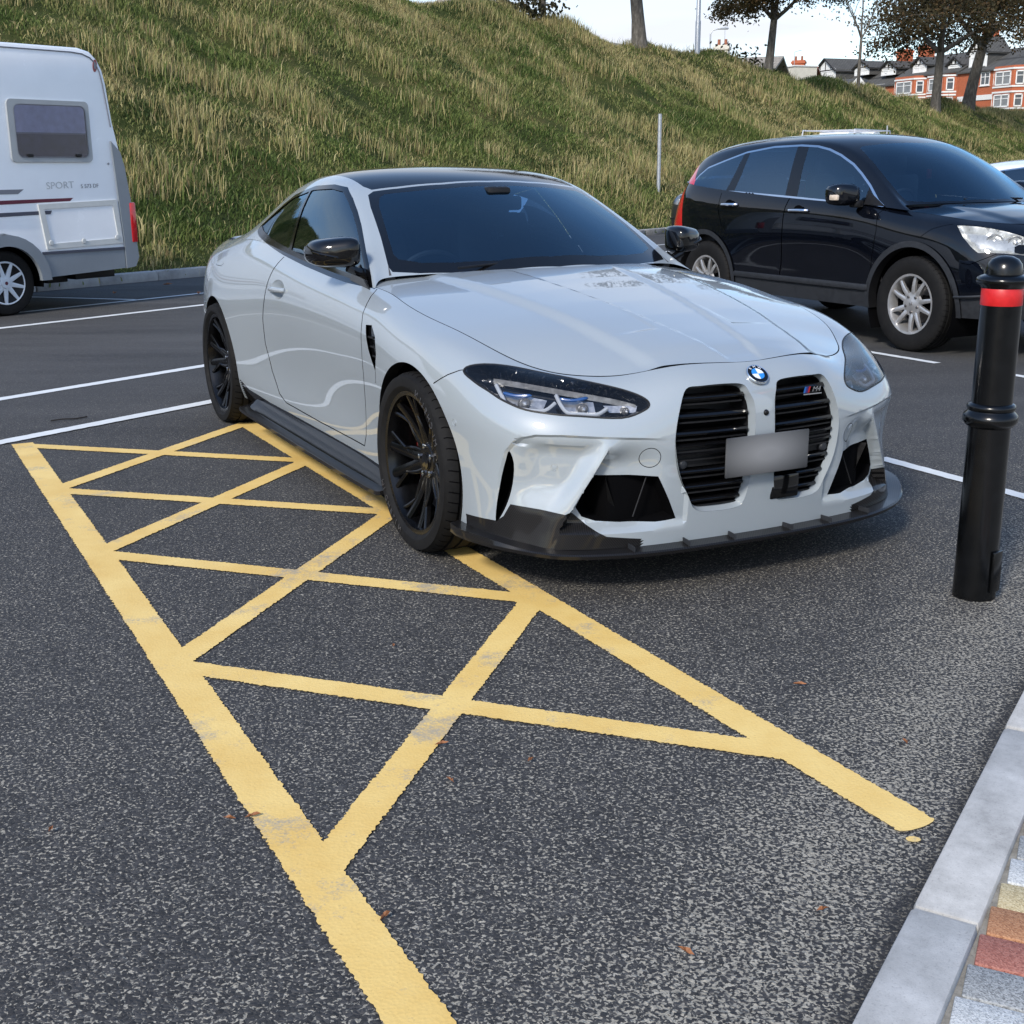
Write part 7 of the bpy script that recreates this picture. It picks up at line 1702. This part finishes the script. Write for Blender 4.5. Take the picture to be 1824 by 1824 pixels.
# ---------------------------------------------------------------- white camper van by the bank: only its roof and rack rise over the SUV
van = empty('camper_van', road(30.2, 12.2), RD, 'white camper van with a roof rack, only its top showing over the black SUV', 'van')
vb = [(-.2,.35),(5.0,.35),(5.05,.9),(5.0,1.5),(4.85,2.0),(4.6,2.15),(1.5,2.15),(1.2,2.05),(.55,1.35),(-.25,1.12),(-.35,.7)]
rg = []
for y, ins in ((0, .06), (.02, .02), (.08, 0), (1.82, 0), (1.88, .02), (1.9, .06)): c = np.array([2.4, 1.2]); rg += [(float(a), y, float(b)) for a, b in c + (np.array(vb) - c) * (1 - ins / np.array([2.6, .9]))]
nv_ = len(vb); F = [(k * nv_ + i, k * nv_ + (i + 1) % nv_, (k + 1) * nv_ + (i + 1) % nv_, (k + 1) * nv_ + i) for k in range(5) for i in range(nv_)]; tr = tessellate_polygon([[Vector((a, b, 0)) for a, b in vb]]); F += list(tr) + [tuple(i + 5 * nv_ for i in t_) for t_ in tr]
MB().add(rg, F).build('body', M_WHITEP, van, angle=30)
for x0, x1 in ((1.35, 2.2), (2.35, 3.4), (3.5, 4.6)): MB().prism(rrect(x0, x1, 1.3, 1.85, .06), -.006, .01, 'xz').build('window', M_GLOSSBLACK, van)
MB().add([(.60, .15, 1.40), (1.17, .15, 2.00), (1.17, 1.75, 2.00), (.60, 1.75, 1.40)], [(0, 1, 2, 3)]).build('windscreen', M_GLOSSBLACK, van, fix=False)
rk = empty('roof_rack'); rk.parent = van
for y in (.25, 1.65): MB().tube([(1.7, y, 2.15), (1.75, y, 2.30), (4.3, y, 2.30), (4.35, y, 2.15)], .018, 6).build('rail', M_ALU, rk)
for x in (1.9, 2.9, 3.9): MB().tube([(x, .25, 2.29), (x, 1.65, 2.29)], .016, 6).build('cross_bar', M_ALU, rk)
MB().bbox((2.6, .95, 2.20), (1.0, .8, .09), .03).build('roof_vent', M_WHITEP, van); MB().bbox((3.9, .7, 2.22), (.5, .5, .10), .04).build('roof_vent', M_WHITEP, van); MB().tube([(4.35, .35, 2.15), (4.35, .35, 2.45)], .02, 6).build('aerial', M_ALU, van)
for x, s in ((.7, 0), (.7, 1), (4.0, 0), (4.0, 1)):
    w = copy_tree(w0); w.parent = van; w.location = (x, .13 if s == 0 else 1.77, .362); w.rotation_euler = (0, .2, PI if s == 0 else 0)
# ---------------------------------------------------------------- white motorhome at the left edge; local x along the road (rear at +), near side at y = 0
mh = empty('motorhome', road(0, 11.5), RD, 'white motorhome with maroon stripe parked by the kerb at the left edge', 'motorhome')
M_GRP = simple('white_coachwork', (0.86, 0.88, 0.90), 0.25, var=0.04, scale=2.0, coat=0.35)
M_GRPGREY = simple('grey_coachwork', (0.20, 0.225, 0.25), 0.42, var=0.06, scale=3.0)
M_HATCHTRIM = simple('hatch_frame_cream', (0.56, 0.57, 0.55), 0.5, var=0.06)
M_MAROON = simple('maroon_decal', (0.10, 0.012, 0.03), 0.35, var=0.05); M_GREYDECAL = simple('grey_decal', (0.16, 0.17, 0.20), 0.4, var=0.05); M_DARKDECAL = simple('slate_decal', (0.055, 0.06, 0.085), 0.4, var=0.05)
BODY = [(2.2,.36),(6.80,.36),(6.80,.60),(6.90,.72),(7.05,.79),(7.25,.80),(7.42,.75),(7.54,.64),(7.62,.48),(7.66,.37),(8.62,.385),(8.74,.40),(8.80,.52),(8.785,.80),(8.75,1.1),(8.70,1.60),(8.64,1.90),(8.60,2.28),(8.57,2.42),(8.52,2.52),(8.44,2.59),(8.30,2.62),(2.9,2.60),(2.3,2.35),(2.0,1.9),(1.4,1.2),(.5,1.05),(.3,.6),(.4,.36)]
W_ = 2.24
side = np.array(BODY)
def mh_ring(y, ins, zc=1.4):
    c = np.array([5.2, 1.45]); s = 1 - ins / np.array([3.6, 1.2]); p = c + (side - c) * s; return [(a, y, b) for a, b in p]
rings = [mh_ring(.0, .035), mh_ring(.008, .014), mh_ring(.035, 0), mh_ring(W_ - .035, 0), mh_ring(W_ - .008, .014), mh_ring(W_, .035)]
V = sum(rings, []); nb_ = len(side)
F = [(r_ * nb_ + i, r_ * nb_ + (i + 1) % nb_, (r_ + 1) * nb_ + (i + 1) % nb_, (r_ + 1) * nb_ + i) for r_ in range(5) for i in range(nb_)]
tr = tessellate_polygon([[Vector((a, b, 0)) for a, b in side]]); F += [t_ for t_ in tr] + [tuple(i + 5 * nb_ for i in t_) for t_ in tr]
MB().add(V, F).build('body', M_GRP, mh, angle=30)
# side seam mouldings along roof and rear corner
MB().tube([(2.9, -.004, 2.555), (5.5, -.004, 2.565), (8.2, -.004, 2.572), (8.33, -.004, 2.562), (8.42, -.004, 2.53), (8.48, -.004, 2.48), (8.52, -.004, 2.40), (8.545, -.004, 2.28), (8.60, -.004, 1.85)], .006, 6).build('seam_moulding', M_GREYDECAL, mh)
# lower grey skirt with wheel arch
SK = [(7.60,.60),(8.63,.615),(8.63,.39),(7.665,.355)]
MB().prism(SK, -.012, .03, 'xz').build('skirt_panel', M_GRPGREY, mh)
MB().box((8.13, -.014, .60), (1.0, .012, .028)).build('skirt_rail', M_DARKDECAL, mh)
ar = []
for i in range(17):
    a = R(0 + 168 * i / 16); ar.append((7.23 + .47 * math.cos(a), .33 + .47 * math.sin(a)))
for i in range(16, -1, -1):
    a = R(0 + 168 * i / 16); ar.append((7.23 + .36 * math.cos(a), .33 + .36 * math.sin(a)))
MB().prism(ar, -.030, .02, 'xz').build('wheel_arch', M_GRPGREY, mh)
MB().lathe([(.40, .02), (.40, .55), (.05, .55)], 30, 'y', R(-10), R(190), o=(7.23, 0, .33)).build('arch_liner', M_VOID, mh)
# rear corner
RC = [(8.575,1.71),(8.68,1.60),(8.72,1.45),(8.765,1.08),(8.80,.62),(8.81,.50),(8.76,.40),(8.64,.385),(8.635,.70),(8.60,1.30)]
MB().prism(RC, -.022, .05, 'xz').build('rear_corner_trim', M_GRPGREY, mh)
MB().bbox((8.775, .055, .865), (.075, .17, .42), .012).build('tail_lamp', M_REDLENS, mh)
MB().bbox((8.78, W_ / 2, .50), (.10, W_ - .1, .22), .03).build('rear_bumper', M_GRPGREY, mh)
MB().bbox((8.35, .4, .345), (.5, .5, .10), .01).build('tow_frame', M_PLASTIC, mh); MB().bbox((7.95, .5, .33), (.25, .5, .12), .01).build('waste_tank', M_PLASTIC, mh)
# window
wi = empty('window'); wi.parent = mh
def ring_prism(outer, inner, y0, y1, name, mat, parent, plane='xz'):
    n = len(outer); V = [(a, y0, b) for a, b in outer] + [(a, y0, b) for a, b in inner] + [(a, y1, b) for a, b in outer] + [(a, y1, b) for a, b in inner]; F = []
    for i in range(n):
        j = (i + 1) % n; F += [(i, j, n + j, n + i), (2 * n + i, 2 * n + j, 3 * n + j, 3 * n + i), (i, j, 2 * n + j, 2 * n + i), (n + i, n + j, 3 * n + j, 3 * n + i)]
    return MB().add(V, F).build(name, mat, parent, angle=35)
M_WFRAME = simple('grey_window_frame', (0.34, 0.36, 0.37), 0.45, var=0.05)
ring_prism(rrect(7.40, 8.335, 1.495, 2.095, .05), rrect(7.475, 8.285, 1.545, 2.045, .06), -.020, .01, 'window_frame', M_WFRAME, wi)
M_ACRYL = glassy('acrylic_pane', (0.80, 0.82, 0.90), 0.02, 1.0, 1.4)
pn = rrect(7.47, 8.29, 1.54, 2.05, .06); MB().prism(pn, -.026, -.018, 'xz').build('pane', M_ACRYL, wi)
M_BLIND = simple('pleated_blind', (0.62, 0.62, 0.72), 0.8, var=0.15, scale=14)
MB().box((7.88, -.010, 1.905), (.80, .004, .27)).build('blind', M_BLIND, wi); MB().box((7.88, -.006, 1.66), (.80, .004, .22)).build('dark_interior', simple('cushion_maroon', (0.028, 0.026, 0.05), 0.8, var=.6, scale=12), wi)
MB().box((7.88, -.012, 1.775), (.80, .006, .015)).build('blind_bar', M_GREYDECAL, wi)
for xx in (7.60, 8.16): MB().bbox((xx, -.032, 1.56), (.06, .012, .03), .004).build('window_catch', M_PLASTIC, wi)
# hatch
ha = empty('locker_hatch'); ha.parent = mh
HO = [(7.635, 1.085), (8.585, 1.11), (8.625, .655), (7.69, .635)]; HI = [(7.70, 1.035), (8.53, 1.055), (8.565, .71), (7.745, .69)]
ring_prism(HO, HI, -.016, .01, 'hatch_frame', M_HATCHTRIM, ha)
MB().prism(HI, -.007, .005, 'xz').build('hatch_panel', M_GRP, ha)
for a, b in ((8.13, .70), (7.74, .70), (8.55, .72)): MB().lathe([(.028, -.018), (.024, -.024), (.0005, -.025)], 14, 'y', o=(a, 0, b)).build('hatch_lock', M_HATCHTRIM, ha)
# decals and lettering
def decal(poly, name, mat): return MB().prism(poly, -.003, .001, 'xz').build(name, mat, mh, smooth=False)
decal([(5.0,1.185),(7.43,1.19),(7.50,1.235),(5.0,1.225)], 'grey_stripe', M_GREYDECAL)
decal([(5.0,1.045),(8.02,1.108),(8.06,1.140),(5.0,1.105)], 'maroon_stripe', M_MAROON)
decal([(5.0,.93),(7.64,.982),(7.64,1.018),(5.0,.985)], 'slate_stripe', M_DARKDECAL)
MB().prism([(7.70,.983),(7.77,.985),(7.79,1.02),(7.70,1.02)], -.011, -.006, 'xz').build('slate_stripe', M_DARKDECAL, ha, smooth=False)
M_LGREY = simple('letter_grey', (0.42, 0.45, 0.48), 0.4, var=0)
text_mesh('lettering', 'SPORT', .098, M_LGREY, mh, frame_matrix((7.755, -.003, 1.262), (1, 0, .02), (0, 0, 1)), .0008, 'LEFT', 1.13)
text_mesh('lettering', 'S 573 DF', .056, M_GREYDECAL, mh, frame_matrix((8.165, -.003, 1.252), (1, 0, .02), (0, 0, 1)), .0008, 'LEFT', 1.05)
lo = MB(); lo.prism([(8.475 + .026 * math.cos(a) + .008 * math.sin(a), 2.455 + .062 * math.sin(a)) for a in np.linspace(0, 2 * PI, 18, endpoint=False)], -.004, .001, 'xz'); lo = lo.build('oval_badge', simple('badge_red', (0.22, 0.05, 0.05), 0.35, var=.3, scale=30), mh)
MB().prism([(8.475 + .014 * math.cos(a), 2.455 + .036 * math.sin(a)) for a in np.linspace(0, 2 * PI, 12, endpoint=False)], -.006, .0, 'xz').build('badge_centre', M_GREYDECAL, lo)
MB().lathe([(.012, -.004), (.010, -.010), (.0005, -.011)], 10, 'y', o=(8.53, 0, 1.48)).build('side_catch', M_GREYDECAL, mh)
MB().bbox((7.30, .9, 2.66), (.62, .5, .09), .03).build('roof_vent', M_GREYDECAL, mh)
# wheels
def mh_wheel():
    w = empty('wheel'); Ro, Rb, Wd = .325, .215, .215
    tyre_mesh('tyre', Ro, Rb, Wd, True, w, 56); h = Wd / 2 * .86
    MB().lathe([(Rb + .004, h), (Rb - .006, h + .006), (Rb - .018, h - .004), (.05, h - .03), (.0005, h - .03)], 40, 'y').build('hub_cap', M_PLASTIC, w)
    s_ = MB()
    for i in range(9):
        a = 2 * PI * i / 9; spoke(s_, a, .03, h + .004, .052, a, Rb - .008, h + .006, .030, .02, .02)
    M_CAPW = simple('wheel_trim_white', (0.62, 0.66, 0.70), 0.4, var=.06)
    s_.build('trim_spokes', M_CAPW, w); MB().lathe([(.055, h), (.05, h + .012), (.0005, h + .014)], 24, 'y').build('trim_centre', M_CAPW, w)
    MB().lathe([(Rb + .002, h + .002), (Rb - .004, h + .010), (Rb - .016, h + .006)], 40, 'y').build('trim_ring', M_CAPW, w)
    MB().lathe([(.018, h + .014), (.0005, h + .016)], 16, 'y').build('trim_badge', M_MAROON, w)
    return w
w0 = mh_wheel(); w0.parent = mh; w0.location = (7.23, .16, .325); w0.rotation_euler = (0, .1, PI)
for x, y, a in ((7.23, W_ - .16, 0), (3.4, .16, PI), (3.4, W_ - .16, 0)):
    w = copy_tree(w0); w.parent = mh; w.location = (x, y, .325); w.rotation_euler = (0, .4, a)
